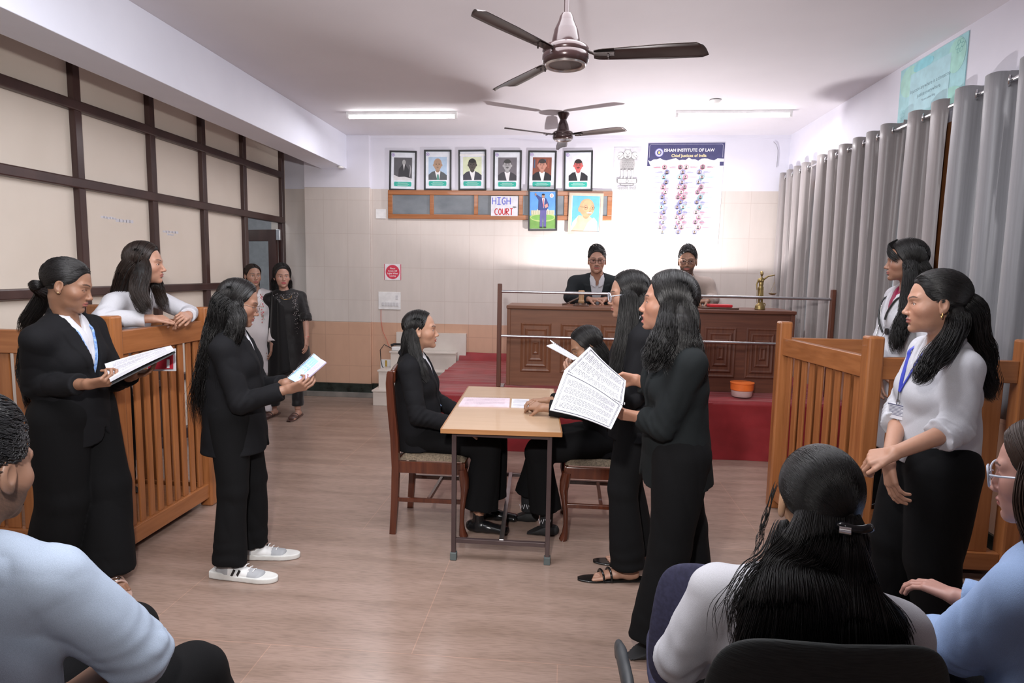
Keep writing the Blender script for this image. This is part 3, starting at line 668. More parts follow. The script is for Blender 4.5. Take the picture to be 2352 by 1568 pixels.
# ================================================================== wall pictures and fittings
_pal = {}
def ink(c):
    k = tuple(round(a, 3) for a in c)
    if k not in _pal: _pal[k] = plain('print_' + '_'.join(str(int(a * 100)) for a in k), k, rough=.6)
    return _pal[k]
class Pic:
    "flat printed picture: named colours map to material slots"
    def __init__(s, o, ax, ay, base=(.8, .8, .84)):
        s.mb = MB(); s.o = np.array(o, float); s.ax = ax; s.ay = ay; s.c = []; s.l = .0004
    def mi(s, c):
        if c not in s.c: s.c.append(c)
        return s.c.index(c)
    def up(s): s.l += .00015; return s.l
    def rect(s, x0, y0, x1, y1, c): rect(s.mb, x0, y0, x1, y1, s.o, s.ax, s.ay, s.mi(c), s.up())
    def poly(s, pts, c): poly(s.mb, pts, s.o, s.ax, s.ay, s.mi(c), s.up())
    def ell(s, x, y, rx, ry, c, n=24, a0=0, a1=2 * math.pi): disc(s.mb, s.o + np.array(s.ax) * x + np.array(s.ay) * y, s.ax, s.ay, rx, ry, s.mi(c), n, s.up(), a0, a1)
    def line(s, pts, w, c): stroke(s.mb, pts, w, s.o, s.ax, s.ay, s.mi(c), s.up())
    def ring(s, x, y, r, w, c, n=20, ry=None):
        ry = ry or r
        s.line([(x + r * math.cos(2 * math.pi * i / n), y + ry * math.sin(2 * math.pi * i / n)) for i in range(n + 1)], w, c)
    def text(s, t, x, y, size, c, align='CENTER', bold=0, sp=1.0):
        text_mesh(t, size, s.o + np.array(s.ax) * x + np.array(s.ay) * y, s.ax, s.ay, s.mb, s.mi(c), align, bold, s.up(), sp)
    def build(s, name, parent): return s.mb.build(name, [ink(c) for c in s.c], parent)
def frame(cx, cz, w, h, tilt, label, name, t=.017, mat=None, group=None, y=BW - .001, depth=.02):
    a = R_(tilt); ax = (math.cos(a), 0, math.sin(a)); ay = (-math.sin(a), 0, math.cos(a))
    f = thing(name, label, 'picture', (cx, y, cz), group)
    mb = MB(); c = np.array([cx, y - depth / 2, cz]); axv, ayv = np.array(ax), np.array(ay)
    for sx, sy, hx, hy in ((0, 1, w / 2, t / 2), (0, -1, w / 2, t / 2), (1, 0, t / 2, h / 2 - t), (-1, 0, t / 2, h / 2 - t)):
        mb.obox(c + axv * sx * (w / 2 - t / 2) + ayv * sy * (h / 2 - t / 2), ax, (0, 1, 0), ay, hx, depth / 2, hy)
    mb.build('frame', mat or MT['black'], f, bevel=.0015)
    mb = MB(); mb.obox(np.array([cx, y - .005, cz]), ax, (0, 1, 0), ay, w / 2 - t, .003, h / 2 - t); mb.build('backing', ink((.78, .8, .84)), f)
    return f, Pic((cx, y - .0082, cz), ax, ay)
DK = (.02, .02, .025); SK1 = (.45, .25, .16); WH = (.8, .8, .82); GR = (.03, .42, .33)
def logo(p, x, y, r):
    p.ell(x, y, r, r, (.25, .22, .5)); p.ell(x, y, r * .72, r * .72, (.75, .7, .8)); p.ell(x, y, r * .4, r * .4, (.3, .25, .5))
pz = [(893.8, 956, 345.8, 437.5, -1), (973.7, 1036, 343.5, 437, 0), (1053, 1116, 343.5, 437, .6), (1133, 1197, 345, 438.5, 0), (1213, 1276.5, 345.5, 437.5, -.4), (1296, 1360, 345.5, 438.5, .8)]
plab = ['framed portrait of a figure in a black gown seated at papers, leftmost of the row', 'framed portrait of a bald man in a grey suit on pale blue', 'framed portrait of a dark-gowned man on pale yellow, a bright glare across its top',
        'framed grey portrait of a man with a moustache', 'framed portrait of a man in a black gown before red bookshelves', 'framed portrait of a man with a red face on white, rightmost of the row']
pst = [dict(bg=(.10, .10, .11), skin=(.4, .4, .4), coat=DK, hair=(.3, .3, .3), small=1), dict(bg=(.42, .56, .72), skin=(.42, .27, .18), coat=(.09, .10, .11), hair=(.42, .27, .18)), dict(bg=(.66, .72, .5), skin=(.08, .07, .06), coat=(.05, .05, .07), hair=(.02, .02, .02)),
       dict(bg=(.16, .15, .17), skin=(.42, .42, .43), coat=(.05, .05, .06), hair=(.06, .06, .06), mo=1), dict(bg=(.25, .08, .05), skin=(.55, .27, .2), coat=DK, hair=(.05, .04, .04)), dict(bg=(.75, .76, .8), skin=(.62, .13, .12), coat=DK, hair=(.03, .02, .02), mo=1)]
for (x0, x1, y0, y1, ti), lab, q in zip(pz, plab, pst):
    a = P(x0, y0, BW - .02); b = P(x1, y1, BW - .02)
    w = b[0] - a[0]; h = a[2] - b[2]
    f, p = frame((a[0] + b[0]) / 2, (a[2] + b[2]) / 2, w, h, ti, lab, 'framed_portrait', group='framed portraits above the high window')
    W2, H2 = w / 2 - .017, h / 2 - .017
    p.rect(-W2, -H2, W2, H2, (.10, .14, .17)); p.rect(-W2 + .004, -H2 + .004, W2 - .004, H2 - .004, (.74, .78, .84))
    px0, px1, py0, py1 = -.112, .112, -.115, .155
    p.rect(px0, py0, px1, py1, q['bg'])
    if lab.endswith('bookshelves'):
        for k in range(5): p.rect(px0 + .01 + k * .042, .03 + .02 * (k % 2), px0 + .03 + k * .042, .13, [(.08, .12, .2), (.35, .1, .06), (.1, .18, .22)][k % 3])
    if q.get('small'):
        p.poly([(-.06, -.10), (-.05, .02), (-.01, .07), (.03, .07), (.07, .02), (.085, -.1)], (.035, .035, .04)); p.ell(.012, .10, .022, .03, q['skin']); p.poly([(.0, .075), (.024, .075), (.012, .0)], (.6, .6, .6))
        p.poly([(px0, -.115), (px0, -.05), (-.05, -.075), (.02, -.07), (px1, -.09), (px1, -.115)], (.65, .65, .66)); p.line([(.085, -.07), (.095, .02), (.085, .07)], .006, (.5, .5, .5))
    else:
        p.poly([(px0, py0), (px0, -.055), (-.07, -.02), (-.03, -.01), (.03, -.01), (.075, -.03), (px1, -.06), (px1, py0)], q['coat'])
        p.poly([(-.034, -.012), (.034, -.012), (.02, py0), (-.006, py0)], WH)
        if 'grey suit' in lab: p.poly([(-.008, -.05), (.012, -.05), (.02, py0), (-.012, py0)], (.1, .3, .25))
        p.ell(0, .008, .026, .035, tuple(c * .8 for c in q['skin']))
        p.ell(.0, .075, .05, .062, q['hair']); p.ell(0, .06, .047, .06, q['skin'])
        if q['hair'] != q['skin']: p.ell(0, .106, .044, .022, q['hair'])
        p.ell(-.05, .058, .008, .014, q['skin']); p.ell(.05, .058, .008, .014, q['skin'])
        dk = tuple(c * .25 for c in q['skin'])
        for s in (-1, 1): p.ell(s * .018, .068, .008, .0045, dk); p.rect(s * .018 - .011, .078, s * .018 + .011, .081, dk)
        p.line([(.0, .064), (.004, .045), (-.003, .043)], .003, tuple(c * .6 for c in q['skin'])); p.ell(0, .030, .013, .0035, tuple(c * .45 for c in q['skin']))
        if q.get('mo'): p.ell(0, .0375, .02, .006, dk)
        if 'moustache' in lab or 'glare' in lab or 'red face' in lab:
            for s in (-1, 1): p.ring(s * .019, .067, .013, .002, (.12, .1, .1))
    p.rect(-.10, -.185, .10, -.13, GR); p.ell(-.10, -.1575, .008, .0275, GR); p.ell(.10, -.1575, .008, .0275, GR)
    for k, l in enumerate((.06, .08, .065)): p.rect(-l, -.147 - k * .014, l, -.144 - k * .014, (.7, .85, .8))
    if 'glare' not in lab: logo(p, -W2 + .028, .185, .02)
    else: p.rect(-W2, .165, W2, .187, (.8, .8, .8))  # glare painted onto the print as a pale strip
    p.build('print', f)
# painting of a waving man in a blue suit
a = P(1214, 435, BW - .05); b = P(1279, 530, BW - .05)
f, p = frame((a[0] + b[0]) / 2, (a[2] + b[2]) / 2, b[0] - a[0], a[2] - b[2], .8, 'black-framed picture of a blue-suited man raising his hand before a domed building', 'framed_picture', t=.018, y=BW - .032)
p.rect(-.155, -.215, .155, .215, (.12, .33, .72)); p.rect(-.155, -.215, .155, -.06, (.16, .33, .08)); p.ell(0, -.08, .15, .055, (.42, .52, .2)); p.ell(0, -.085, .14, .035, (.20, .42, .1))
p.rect(-.14, -.05, .14, .0, (.62, .6, .42)); p.ell(0, 0, .07, .03, (.66, .64, .5))
for k in range(13): p.rect(-.135 + k * .021, -.048, -.127 + k * .021, -.005, (.4, .38, .26))
p.poly([(-.035, -.2), (-.03, .04), (.045, .04), (.04, -.2), (.012, -.2), (.004, -.05), (-.004, -.2)], (.12, .11, .3)); p.poly([(-.055, .0), (-.05, .12), (-.085, .17), (-.075, .185), (-.02, .15), (.04, .14), (.075, .06), (.05, .0)], (.05, .07, .22))
p.poly([(-.01, .14), (.022, .14), (.012, .02)], (.8, .8, .82)); p.poly([(.002, .135), (.012, .135), (.012, .04), (.004, .03)], (.55, .05, .08)); p.poly([(.02, .06), (.055, .08), (.065, .04), (.03, .025)], (.6, .3, .25))
p.ell(.006, .165, .018, .024, SK1); p.ell(.006, .182, .018, .009, DK); p.ell(-.085, .185, .01, .015, SK1); p.ell(.105, .17, .024, .026, (.7, .8, .9)); p.ell(.105, .17, .013, .017, (.6, .4, .4)); p.ell(-.02, -.2, .02, .008, DK); p.ell(.026, -.2, .02, .008, DK)
p.build('print', f)
# portrait of a bald man with round glasses
a = P(1307, 443, BW - .05); b = P(1383, 538, BW - .05)
f, p = frame((a[0] + b[0]) / 2, (a[2] + b[2]) / 2, b[0] - a[0], a[2] - b[2], -.9, 'pale-framed portrait of a bald man with round glasses and white shawl on blue', 'framed_picture', t=.032, y=BW - .032, mat=plain('pale_frame_wood', (.62, .46, .36), rough=.5))
SKg = (.62, .33, .18)
p.rect(-.16, -.21, .16, .21, (.13, .42, .58)); p.poly([(-.16, -.21), (-.15, -.1), (-.08, -.02), (.05, -.03), (.12, -.09), (.155, -.21)], (.62, .42, .3)); p.poly([(-.02, -.21), (.03, -.1), (.1, -.04), (.14, -.09), (.155, -.21)], (.62, .58, .56)); p.poly([(-.16, -.2), (-.15, -.1), (-.09, -.03), (-.11, -.12)], (.7, .66, .64))
for k in range(6): p.line([(.0 + k * .022, -.2), (.05 + k * .016, -.08)], .003, (.42, .38, .4))
p.ell(.005, .01, .045, .07, tuple(c * .85 for c in SKg)); p.ell(.012, .07, .088, .105, SKg, 32); p.ell(.02, .09, .06, .07, tuple(min(1, c * 1.15) for c in SKg)); p.ell(-.075, .05, .014, .03, SKg)
for s in (-.02, .06): p.ring(s + .02, .07, .022, .003, (.1, .06, .04)); p.ell(s + .02, .07, .008, .005, DK); p.line([(s, .098), (s + .04, .1)], .005, (.4, .3, .25))
p.line([(.02, .07), (-.07, .08)], .003, (.1, .06, .04)); p.line([(.045, .065), (.058, .03), (.04, .028)], .004, (.35, .15, .08)); p.ell(.042, .012, .032, .009, (.72, .7, .68)); p.ell(.045, -.002, .018, .004, (.35, .1, .08))
p.build('print', f)
# HIGH COURT sheet
a = P(1128, 450, BW - .04); b = P(1189, 496, BW - .04)
hc = thing('court_sign', 'white sheet hand-lettered HIGH in blue and COURT in red, taped over the window', 'sign', ((a[0] + b[0]) / 2, BW - .036, (a[2] + b[2]) / 2))
w, h = (b[0] - a[0]), (a[2] - b[2]); c = hc.location
MB().box((a[0], BW - .036, b[2]), (b[0], BW - .034, a[2])).build('sheet', MT['paper'], hc)
p = Pic((c[0], BW - .0362, c[2]), X_, Z_)
BL, RD = (.10, .12, .6), (.55, .03, .04)
def letter(s, x, y, w, h, c, t=.010):
    L = {'H': [[(0, 0), (0, 1)], [(1, 0), (1, 1)], [(0, .5), (1, .5)]], 'I': [[(.5, 0), (.5, 1)], [(0, 0), (1, 0)], [(0, 1), (1, 1)]], 'G': [[(1, .9), (.5, 1), (.05, .7), (.05, .3), (.45, 0), (.9, .1), (.9, .5), (.5, .5)]],
         'C': [[(1, .9), (.5, 1), (.05, .7), (.05, .3), (.5, 0), (1, .1)]], 'O': [[(.5, 1), (.05, .7), (.05, .3), (.5, 0), (.95, .3), (.95, .7), (.5, 1)]], 'U': [[(0, 1), (.05, .25), (.5, 0), (.95, .25), (1, 1)]], 'R': [[(0, 0), (0, 1), (.8, .95), (.9, .65), (0, .5), (1, 0)]], 'T': [[(.5, 0), (.5, 1)], [(0, 1), (1, 1)]]}[s]
    for st_ in L: p.line([(x + a_ * w, y + b_ * h) for a_, b_ in st_], t, c)
for i, s in enumerate('HIGH'): letter(s, -.145 + i * .058, .02, .042, .078, BL)
for i, s in enumerate('COURT'): letter(s, -.115 + i * .046, -.105, .034, .075, RD)
for k in range(3): p.ring(.108 + k * .013, -.008, .006, .002, DK)
p.line([(.098, -.016), (.145, -.016)], .003, DK); p.line([(.12, -.016), (.12, -.026)], .003, DK)
p.build('lettering', hc)['label'] = 'hand-drawn blue and red letters'
# state emblem sheet
a = P(1411, 338, BW - .01); b = P(1470, 443, BW - .01)
em = thing('emblem_print', 'white print of a grey lion-capital emblem with a motto below, on the back wall', 'print', ((a[0] + b[0]) / 2, BW - .004, (a[2] + b[2]) / 2))
MB().box((a[0], BW - .004, b[2]), (b[0], BW - .001, a[2])).build('sheet', MT['paper'], em)
c = em.location; p = Pic((c[0], BW - .0042, c[2]), X_, Z_); G1, G2, WW = (.22, .22, .22), (.5, .5, .5), (.8, .8, .8)
p.poly([(-.075, -.02), (-.09, .08), (-.07, .15), (.07, .15), (.09, .08), (.075, -.02), (.05, .0), (0, -.02), (-.05, 0)], G2)
for s in (-1, 1):
    p.ell(s * .078, .165, .042, .045, G1); p.ell(s * .082, .165, .037, .04, WW)
    for k in range(5): p.line([(s * (.05 + .012 * k), .19 - .012 * k), (s * (.062 + .012 * k), .165 - .012 * k)], .003, G1)
    p.ell(s * .1, .17, .005, .004, DK); p.line([(s * .118, .158), (s * .105, .145), (s * .09, .148)], .003, G1)
p.ell(0, .178, .05, .055, G1); p.ell(0, .18, .045, .05, WW)
for s in (-1, 1): p.ell(s * .017, .188, .006, .004, DK); p.line([(s * .03, .2), (s * .012, .204)], .003, G1); p.ell(s * .028, .23, .01, .008, G2); p.line([(s * .01, .178), (s * .018, .165), (s * .03, .168)], .003, G1)
p.poly([(-.01, .178), (.01, .178), (0, .166)], G1); p.ell(0, .152, .02, .008, G1)
for r_ in range(7):
    for k in range(7):
        x = -.06 + k * .02 + (.01 if r_ % 2 else 0); y = .13 - r_ * .021
        if abs(x) < .075: p.line([(x - .007, y + .006), (x, y - .008), (x + .007, y + .006)], .0028, G1)
for x in (-.066, -.028, .02, .058):
    p.poly([(x - .012, .0), (x - .008, -.09), (x + .012, -.09), (x + .013, .0)], WW); p.line([(x - .012, .0), (x - .007, -.085)], .003, G1); p.line([(x + .013, .0), (x + .01, -.085)], .003, G1); p.ell(x, -.092, .017, .008, G1); p.ell(x, -.091, .013, .005, WW)
p.rect(-.108, -.15, .108, -.1, G1); p.ell(-.108, -.125, .012, .025, G1); p.ell(.108, -.125, .012, .025, G1); p.rect(-.105, -.146, .105, -.104, WW)
p.ring(0, -.125, .02, .004, G1)
for k in range(8): p.line([(0, -.125), (.019 * math.cos(k * .785), -.125 + .019 * math.sin(k * .785))], .0018, G1)
for s in (-1, 1):
    p.ell(s * .055, -.128, .02, .008, G2); p.line([(s * .04, -.132), (s * .042, -.144)], .003, G2); p.line([(s * .068, -.132), (s * .066, -.144)], .003, G2); p.ell(s * .08, -.118, .007, .008, G2)
p.poly([(-.09, -.155), (.09, -.155), (.075, -.175), (-.075, -.175)], G1); p.rect(-.068, -.172, .068, -.16, G2)
p.text('सत्यमेव जयते', 0, -.225, .042, (.25, .25, .25), bold=.0006)
p.build('emblem', em)['label'] = 'grey line drawing of lions on a wheel-marked base'
# chief justices poster
pts = [P(x, y, BW - .006) for x, y in ((1480, 560), (1653, 563), (1661, 328), (1485, 328))]
pc = sum(pts) / 4; pw, ph = np.linalg.norm(pts[1] - pts[0]) * 1.0, np.linalg.norm(pts[3] - pts[0])
ps = thing('law_poster', 'large white poster of chief justices with a navy heading, right of the emblem', 'poster', (pc[0], BW - .003, pc[2]))
axp = np.array([1, 0, .008]); axp /= np.linalg.norm(axp); ayp = np.array([.02, 0, 1]); ayp /= np.linalg.norm(ayp)
mb = MB(); mb.obox((pc[0], BW - .0035, pc[2]), axp, (0, 1, 0), ayp, pw / 2, .002, ph / 2); mb.build('sheet', ink((.80, .80, .88)), ps)
p = Pic((pc[0], BW - .0057, pc[2]), axp, ayp); hw, hh = pw / 2, ph / 2
NV = (.06, .06, .16)
p.rect(-hw + .02, -hh + .02, hw - .02, hh - .02, (.6, .6, .72)); p.rect(-hw + .024, -hh + .024, hw - .024, hh - .024, (.82, .82, .88))
p.poly([(-hw, hh), (-hw, hh - .19)] + [(-hw + pw * i / 24, hh - .185 - .012 * math.sin(i * 1.3) + .008 * math.cos(i * 2.9)) for i in range(1, 24)] + [(hw, hh - .18), (hw, hh)], NV)
p.poly([(-hw, hh - .18), (-hw, hh - .26), (-hw + .04, hh - .26), (-hw + .01, hh - .2)], NV); p.rect(hw - .045, hh - .26, hw, hh - .215, NV)
for y in (hh - .014,): p.line([(-hw + .03, y), (hw - .03, y), (hw - .018, y - .015), (hw - .018, hh - .165)], .003, (.6, .6, .7))
p.line([(-hw + .03, hh - .014), (-hw + .018, hh - .03), (-hw + .018, hh - .165)], .003, (.6, .6, .7))
p.ell(-hw + .13, hh - .107, .048, .048, (.35, .35, .7)); p.ell(-hw + .13, hh - .107, .038, .038, (.75, .75, .85)); p.ell(-hw + .13, hh - .107, .028, .028, (.12, .12, .35)); p.ell(-hw + .13, hh - .107, .013, .016, (.75, .65, .2))
p.text('ISHAN INSTITUTE OF LAW', .035, hh - .098, .048, (.85, .85, .88), bold=.0012); p.text('Chief Justices of India', .035, hh - .158, .046, (.75, .66, .38), bold=.0012)
cols = [(.55, .08, .14), (.10, .12, .45), (.1, .42, .42), (.10, .12, .45), (.55, .10, .2), (.5, .08, .2)]
rr = random.Random(8)
for i in range(14):
    v = hh - .275 - i * (ph - .38) / 13.6; dr = -.02 * i / 13
    row = [(-.235), (-.055), (.012), (.20)] if i % 2 == 0 else [(-.203), (-.022), (.165)]
    c_ = cols[i % 6]
    for j, x in enumerate(row):
        x += dr; cc = c_ if rr.random() < .7 else cols[rr.randrange(6)]
        hexp = lambda r: [(x + r * math.cos(k * math.pi / 3 + .52), v + r * math.sin(k * math.pi / 3 + .52)) for k in range(6)]
        p.poly(hexp(.031), cc); p.poly(hexp(.0255), rr.choice([(.7, .7, .76), (.5, .45, .5), (.3, .28, .34)])); p.poly([(x - .016, v - .018), (x - .012, v - .005), (x + .012, v - .005), (x + .016, v - .018)], DK); p.ell(x, v + .004, .0085, .011, (.45, .28, .22)); p.ell(x, v + .012, .009, .006, DK)
        left = (j == 0) or (j == 1 and len(row) == 4 and i % 4 == 0)
        d = -1 if left else 1
        p.line([(x + d * .032, v), (x + d * .05, v)], .003, cc)
        for k, ln in ((.006, .05), (-.001, .085), (-.008, .07)):
            x0, x1 = sorted((x + d * .05, x + d * (.05 + ln))); p.rect(x0, v + k, x1, v + k + .003, (.3, .3, .42) if k > 0 else cc)
p.build('print', ps)['label'] = 'navy heading over rows of small hexagonal portraits'
# red switch-off sign
a = P(882, 606, BW - .01); b = P(921, 643, BW - .01)
rs = thing('red_sign', 'small square sign with a red disc asking to switch off lights, above the switchboard', 'sign', ((a[0] + b[0]) / 2, BW - .004, (a[2] + b[2]) / 2))
MB().box((a[0], BW - .004, b[2]), (b[0], BW - .001, a[2])).build('plate', ink((.6, .04, .09)), rs)
c = rs.location; p = Pic((c[0], BW - .0042, c[2]), X_, Z_); s = (b[0] - a[0]) / 2
p.rect(-s + .008, -s + .008, s - .008, s - .008, (.78, .75, .78)); p.ell(0, 0, s * .82, s * .82, (.62, .04, .08), 32)
for k, t in enumerate(('Please', 'Switch Off', 'Lights When', 'Leaving')): p.text(t, 0, .035 - k * .03, .026, (.8, .75, .76), bold=.0006)
p.build('lettering', rs)
# switchboard, plates, socket
a = P(869, 670, BW - .01); b = P(920, 711, BW - .01)
sw = thing('switchboard', 'white wall switchboard with a row of switches and a red lead below it', 'switchboard', ((a[0] + b[0]) / 2, BW, (a[2] + b[2]) / 2))
MB().box((a[0], BW - .012, b[2]), (b[0], BW - .0005, a[2])).build('plate', MT['white'], sw, bevel=.003)
for k in range(6): MB().box((a[0] + .045 + k * .036, BW - .02, b[2] + .045), (a[0] + .073 + k * .036, BW - .012, b[2] + .09)).build('switch', plain('grey_switch', (.6, .6, .62), rough=.35), sw, bevel=.002)
MB().box((b[0] - .06, BW - .018, a[2] - .09), (b[0] - .03, BW - .012, a[2] - .04)).build('socket', plain('grey_switch', (.6, .6, .62), rough=.35), sw, bevel=.002)
mb = MB()
for k in range(6): mb.box((a[0] + .04 + k * .036, BW - .0125, b[2] + .03), (a[0] + .072 + k * .036, BW - .0118, b[2] + .036))
a2 = P(863, 480, BW - .01); b2 = P(886, 502, BW - .01)
tag(MB().box((a2[0], BW - .01, b2[2]), (b2[0], BW - .0005, a2[2])).build('blank_plate', MT['white'], bevel=.003), 'blank white electrical plate on the tiles left of the high window', 'wall plate')
a3 = P(874, 825, BW - .01); b3 = P(898, 847, BW - .01)
so = thing('low_socket', 'white socket box with a yellow strip low on the peach tiles, beside the steps', 'socket', ((a3[0] + b3[0]) / 2, BW, (a3[2] + b3[2]) / 2))
MB().box((a3[0], BW - .012, b3[2]), (b3[0], BW - .0005, a3[2])).build('plate', MT['white'], so, bevel=.003)
MB().box((a3[0] + .06, BW - .015, b3[2] + .01), (a3[0] + .085, BW - .012, a3[2] - .01)).build('yellow_strip', ink((.5, .32, .05)), so)
rc = P(875, 711, BW - .01)
tag(MB().tube([P(x, y, yy) for x, y, yy in ((875, 711, BW - .01), (875, 735, BW - .012), (879, 760, BW - .02), (888, 780, BW - .03), (893, 795, BW - .06))], .0035, 8).build('red_lead', plain('red_cable', (.55, .12, .08), rough=.4), smooth=60), 'thin red lead hanging from the switchboard down to the steps', 'cable')
ph_ = thing('white_telephone', 'white telephone with a dark grip on the top marble step', 'telephone', (-2.02, 7.53, .61))
mb = MB(); mb.box((-2.12, 7.49, .6105), (-1.95, 7.59, .66)); mb.build('body', MT['white'], ph_, bevel=.012)
mb = MB(); mb.tube([(-2.13, 7.52, .675), (-2.09, 7.52, .69), (-1.98, 7.52, .69), (-1.94, 7.52, .675)], [.018, .014, .014, .018], 10); mb.build('handset', MT['black'], ph_, smooth=60)
tag(MB().tube([(-2.115, 7.5, .64), (-2.2, 7.46, .69), (-2.25, 7.46, .62), (-2.245, 7.47, .5), (-2.215, 7.42, .43), (-2.2, 7.42, .4085)], .005, 8).build('telephone_cord', MT['black'], smooth=60), 'black looped cord left of the white telephone', 'cord')
# cable hook on the white wall
pl = [P(x, y, BW - .01) for x, y in ((1777, 325), (1784, 332), (1787, 345), (1786, 365), (1784, 384))]
tag(MB().tube(pl, .004, 6).build('wall_wire', MT['steel'], smooth=60), 'short curved grey wire high on the white wall near the curtains', 'wire')
# green quote poster on the right wall
q0 = (5.25, 2.74); q1 = (4.43, 3.165)
qp = thing('quote_poster', 'pale green and blue poster with a quotation on justice above the curtains', 'poster', (XR, 4.84, 2.95))
MB().box((XR - .006, q1[0], q0[1]), (XR - .001, q0[0], q1[1])).build('sheet', ink((.36, .66, .70)), qp)
p = Pic((XR - .0062, 4.84, 2.95), (0, -1, 0), Z_)
hw, hh = .41, .2125
p.ell(-.28, .1, .12, .11, (.40, .70, .62)); p.ell(-.1, .17, .13, .04, (.28, .66, .74)); p.ell(.3, .1, .1, .11, (.38, .70, .62)); p.ell(.25, -.15, .14, .06, (.34, .66, .58)); p.rect(-.26, -.16, .24, .14, (.42, .68, .74))
p.text('Injustice anywhere is a threat to', 0, .0, .038, (.10, .2, .25)); p.text('justice everywhere.', 0, -.05, .038, (.10, .2, .25)); p.text('Martin Luther King', 0, -.09, .022, (.15, .25, .3))
p.ell(.375, -.17, .02, .02, (.25, .3, .45)); p.ell(.375, -.17, .013, .013, (.6, .7, .75))
for k in range(6): a = k * 1.05; p.ring(.33 + .03 * math.cos(a), .15 + .03 * math.sin(a), .014, .002, (.16, .42, .44)); p.ring(-.34 + .025 * math.cos(a), -.13 + .03 * math.sin(a), .012, .002, (.2, .5, .5))
p.build('print', qp)
# orange tub by the desk
ot = thing('orange_tub', 'orange plastic tub with clear lower part on the red carpet under the desk', 'tub', (1.58, 5.73, .52))
MB().lathe([(.002, 0), (.085, 0), (.09, .01), (.092, .055)], (1.58, 5.73, .525), 28).build('clear_base', plain('cloudy_plastic', (.5, .35, .33), rough=.3), ot, smooth=40)
MB().lathe([(.093, .055), (.098, .06), (.1, .115), (.104, .118), (.104, .125), (.002, .125)], (1.58, 5.73, .525), 28).build('orange_bowl', plain('orange_plastic', (.75, .16, .03), rough=.35), ot, smooth=40)
# ================================================================== smooth implicit surfaces
f32 = np.float32
def V(*a): return np.array(a if len(a) > 1 else a[0], dtype=f32)
def unit(v): v = np.array(v, float); return v / (np.linalg.norm(v) + 1e-12)
def smin(a, b, k):
    if k <= 0: return np.minimum(a, b)
    h = np.maximum(k - np.abs(a - b), 0) / k
    return np.minimum(a, b) - h * h * k * .25
def smax(a, b, k): return -smin(-a, -b, k)
def cap(P_, a, b, ra, rb):
    a = V(a); b = V(b); ab = b - a; q = P_ - a
    t = np.clip((q @ ab) / (ab @ ab + 1e-12), 0, 1)
    d = q - t[:, None] * ab
    return np.sqrt(np.einsum('ij,ij->i', d, d)) - (ra + (rb - ra) * t)
def ecap(P_, a, b, s, ra, rb):
    "tapered limb with an elliptic section; s = side direction, ra/rb = (side, depth) radii"
    a = V(a); b = V(b); s = V(unit(s)); ab = b - a; q = P_ - a
    t = np.clip((q @ ab) / (ab @ ab + 1e-12), 0, 1)
    d = q - t[:, None] * ab
    u = d @ s; v2 = np.maximum(np.einsum('ij,ij->i', d, d) - u * u, 0)
    rx = ra[0] + (rb[0] - ra[0]) * t; ry = ra[1] + (rb[1] - ra[1]) * t
    k0 = np.sqrt(u * u / (rx * rx) + v2 / (ry * ry)) + 1e-9; k1 = np.sqrt(u * u / rx ** 4 + v2 / ry ** 4) + 1e-9
    return np.where(k0 < .3, (k0 - 1) * np.minimum(rx, ry), k0 * (k0 - 1) / k1)
def ell(P_, c, r, R=None):
    q = P_ - V(c)
    if R is not None: q = q @ R
    r = V(r); k0 = np.sqrt(((q / r) ** 2).sum(1)) + 1e-9; k1 = np.sqrt(((q / (r * r)) ** 2).sum(1)) + 1e-9
    return np.where(k0 < .3, (k0 - 1) * r.min(), k0 * (k0 - 1) / k1)
_rs = np.random.RandomState(11)
def wob(P_, freq, seed=0, n=5, stretch=(1, 1, 1)):
    "cheap smooth noise in -1..1"
    rs = np.random.RandomState(seed + 17); o = np.zeros(len(P_), f32); Q = P_ * V(stretch)
    for i in range(n):
        k = rs.normal(size=3).astype(f32) * freq; o += np.sin(Q @ k + rs.uniform(0, 6.28) + 1.3 * np.sin(Q @ (rs.normal(size=3).astype(f32) * freq * .5)))
    return o / n
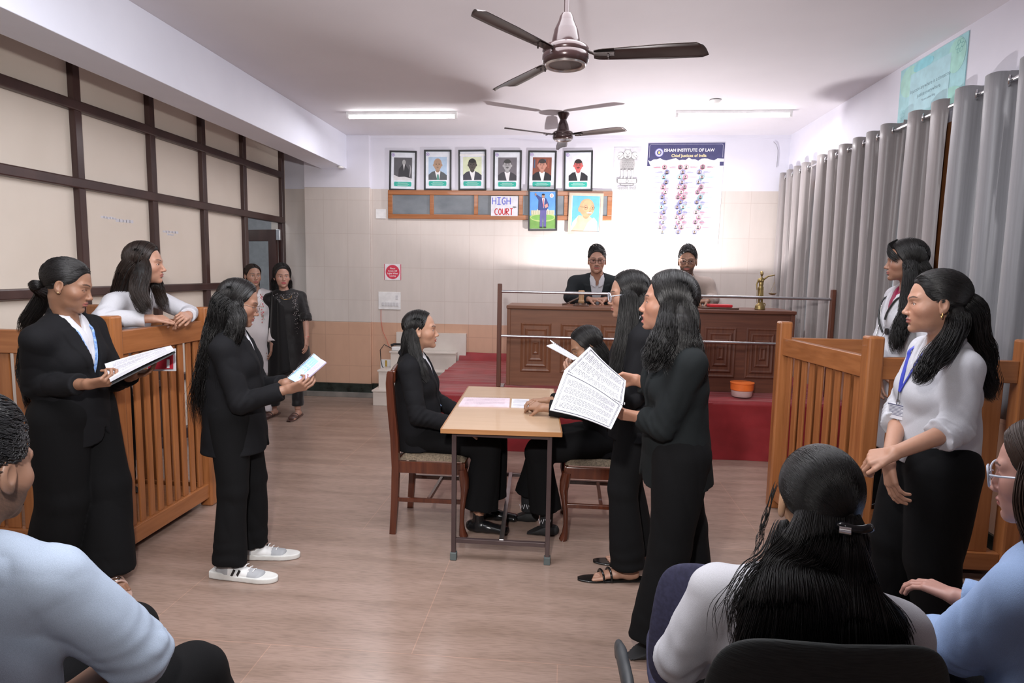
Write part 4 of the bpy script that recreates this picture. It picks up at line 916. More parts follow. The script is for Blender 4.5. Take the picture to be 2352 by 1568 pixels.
def surface(fn, lo, hi, h, B=8, name='mesh', mats=(), parent=None, colf=None, slack=1.35, matf=None):
    lo = np.array(lo, float); hi = np.array(hi, float)
    nb = np.ceil((hi - lo) / (h * B)).astype(int); n = nb * B + 1
    D = np.full(n, 1.0, f32)
    ii = np.stack(np.meshgrid(*[np.arange(k) for k in nb], indexing='ij'), -1).reshape(-1, 3)
    cen = (lo + (ii + .5) * B * h).astype(f32)
    dcn = fn(cen); keep = ii[np.abs(dcn) < B * h * .87 * slack + .004]
    sgn = dcn < 0
    for b, s_ in zip(ii, sgn):
        if s_: D[b[0] * B:(b[0] + 1) * B + 1, b[1] * B:(b[1] + 1) * B + 1, b[2] * B:(b[2] + 1) * B + 1] = -1.0
    g = np.stack(np.meshgrid(*[np.arange(B + 1)] * 3, indexing='ij'), -1).reshape(-1, 3)
    CH = max(1, 120000 // len(g))
    for c0 in range(0, len(keep), CH):
        kk = keep[c0:c0 + CH]
        pts = (lo + (kk[:, None, :] * B + g[None]) * h).astype(f32).reshape(-1, 3)
        d = fn(pts).reshape(len(kk), B + 1, B + 1, B + 1)
        for b, v in zip(kk, d): D[b[0] * B:(b[0] + 1) * B + 1, b[1] * B:(b[1] + 1) * B + 1, b[2] * B:(b[2] + 1) * B + 1] = v
    S_ = D < 0
    c = [S_[i:n[0] - 1 + i, j:n[1] - 1 + j, k:n[2] - 1 + k] for i in (0, 1) for j in (0, 1) for k in (0, 1)]
    cnt = sum(x.astype(np.int8) for x in c); mixed = (cnt > 0) & (cnt < 8)
    idx = np.argwhere(mixed)
    if len(idx) == 0: return None
    vid = np.full(mixed.shape, -1, np.int32); vid[mixed] = np.arange(len(idx))
    acc = np.zeros((len(idx), 3)); num = np.zeros(len(idx))
    cn = [(i, j, k) for i in (0, 1) for j in (0, 1) for k in (0, 1)]
    vals = {q: D[idx[:, 0] + q[0], idx[:, 1] + q[1], idx[:, 2] + q[2]] for q in cn}
    for q in cn:
        for ax in range(3):
            if q[ax] == 0:
                r = list(q); r[ax] = 1; r = tuple(r); a, b = vals[q], vals[r]; m = (a < 0) != (b < 0)
                t = np.where(m, a / (a - b + 1e-20), 0); t = np.clip(t, 0, 1)
                p = np.zeros((len(idx), 3)); p[:] = q; p[:, ax] = t
                acc[m] += p[m]; num[m] += 1
    vs = lo + (idx + acc / num[:, None]) * h
    fs = []
    for ax in range(3):
        o1, o2 = (ax + 1) % 3, (ax + 2) % 3
        sl0 = [slice(None)] * 3; sl1 = [slice(None)] * 3; sl0[ax] = slice(0, n[ax] - 1); sl1[ax] = slice(1, n[ax])
        for o in (o1, o2): sl0[o] = slice(1, n[o] - 1); sl1[o] = slice(1, n[o] - 1)
        A = S_[tuple(sl0)]; Bb = S_[tuple(sl1)]; e = np.argwhere(A != Bb)
        if len(e) == 0: continue
        inside = A[e[:, 0], e[:, 1], e[:, 2]]
        for o in (o1, o2): e[:, o] += 1
        def vidx(d1, d2):
            q = e.copy(); q[:, o1] -= d1; q[:, o2] -= d2; return vid[q[:, 0], q[:, 1], q[:, 2]]
        Q = np.stack([vidx(1, 1), vidx(0, 1), vidx(0, 0), vidx(1, 0)], 1)
        Q[~inside] = Q[~inside][:, ::-1]; fs.append(Q)
    fs = np.concatenate(fs); fs = fs[(fs >= 0).all(1)]
    # one relaxation pass
    nbr = np.zeros_like(vs); deg = np.zeros(len(vs))
    for a, b in ((0, 1), (1, 2), (2, 3), (3, 0)):
        np.add.at(nbr, fs[:, a], vs[fs[:, b]]); np.add.at(deg, fs[:, a], 1)
        np.add.at(nbr, fs[:, b], vs[fs[:, a]]); np.add.at(deg, fs[:, b], 1)
    vs = vs * .55 + .45 * nbr / np.maximum(deg, 1)[:, None]
    return vs, fs
def mesh_from(parts, name, mats, parent, colf=None, matf=None, pm=None):
    vs = []; fs = []; off = 0; mi = []
    for j, p in enumerate(parts):
        if p is None: continue
        vs.append(p[0]); fs.append(p[1] + off); off += len(p[0]); mi.append(np.full(len(p[1]), pm[j] if pm else 0))
    vs = np.concatenate(vs); fs = np.concatenate(fs)
    org = np.zeros(3); q = parent
    while q is not None: org += np.array(q.location); q = q.parent
    me = bpy.data.meshes.new(name); me.vertices.add(len(vs)); me.loops.add(len(fs) * 4); me.polygons.add(len(fs))
    me.vertices.foreach_set('co', (vs - org).astype(f32).ravel()); me.loops.foreach_set('vertex_index', fs.astype(np.int32).ravel())
    me.polygons.foreach_set('loop_start', np.arange(len(fs), dtype=np.int32) * 4); me.polygons.foreach_set('loop_total', np.full(len(fs), 4, np.int32))
    me.polygons.foreach_set('use_smooth', np.ones(len(fs), bool))
    if not isinstance(mats, (list, tuple)): mats = [mats]
    for m in mats: me.materials.append(m)
    if colf is not None:
        ca = me.color_attributes.new('Col', 'FLOAT_COLOR', 'POINT'); cc = np.ones((len(vs), 4), f32); cc[:, :3] = colf(vs.astype(f32)); ca.data.foreach_set('color', cc.ravel())
    me.update()
    if pm: me.polygons.foreach_set('material_index', np.concatenate(mi).astype(np.int32))
    if matf is not None:
        cen = vs[fs].mean(1); me.polygons.foreach_set('material_index', matf(cen.astype(f32)).astype(np.int32))
    o = bpy.data.objects.new(name, me); COL.objects.link(o)
    if parent is not None: o.parent = parent
    return o
def rotm(fwd, up=(0, 0, 1)):
    "columns: right, forward, up"
    f = unit(fwd); r = unit(np.cross(f, up)); u = np.cross(r, f); return np.stack([r, f, u], 1)

# ------------------------------------------------------------------ materials for people
def cloth(name, c, rough=.8, sheen=.15, fine=700, bump=.25):
    return noise_mat(name, tuple(a * .92 for a in c), tuple(min(1, a * 1.06) for a in c), (fine, fine, fine), detail=1, rough=rough, sheen=sheen, bump=bump, spec=.18)
SUIT = cloth('black_suiting', (.0070, .0070, .0085), .85, .0); SUIT2 = cloth('dark_green_black_suiting', (.0085, .0105, .0115), .85, .0); TROU = cloth('black_trouser_cloth', (.0045, .0045, .0052), .9, .0)
WSH = cloth('white_shirt_cotton', (.54, .54, .58), .75, .0); BSH = cloth('pale_blue_shirt', (.36, .43, .54), .75, .0); BSH2 = cloth('sky_blue_shirt', (.30, .42, .66), .75, .05); TAN = cloth('tan_blazer', (.33, .27, .24), .85)
GSUIT = cloth('charcoal_jacket', (.018, .022, .025), .8, 0); WKUR = cloth('white_kurta_cotton', (.68, .65, .67), .7, .0)
def hair_mat(name, c, rough=.38):
    m, nt, N, L, B = nodes(name); B.inputs['Base Color'].default_value = (*c, 1)
    n = N.new('ShaderNodeTexNoise'); n.inputs['Scale'].default_value = 1; n.inputs['Detail'].default_value = 2; L.new(coords(N, L, (500, 500, 20)), n.inputs['Vector'])
    b = N.new('ShaderNodeBump'); b.inputs['Strength'].default_value = .35; b.inputs['Distance'].default_value = .001; L.new(n.outputs[0], b.inputs['Height']); L.new(b.outputs[0], B.inputs['Normal'])
    setp(B, rough=rough, spec=.45); return m
HBASE = hair_mat('hair_underlayer', (.008, .007, .007), .62)
HAIR = hair_mat('black_hair', (.010, .009, .009)); HAIRB = hair_mat('dark_brown_hair', (.022, .013, .010)); HAIRG = hair_mat('greying_black_hair', (.014, .014, .016), .33)
SKIN = col_mat('skin', .48, .08, 500, sss=.08)
SKIN.node_tree.nodes['Principled BSDF'].inputs['Subsurface Radius'].default_value = (.01, .004, .002)
EYEW = plain('eye_white', (.62, .58, .56), rough=.2); EYEI = plain('dark_iris', (.02, .01, .008), rough=.1)
LENS = plain('wire_frame_metal', (.25, .2, .17), metal=.9, rough=.3); LENSC = plain('clear_pale_frame', (.55, .6, .7), rough=.15); LENSD = plain('dark_frame', (.02, .015, .015), rough=.3)

# ------------------------------------------------------------------ head
def head_field(q, o=None):
    "q: points in head space (right, forward, up); chin -.112, crown +.118"
    o = o or {}
    ax = np.abs(q[:, 0]); qs = np.stack([ax, q[:, 1], q[:, 2]], 1)
    fw = o.get('face_w', 1.0)
    d = ell(q, (0, -.012, .033), (.074, .094, .085))
    d = smin(d, ell(q, (0, .022, -.022), (.060 * fw, .060, .078)), .03)
    d = smin(d, ell(q, (0, .034, -.066), (.045 * fw, .044, .038)), .025)
    d = smin(d, ell(qs, (.039 * fw, .049, -.022), (.024, .026, .024)), .024)
    d = smin(d, ell(q, (0, .072, -.093), (.019, .017, .016)), .022)
    d = smin(d, ell(q, (0, .066, -.055), (.032, .021, .030)), .018)
    d = smin(d, cap(qs, (.008, .082 - .003 * o.get('fem', 1), .022), (.042, .067 - .002 * o.get('fem', 1), .026), .008, .009), .016)
    d = smax(d, -ell(qs, (.031, .092, .004), (.016, .014, .010)), .013)
    # eyelids
    lid = ell(qs, (.031, .0665, .003), (.0155, .0135, .0125))
    d = smin(d, lid, .004)
    if o.get('eyes', 1) > 0: d = smax(d, -ell(qs, (.031, .0805, .0025 - .001), (.0122, .010, .0042 * o.get('eyes', 1))), .0015)
    # nose
    nl = o.get('nose', .82 if o.get('fem', 1) else 1.05)
    d = smin(d, cap(q, (0, .078, .012), (0, .087 + .0115 * nl, -.026), .0062, .0088), .010)
    d = smin(d, ell(q, (0, .0905 + .0115 * nl, -.031), (.0100, .0098, .0086)), .006)
    d = smin(d, ell(qs, (.0105, .089 + .004 * nl, -.0345), (.0068, .0095, .0068)), .005)
    d = smax(d, -ell(qs, (.0065, .094, -.0425), (.0035, .006, .004)), .002)
    # lips
    op = o.get('mouth', 0.0)
    d = smin(d, ell(q, (0, .0875, -.0555), (.0215, .008, .0050)), .005)
    d = smin(d, ell(q, (0, .0860, -.0665 - op), (.0185, .0085, .0058)), .005)
    d = smax(d, -ell(q, (0, .0960, -.0608 - op * .5), (.021, .008, .0014 + op * .5)), .002)
    d = smax(d, -ell(q, (0, .0865, -.078 - op), (.016, .005, .004)), .006)
    # ears
    if o.get('ears', 1):
        e = ell(qs, (.0775, -.010, -.002), (.0085, .0175, .031))
        e = smax(e, -ell(qs, (.0870, -.006, .002), (.0085, .011, .020)), .004)
        e = smin(e, ell(qs, (.0765, -.004, -.028), (.006, .008, .010)), .006)
        d = smin(d, e, .006)
    return d
def skin_col(q, base, o=None):
    "own colour of the skin: lips, brows, stubble, hairline"
    o = o or {}
    base = np.array(base, f32); c = np.tile(base, (len(q), 1)); ax = np.abs(q[:, 0])
    def mixc(m, col): 
        m = np.clip(m, 0, 1)[:, None]; return c * (1 - m) + np.array(col, f32) * m
    op = o.get('mouth', 0.0)
    lm = 1.15 - np.sqrt((q[:, 0] / .024) ** 2 + ((q[:, 2] + .0608 + op * .5) / (.0105 + op * .6)) ** 2); lm = np.clip(lm * 5, 0, 1) * (q[:, 1] > .07)
    c = mixc(lm * .85, o.get('lip', (.30, .085, .075)))
    bz = .0262 + .0055 * np.sin(np.clip((ax - .012) / .038, 0, 1) * 2.4) - .002
    bm = np.clip(1 - np.abs(q[:, 2] - bz) / (.0034 * (1.15 - .6 * np.clip((ax - .035) / .02, 0, 1))), 0, 1) * ((ax > .011) & (ax < .052) & (q[:, 1] > .03))
    c = mixc(np.clip(bm * 2.2, 0, .88), (.02, .014, .012))
    # lash line
    r = np.sqrt(((ax - .031) / .0145) ** 2 + ((q[:, 2] - .0022) / .0062) ** 2)
    c = mixc(np.clip(1 - np.abs(r - 1) / .2, 0, 1) * (q[:, 1] > .07) * (q[:, 2] > .0005) * .9, (.015, .01, .01))
    # cheeks slightly redder
    ck = np.exp(-((ax - .042) ** 2 + (q[:, 2] + .028) ** 2) / .0007) * (q[:, 1] > .02)
    c = mixc(ck * .22, base * np.array((1.15, .75, .72), f32))
    nm = np.exp(-((q[:, 0]) ** 2 + (q[:, 2] + .0425) ** 2) / .00002) * (q[:, 1] > .08)
    if o.get('beard'):
        jaw = np.clip((-.016 - q[:, 2] - .42 * (q[:, 1] - .01)) / .016, 0, 1) * np.clip((q[:, 1] + .025) / .02, 0, 1) * np.clip((q[:, 2] + .135) / .02, 0, 1)
        jaw = np.maximum(jaw, np.exp(-((q[:, 2] + .047) / .007) ** 2) * (ax < .032) * (q[:, 1] > .06)); jaw *= (1 - lm)
        n = .75 + .25 * wob(q, 900, 3)
        c = mixc(jaw * o['beard'] * n, (.02, .016, .015))
    if o.get('moustache'):
        mo = np.exp(-((q[:, 2] + .0475) / .0052) ** 2) * (ax < .027) * (q[:, 1] > .06); c = mixc(mo * o['moustache'], (.03, .02, .018))
    if o.get('bindi'):
        bd = np.clip(1.4 - np.sqrt((q[:, 0] / .0035) ** 2 + ((q[:, 2] - .030) / .010) ** 2), 0, 1) * (q[:, 1] > .05); c = mixc(np.clip(bd * 3, 0, 1), (.6, .06, .02))
    return c
def torso_frame(spec): pass

# ------------------------------------------------------------------ hand
def hand_prims(w, d, n, side, curl=(.3, .3, .3, .3), spread=.06, thumb=(.55, .65, .35), k=1.0, tcurl=.4):
    """w wrist, d finger direction, n palm normal; side +1/-1 puts the thumb on side*cross(d,n)... returns fingers (lists of capsules)"""
    w = np.array(w, float); d = unit(d); n = unit(np.array(n) - d * np.dot(n, d)); t = unit(np.cross(d, n)) * side
    lens = [(.041, .025, .020), (.046, .029, .021), (.042, .027, .021), (.033, .020, .018)]
    met = [.083, .086, .081, .073]; off = [.029, .0095, -.0095, -.027]
    palm = []; fing = []
    for i in range(4):
        b0 = w + t * off[i] * .55 * k + d * .006; kn = w + d * met[i] * k + t * off[i] * k
        palm.append((b0, kn, .0145 * k, .0108 * k))
        c = curl[i] if hasattr(curl, '__len__') else curl
        a = c * .9; p = kn; sp = spread * (1.5 - i)
        ch = []
        for j, (l, f_) in enumerate(zip(lens[i], (1.0, 1.15, .8))):
            dd = unit(d * math.cos(a) + n * math.sin(a) + t * sp * math.cos(a))
            q = p + dd * l * k; r0 = (.0088, .0080, .0072)[j] * k * (1 if i < 3 else .9)
            ch.append((p, q, r0, r0 * .93)); p = q; a += c * f_
        fing.append(ch)
    b0 = w + t * .018 * k + d * .014 * k; tb = unit(d * thumb[0] + t * thumb[1] + n * thumb[2])
    p1 = b0 + tb * .040 * k; t2 = unit(tb + d * .35 * tcurl + n * .25 * tcurl - t * .3 * tcurl); p2 = p1 + t2 * .032 * k; t3 = unit(t2 + d * .3 * tcurl - t * .35 * tcurl + n * .1); p3 = p2 + t3 * .026 * k
    fing.append([(b0, p1, .0150 * k, .0108 * k), (p1, p2, .0102 * k, .0092 * k), (p2, p3, .0092 * k, .0080 * k)])
    return palm, fing, w
def hand_field(Q, hp, fore=None):
    palm, fing, w = hp
    d = None
    for a, b, r0, r1 in palm: e = cap(Q, a, b, r0, r1); d = e if d is None else smin(d, e, .012)
    for i, ch in enumerate(fing):
        f_ = None
        for a, b, r0, r1 in ch: e = cap(Q, a, b, r0, r1); f_ = e if f_ is None else smin(f_, e, .003)
        d = smin(d, f_, .010 if i == 4 else .004)
    if fore is not None: d = smin(d, fore(Q), .014)
    return d

def ik(a, c, l1, l2, pole):
    a = np.array(a, float); c = np.array(c, float); v = c - a; L = np.linalg.norm(v); u = v / L
    if L > (l1 + l2) * .998: c = a + u * (l1 + l2) * .998; L = (l1 + l2) * .998
    x = (l1 * l1 - l2 * l2 + L * L) / (2 * L); h = math.sqrt(max(l1 * l1 - x * x, 1e-8))
    p = np.array(pole, float); p = p - u * p.dot(u); return a + u * x + unit(p) * h, c

# ------------------------------------------------------------------ strands
def strands(mb_list, paths, r, n=3):
    "thin tapered tubes; paths: array (k, m, 3)"
    pth = np.array(paths, float); K, M_, _ = pth.shape
    tan = np.gradient(pth, axis=1); tan /= np.linalg.norm(tan, axis=2, keepdims=True) + 1e-12
    ref = np.where(np.abs(tan[..., 2:3]) < .9, np.array([0, 0, 1.]), np.array([1., 0, 0]))
    a = np.cross(tan, ref); a /= np.linalg.norm(a, axis=2, keepdims=True) + 1e-12; b = np.cross(tan, a)
    prof = np.ones(M_); prof[-max(2, M_ // 5):] = np.linspace(1, .15, max(2, M_ // 5)); prof[0] = .3
    rr = (np.array(r).reshape(-1, 1) if hasattr(r, '__len__') else np.full((K, 1), r)) * prof[None]
    ring = [pth + (math.cos(2 * math.pi * j / n) * a + math.sin(2 * math.pi * j / n) * b) * rr[..., None] for j in range(n)]
    vs = np.stack(ring, 2).reshape(-1, 3)
    k_, m_, j_ = np.meshgrid(np.arange(K), np.arange(M_ - 1), np.arange(n), indexing='ij')
    base = k_ * M_ * n + m_ * n
    fs = np.stack([base + j_, base + (j_ + 1) % n, base + n + (j_ + 1) % n, base + n + j_], -1).reshape(-1, 4)
    return vs, fs
def catmull(pts, m):
    pts = np.array(pts, float); k = len(pts); t = np.linspace(0, k - 1 - 1e-6, m); i = t.astype(int); f = (t - i)[:, None]
    g = lambda j: pts[np.clip(j, 0, k - 1)]
    p0, p1, p2, p3 = g(i - 1), g(i), g(i + 1), g(i + 2)
    return .5 * ((2 * p1) + (-p0 + p2) * f + (2 * p0 - 5 * p1 + 4 * p2 - p3) * f ** 2 + (-p0 + 3 * p1 - 3 * p2 + p3) * f ** 3)

def lock_strands(lock, N, seed, M_=26, wave=.0, wfreq=3.0, spread=1.05, tip=.25):
    "strands riding on the surface of a hair lock: list of (centre, side radius, depth radius), side vector"
    rs = np.random.RandomState(seed); pts, rx, ry, side = lock['p'], lock['rx'], lock['ry'], unit(lock['s'])
    C = catmull(pts, M_); RX = catmull(np.array(rx)[:, None] * np.ones(3), M_)[:, 0]; RY = catmull(np.array(ry)[:, None] * np.ones(3), M_)[:, 0]
    tan = np.gradient(C, axis=0); tan /= np.linalg.norm(tan, axis=1, keepdims=True)
    s = side - tan * (tan @ side)[:, None]; s /= np.linalg.norm(s, axis=1, keepdims=True); dpt = np.cross(tan, s)
    out = []
    tt = np.linspace(0, 1, M_)
    for i in range(N):
        a = rs.uniform(0, 2 * math.pi); rad = rs.uniform(.86, spread); drift = rs.uniform(-.35, .35); ph = rs.uniform(0, 6.28); fr = wfreq * rs.uniform(.85, 1.15)
        aa = a + drift * tt; fl = 1 + tip * rs.normal() * tt ** 3
        w = wave * tt ** .5
        p = C + s * ((RX * np.cos(aa) * rad * fl) + w * np.sin(fr * 2 * math.pi * tt + ph * .35 + a))[:, None] + dpt * ((RY * np.sin(aa) * rad * fl) + w * .7 * np.cos(fr * 2 * math.pi * tt + ph * .35 + a))[:, None]
        cut = rs.uniform(.80, 1.0); i0 = rs.randint(0, 3); p = catmull(p[i0:max(6, int(M_ * cut))], M_)
        out.append(p)
    return out
def lock_field(Q, lock, seed=0, wave=0.0, wfreq=3.0):
    pts, rx, ry, s = lock['p'], lock['rx'], lock['ry'], lock['s']; d = None
    C = catmull(pts, 2 * len(pts)); RX = catmull(np.array(rx)[:, None] * np.ones(3), 2 * len(pts))[:, 0]; RY = catmull(np.array(ry)[:, None] * np.ones(3), 2 * len(pts))[:, 0]
    for i in range(len(C) - 1):
        e = ecap(Q, C[i], C[i + 1], s, (RX[i], RY[i]), (RX[i + 1], RY[i + 1])); d = e if d is None else smin(d, e, .006)
    return d
# ================================================================== people
def tform(nb, pp, f):
    up = unit(np.array(nb) - np.array(pp)); f = np.array(f, float); f = unit(f - up * f.dot(up)); r = np.cross(f, up); return np.stack([r, f, up], 1)

def k_(s): return s.k
def ridge(Q, f, seed, st=(1, 1, .7)): return 1 - 2.2 * np.abs(wob(Q, f, seed, stretch=st)) ** .7
class Person:
    def __init__(s, label, c, hf, nb, pp, tf, k=1.0, root=None, hup=(0, 0, 1), skin=(.42, .23, .15), hres=.0024, cres=.007, fem=True, w=1.0, group=None, head=None, hk=None, shw=.165):
        s.k = k; s.w = w; s.c = np.array(c, float); s.RH = rotm(hf, hup); s.nb = np.array(nb, float); s.pp = np.array(pp, float); s.RT = tform(nb, pp, tf)
        s.skin = skin; s.hres = hres; s.cres = cres; s.fem = fem; s.ho = dict(head or {}, fem=fem); s.hk = hk or k; s.shw = shw
        root = root if root is not None else (pp[0], pp[1], 0)
        s.root = thing('person', label, 'person', root, group)
        s.arms = {}; s.legs = {}; s.hands = {}; s.locks = []; s.seed = int(abs(c[0] * 137 + c[1] * 71)) % 97
        s.L = np.linalg.norm(s.nb - s.pp) / .45
    def sh(s, side):   # side +1 right, -1 left
        r, f, u = s.RT[:, 0], s.RT[:, 1], s.RT[:, 2]
        return s.nb + r * side * (s.shw - .004) * s.k * s.w - u * .077 * s.k - f * .005
    def hip(s, side):
        r, f, u = s.RT[:, 0], s.RT[:, 1], s.RT[:, 2]; return s.pp + r * side * .088 * s.k * s.w - u * .02
    def T(s, a, b, c_):
        "torso coordinates (right, forward, up from pelvis) scaled"
        return s.pp + s.RT @ (np.array([a * s.k * s.w, b * s.k, c_ * s.L]))
    def arm(s, side, wrist, pole=(0, 0, -1), hand=None, l1=.275, l2=.245, cuff=.02, elbow=None):
        a = s.sh(side)
        if elbow is None: e, w_ = ik(a, wrist, l1 * s.k, l2 * s.k, pole)
        else: e, w_ = np.array(elbow, float), np.array(wrist, float)
        s.arms[side] = (a, e, w_, cuff)
        if hand: s.hands[side] = hand_prims(w_, **hand)
    def leg(s, side, ankle, pole=None, l1=.42, l2=.41, foot=None, knee=None):
        h = s.hip(side); pole = s.RT[:, 1] if pole is None else pole
        if knee is None and np.linalg.norm(np.array(ankle) - h) > .70 * k_(s): d_ = np.linalg.norm(np.array(ankle) - h) * .5035; kn, an = ik(h, ankle, d_, d_, pole)
        elif knee is None: kn, an = ik(h, ankle, l1 * s.k, l2 * s.k, pole)
        else: kn, an = np.array(knee, float), np.array(ankle, float)
        s.legs[side] = (h, kn, an, unit(foot if foot is not None else [s.RT[0, 1], s.RT[1, 1], 0]))
    # ---- fields
    def trunk(s, Q, off=0.0, skirt=None, belly=0.0, upto=1):
        k = s.k; r = s.RT[:, 0]
        sec = [(-.07, .150, .110), (0.02, .162, .115), (.13, .132 + belly * .5, .098 + belly), (.25, .146, .106 + belly * .4), (.34, .148, .094), (.395, .105, .070)]
        d = None
        for (z0, x0, y0), (z1, x1, y1) in zip(sec, sec[1:]):
            if skirt and z1 <= .1: continue
            e = ecap(Q, s.T(0, 0, z0), s.T(0, 0, z1), r, (x0 * k * s.w + off, y0 * k + off), (x1 * k * s.w + off, y1 * k + off)); d = e if d is None else smin(d, e, .02)
        if skirt:
            hz, fx, fy = skirt
            e = ecap(Q, s.T(0, 0, .15), s.T(0, 0, hz), r, (.136 * k * s.w + off, .102 * k + belly + off), (.136 * k * s.w + off + fx, .105 * k + belly * .7 + off + fy)); d = smin(d, e, .02)
        for sd in (-1, 1): d = smin(d, cap(Q, s.T(sd * .045, -.008, .405), s.sh(sd) + s.RT[:, 2] * .006, .052 * k + off, .043 * k + off), .035)
        if s.fem:
            for sd in (-1, 1): d = smin(d, ell(Q, s.T(sd * .066, .062, .262), (.056 * k + off, .052 * k + off, .056 * k + off), s.RT.astype(f32)), .035)
        return d
    def sleeve(s, Q, side, off=.016, cuffw=.0, fold=.004, stop=None, up=False):
        a, e, w_, cuff = s.arms[side]; k = s.k
        d1 = cap(Q, a, e, .045 * k + off, .038 * k + off); u = unit(w_ - e); end = w_ - u * cuff
        rw = .029 * k + off * .9 + cuffw
        if stop: end = e + (w_ - e) * stop; rw = .036 * k + off + cuffw
        d2 = cap(Q, e, end + u * .03, .040 * k + off, rw)
        d2 = np.maximum(d2, (Q - V(end)) @ V(u))
        if up: return d1 + .0035 * ridge(Q, 24, 9 + side) 
        d = smin(d1, d2, .012)
        if fold:
            ne = np.exp(-((Q - V(e)) ** 2).sum(1) / .009); ua = unit(e - a)
            ph = (Q - V(e)) @ V(ua + u) * 120 + 3 * wob(Q, 18, 5 + side)
            d = d + fold * 1.2 * np.sin(ph) * ne * (.6 + .4 * wob(Q, 20, 31)) + .0035 * ridge(Q, 24, 9 + side) + .0015 * wob(Q, 60, 8)
        return d
    def tl(s, Q): 
        "points in torso coordinates (unscaled metres; z from pelvis)"
        return (Q - V(s.pp)) @ s.RT.astype(f32)
    def bounds(s, pts, m): pts = np.array(pts); return pts.min(0) - m, pts.max(0) + m
    def mesh(s, fn, pts, m, h, name, mat, colf=None):
        lo, hi = s.bounds(pts, m); r = surface(fn, lo, hi, h)
        return mesh_from([r], name, mat, s.root, colf) if r else None
    # ---- body
    def body(s, bare=(), neck_extra=0, feet=()):
        k = s.k; hk = s.hk; RH = s.RH.astype(f32); c = V(s.c)
        nk0 = s.c + s.RH @ np.array([0, -.018, -.055]) * hk
        def head(Q):
            q = (Q - c) @ RH / hk; d = head_field(q, s.ho) * hk
            d = smin(d, cap(Q, nk0, s.nb - s.RT[:, 2] * .01, .047 * k * (1 if s.fem else 1.12), .050 * k * (1 if s.fem else 1.15)), .018)
            d = smin(d, cap(Q, s.nb - s.RT[:, 2] * .01, s.nb - s.RT[:, 2] * .05, .050 * k, .07 * k), .02)
            return d
        pts = [s.c + s.RH @ np.array(p) * hk for p in ((-.09, -.11, -.12), (.09, .12, .125), (-.09, .12, -.12), (.09, -.11, .125))] + [s.nb - s.RT[:, 2] * .06]
        lo, hi = s.bounds(pts, .03 * hk); parts = [surface(head, lo, hi, s.hres)]
        s.hand_pts = []
        for sd, hp in s.hands.items():
            a, e, w_, cuff = s.arms[sd]
            fl = .55 if sd in bare else .35
            e2 = w_ + (e - w_) * (1.0 if sd in bare else fl)
            fore = lambda Q, e2=e2, w_=w_, sd=sd: cap(Q, e2, w_, (.036 if sd in bare else .030) * k, .0235 * k)
            pts = [e2, w_] + [q for ch in hp[1] for p_ in ch for q in p_[:2]]
            lo, hi = s.bounds(pts, .05 if sd in bare else .035); parts.append(surface(lambda Q, hp=hp, fore=fore: hand_field(Q, hp, fore), lo, hi, max(.0022, s.hres * .95)))
        for ft in feet: parts.append(ft)
        # trunk and limbs under the clothes
        def under(Q):
            d = s.trunk(Q, -.006)
            for sd, (a, e, w_, cu) in s.arms.items(): d = smin(d, smin(cap(Q, a, e, .040 * k, .033 * k), cap(Q, e, e + (w_ - e) * .8, .033 * k, .022 * k), .01), .01)
            for sd, (h, kn, an, fd) in s.legs.items(): d = smin(d, smin(cap(Q, h, kn, .070 * k, .050 * k), cap(Q, kn, an, .048 * k, .034 * k), .01), .01)
            return d
        pts = [s.pp - .15, s.pp + .15, s.nb] + [p for a in s.arms.values() for p in a[:3]] + [p for l in s.legs.values() for p in l[:3]]
        lo, hi = s.bounds(pts, .08); parts.append(surface(under, lo, hi, .014, B=6))
        def col(vs):
            q = (vs - c) @ RH / hk; base = np.array(s.skin, f32) * np.array([.88, .86, .86], f32)
            cc = skin_col(q, base, s.ho); far = (np.abs(q) > .2).any(1) | (q[:, 2] < -.125); cc[far] = base
            return cc
        b = mesh_from(parts, 'body', SKIN, s.root, col); s.eyes(); return b
    def eyes(s, gaze=None):
        if s.ho.get('eyes', 1) < .25 or s.ho.get('noeye'): return
        hk = s.hk
        g0 = np.array(s.ho.get('gaze', (0, 1, -.05))); g0 = unit(g0)
        for sd in (-1, 1):
            c = s.c + s.RH @ np.array([sd * .031, .0668, .0028]) * hk; g = s.RH @ g0; R = rotm(g, s.RH[:, 2]); r = .0120 * hk
            mb = MB(); n = 12
            ths = [0, .16, .30, .44, .7, 1.0, 1.4, 1.9, 2.5]
            vs = [c + R @ np.array([r * math.sin(t) * math.cos(2 * math.pi * j / n), r * math.cos(t), r * math.sin(t) * math.sin(2 * math.pi * j / n)]) for t in ths for j in range(n)]
            m = len(ths)
            for i in range(m - 1): mb.add(vs[i * n:(i + 2) * n], [(j, (j + 1) % n, n + (j + 1) % n, n + j) for j in range(n)], 1 if i < 3 else 0)
            mb.build('eye', [EYEW, EYEI], s.root, smooth=80)
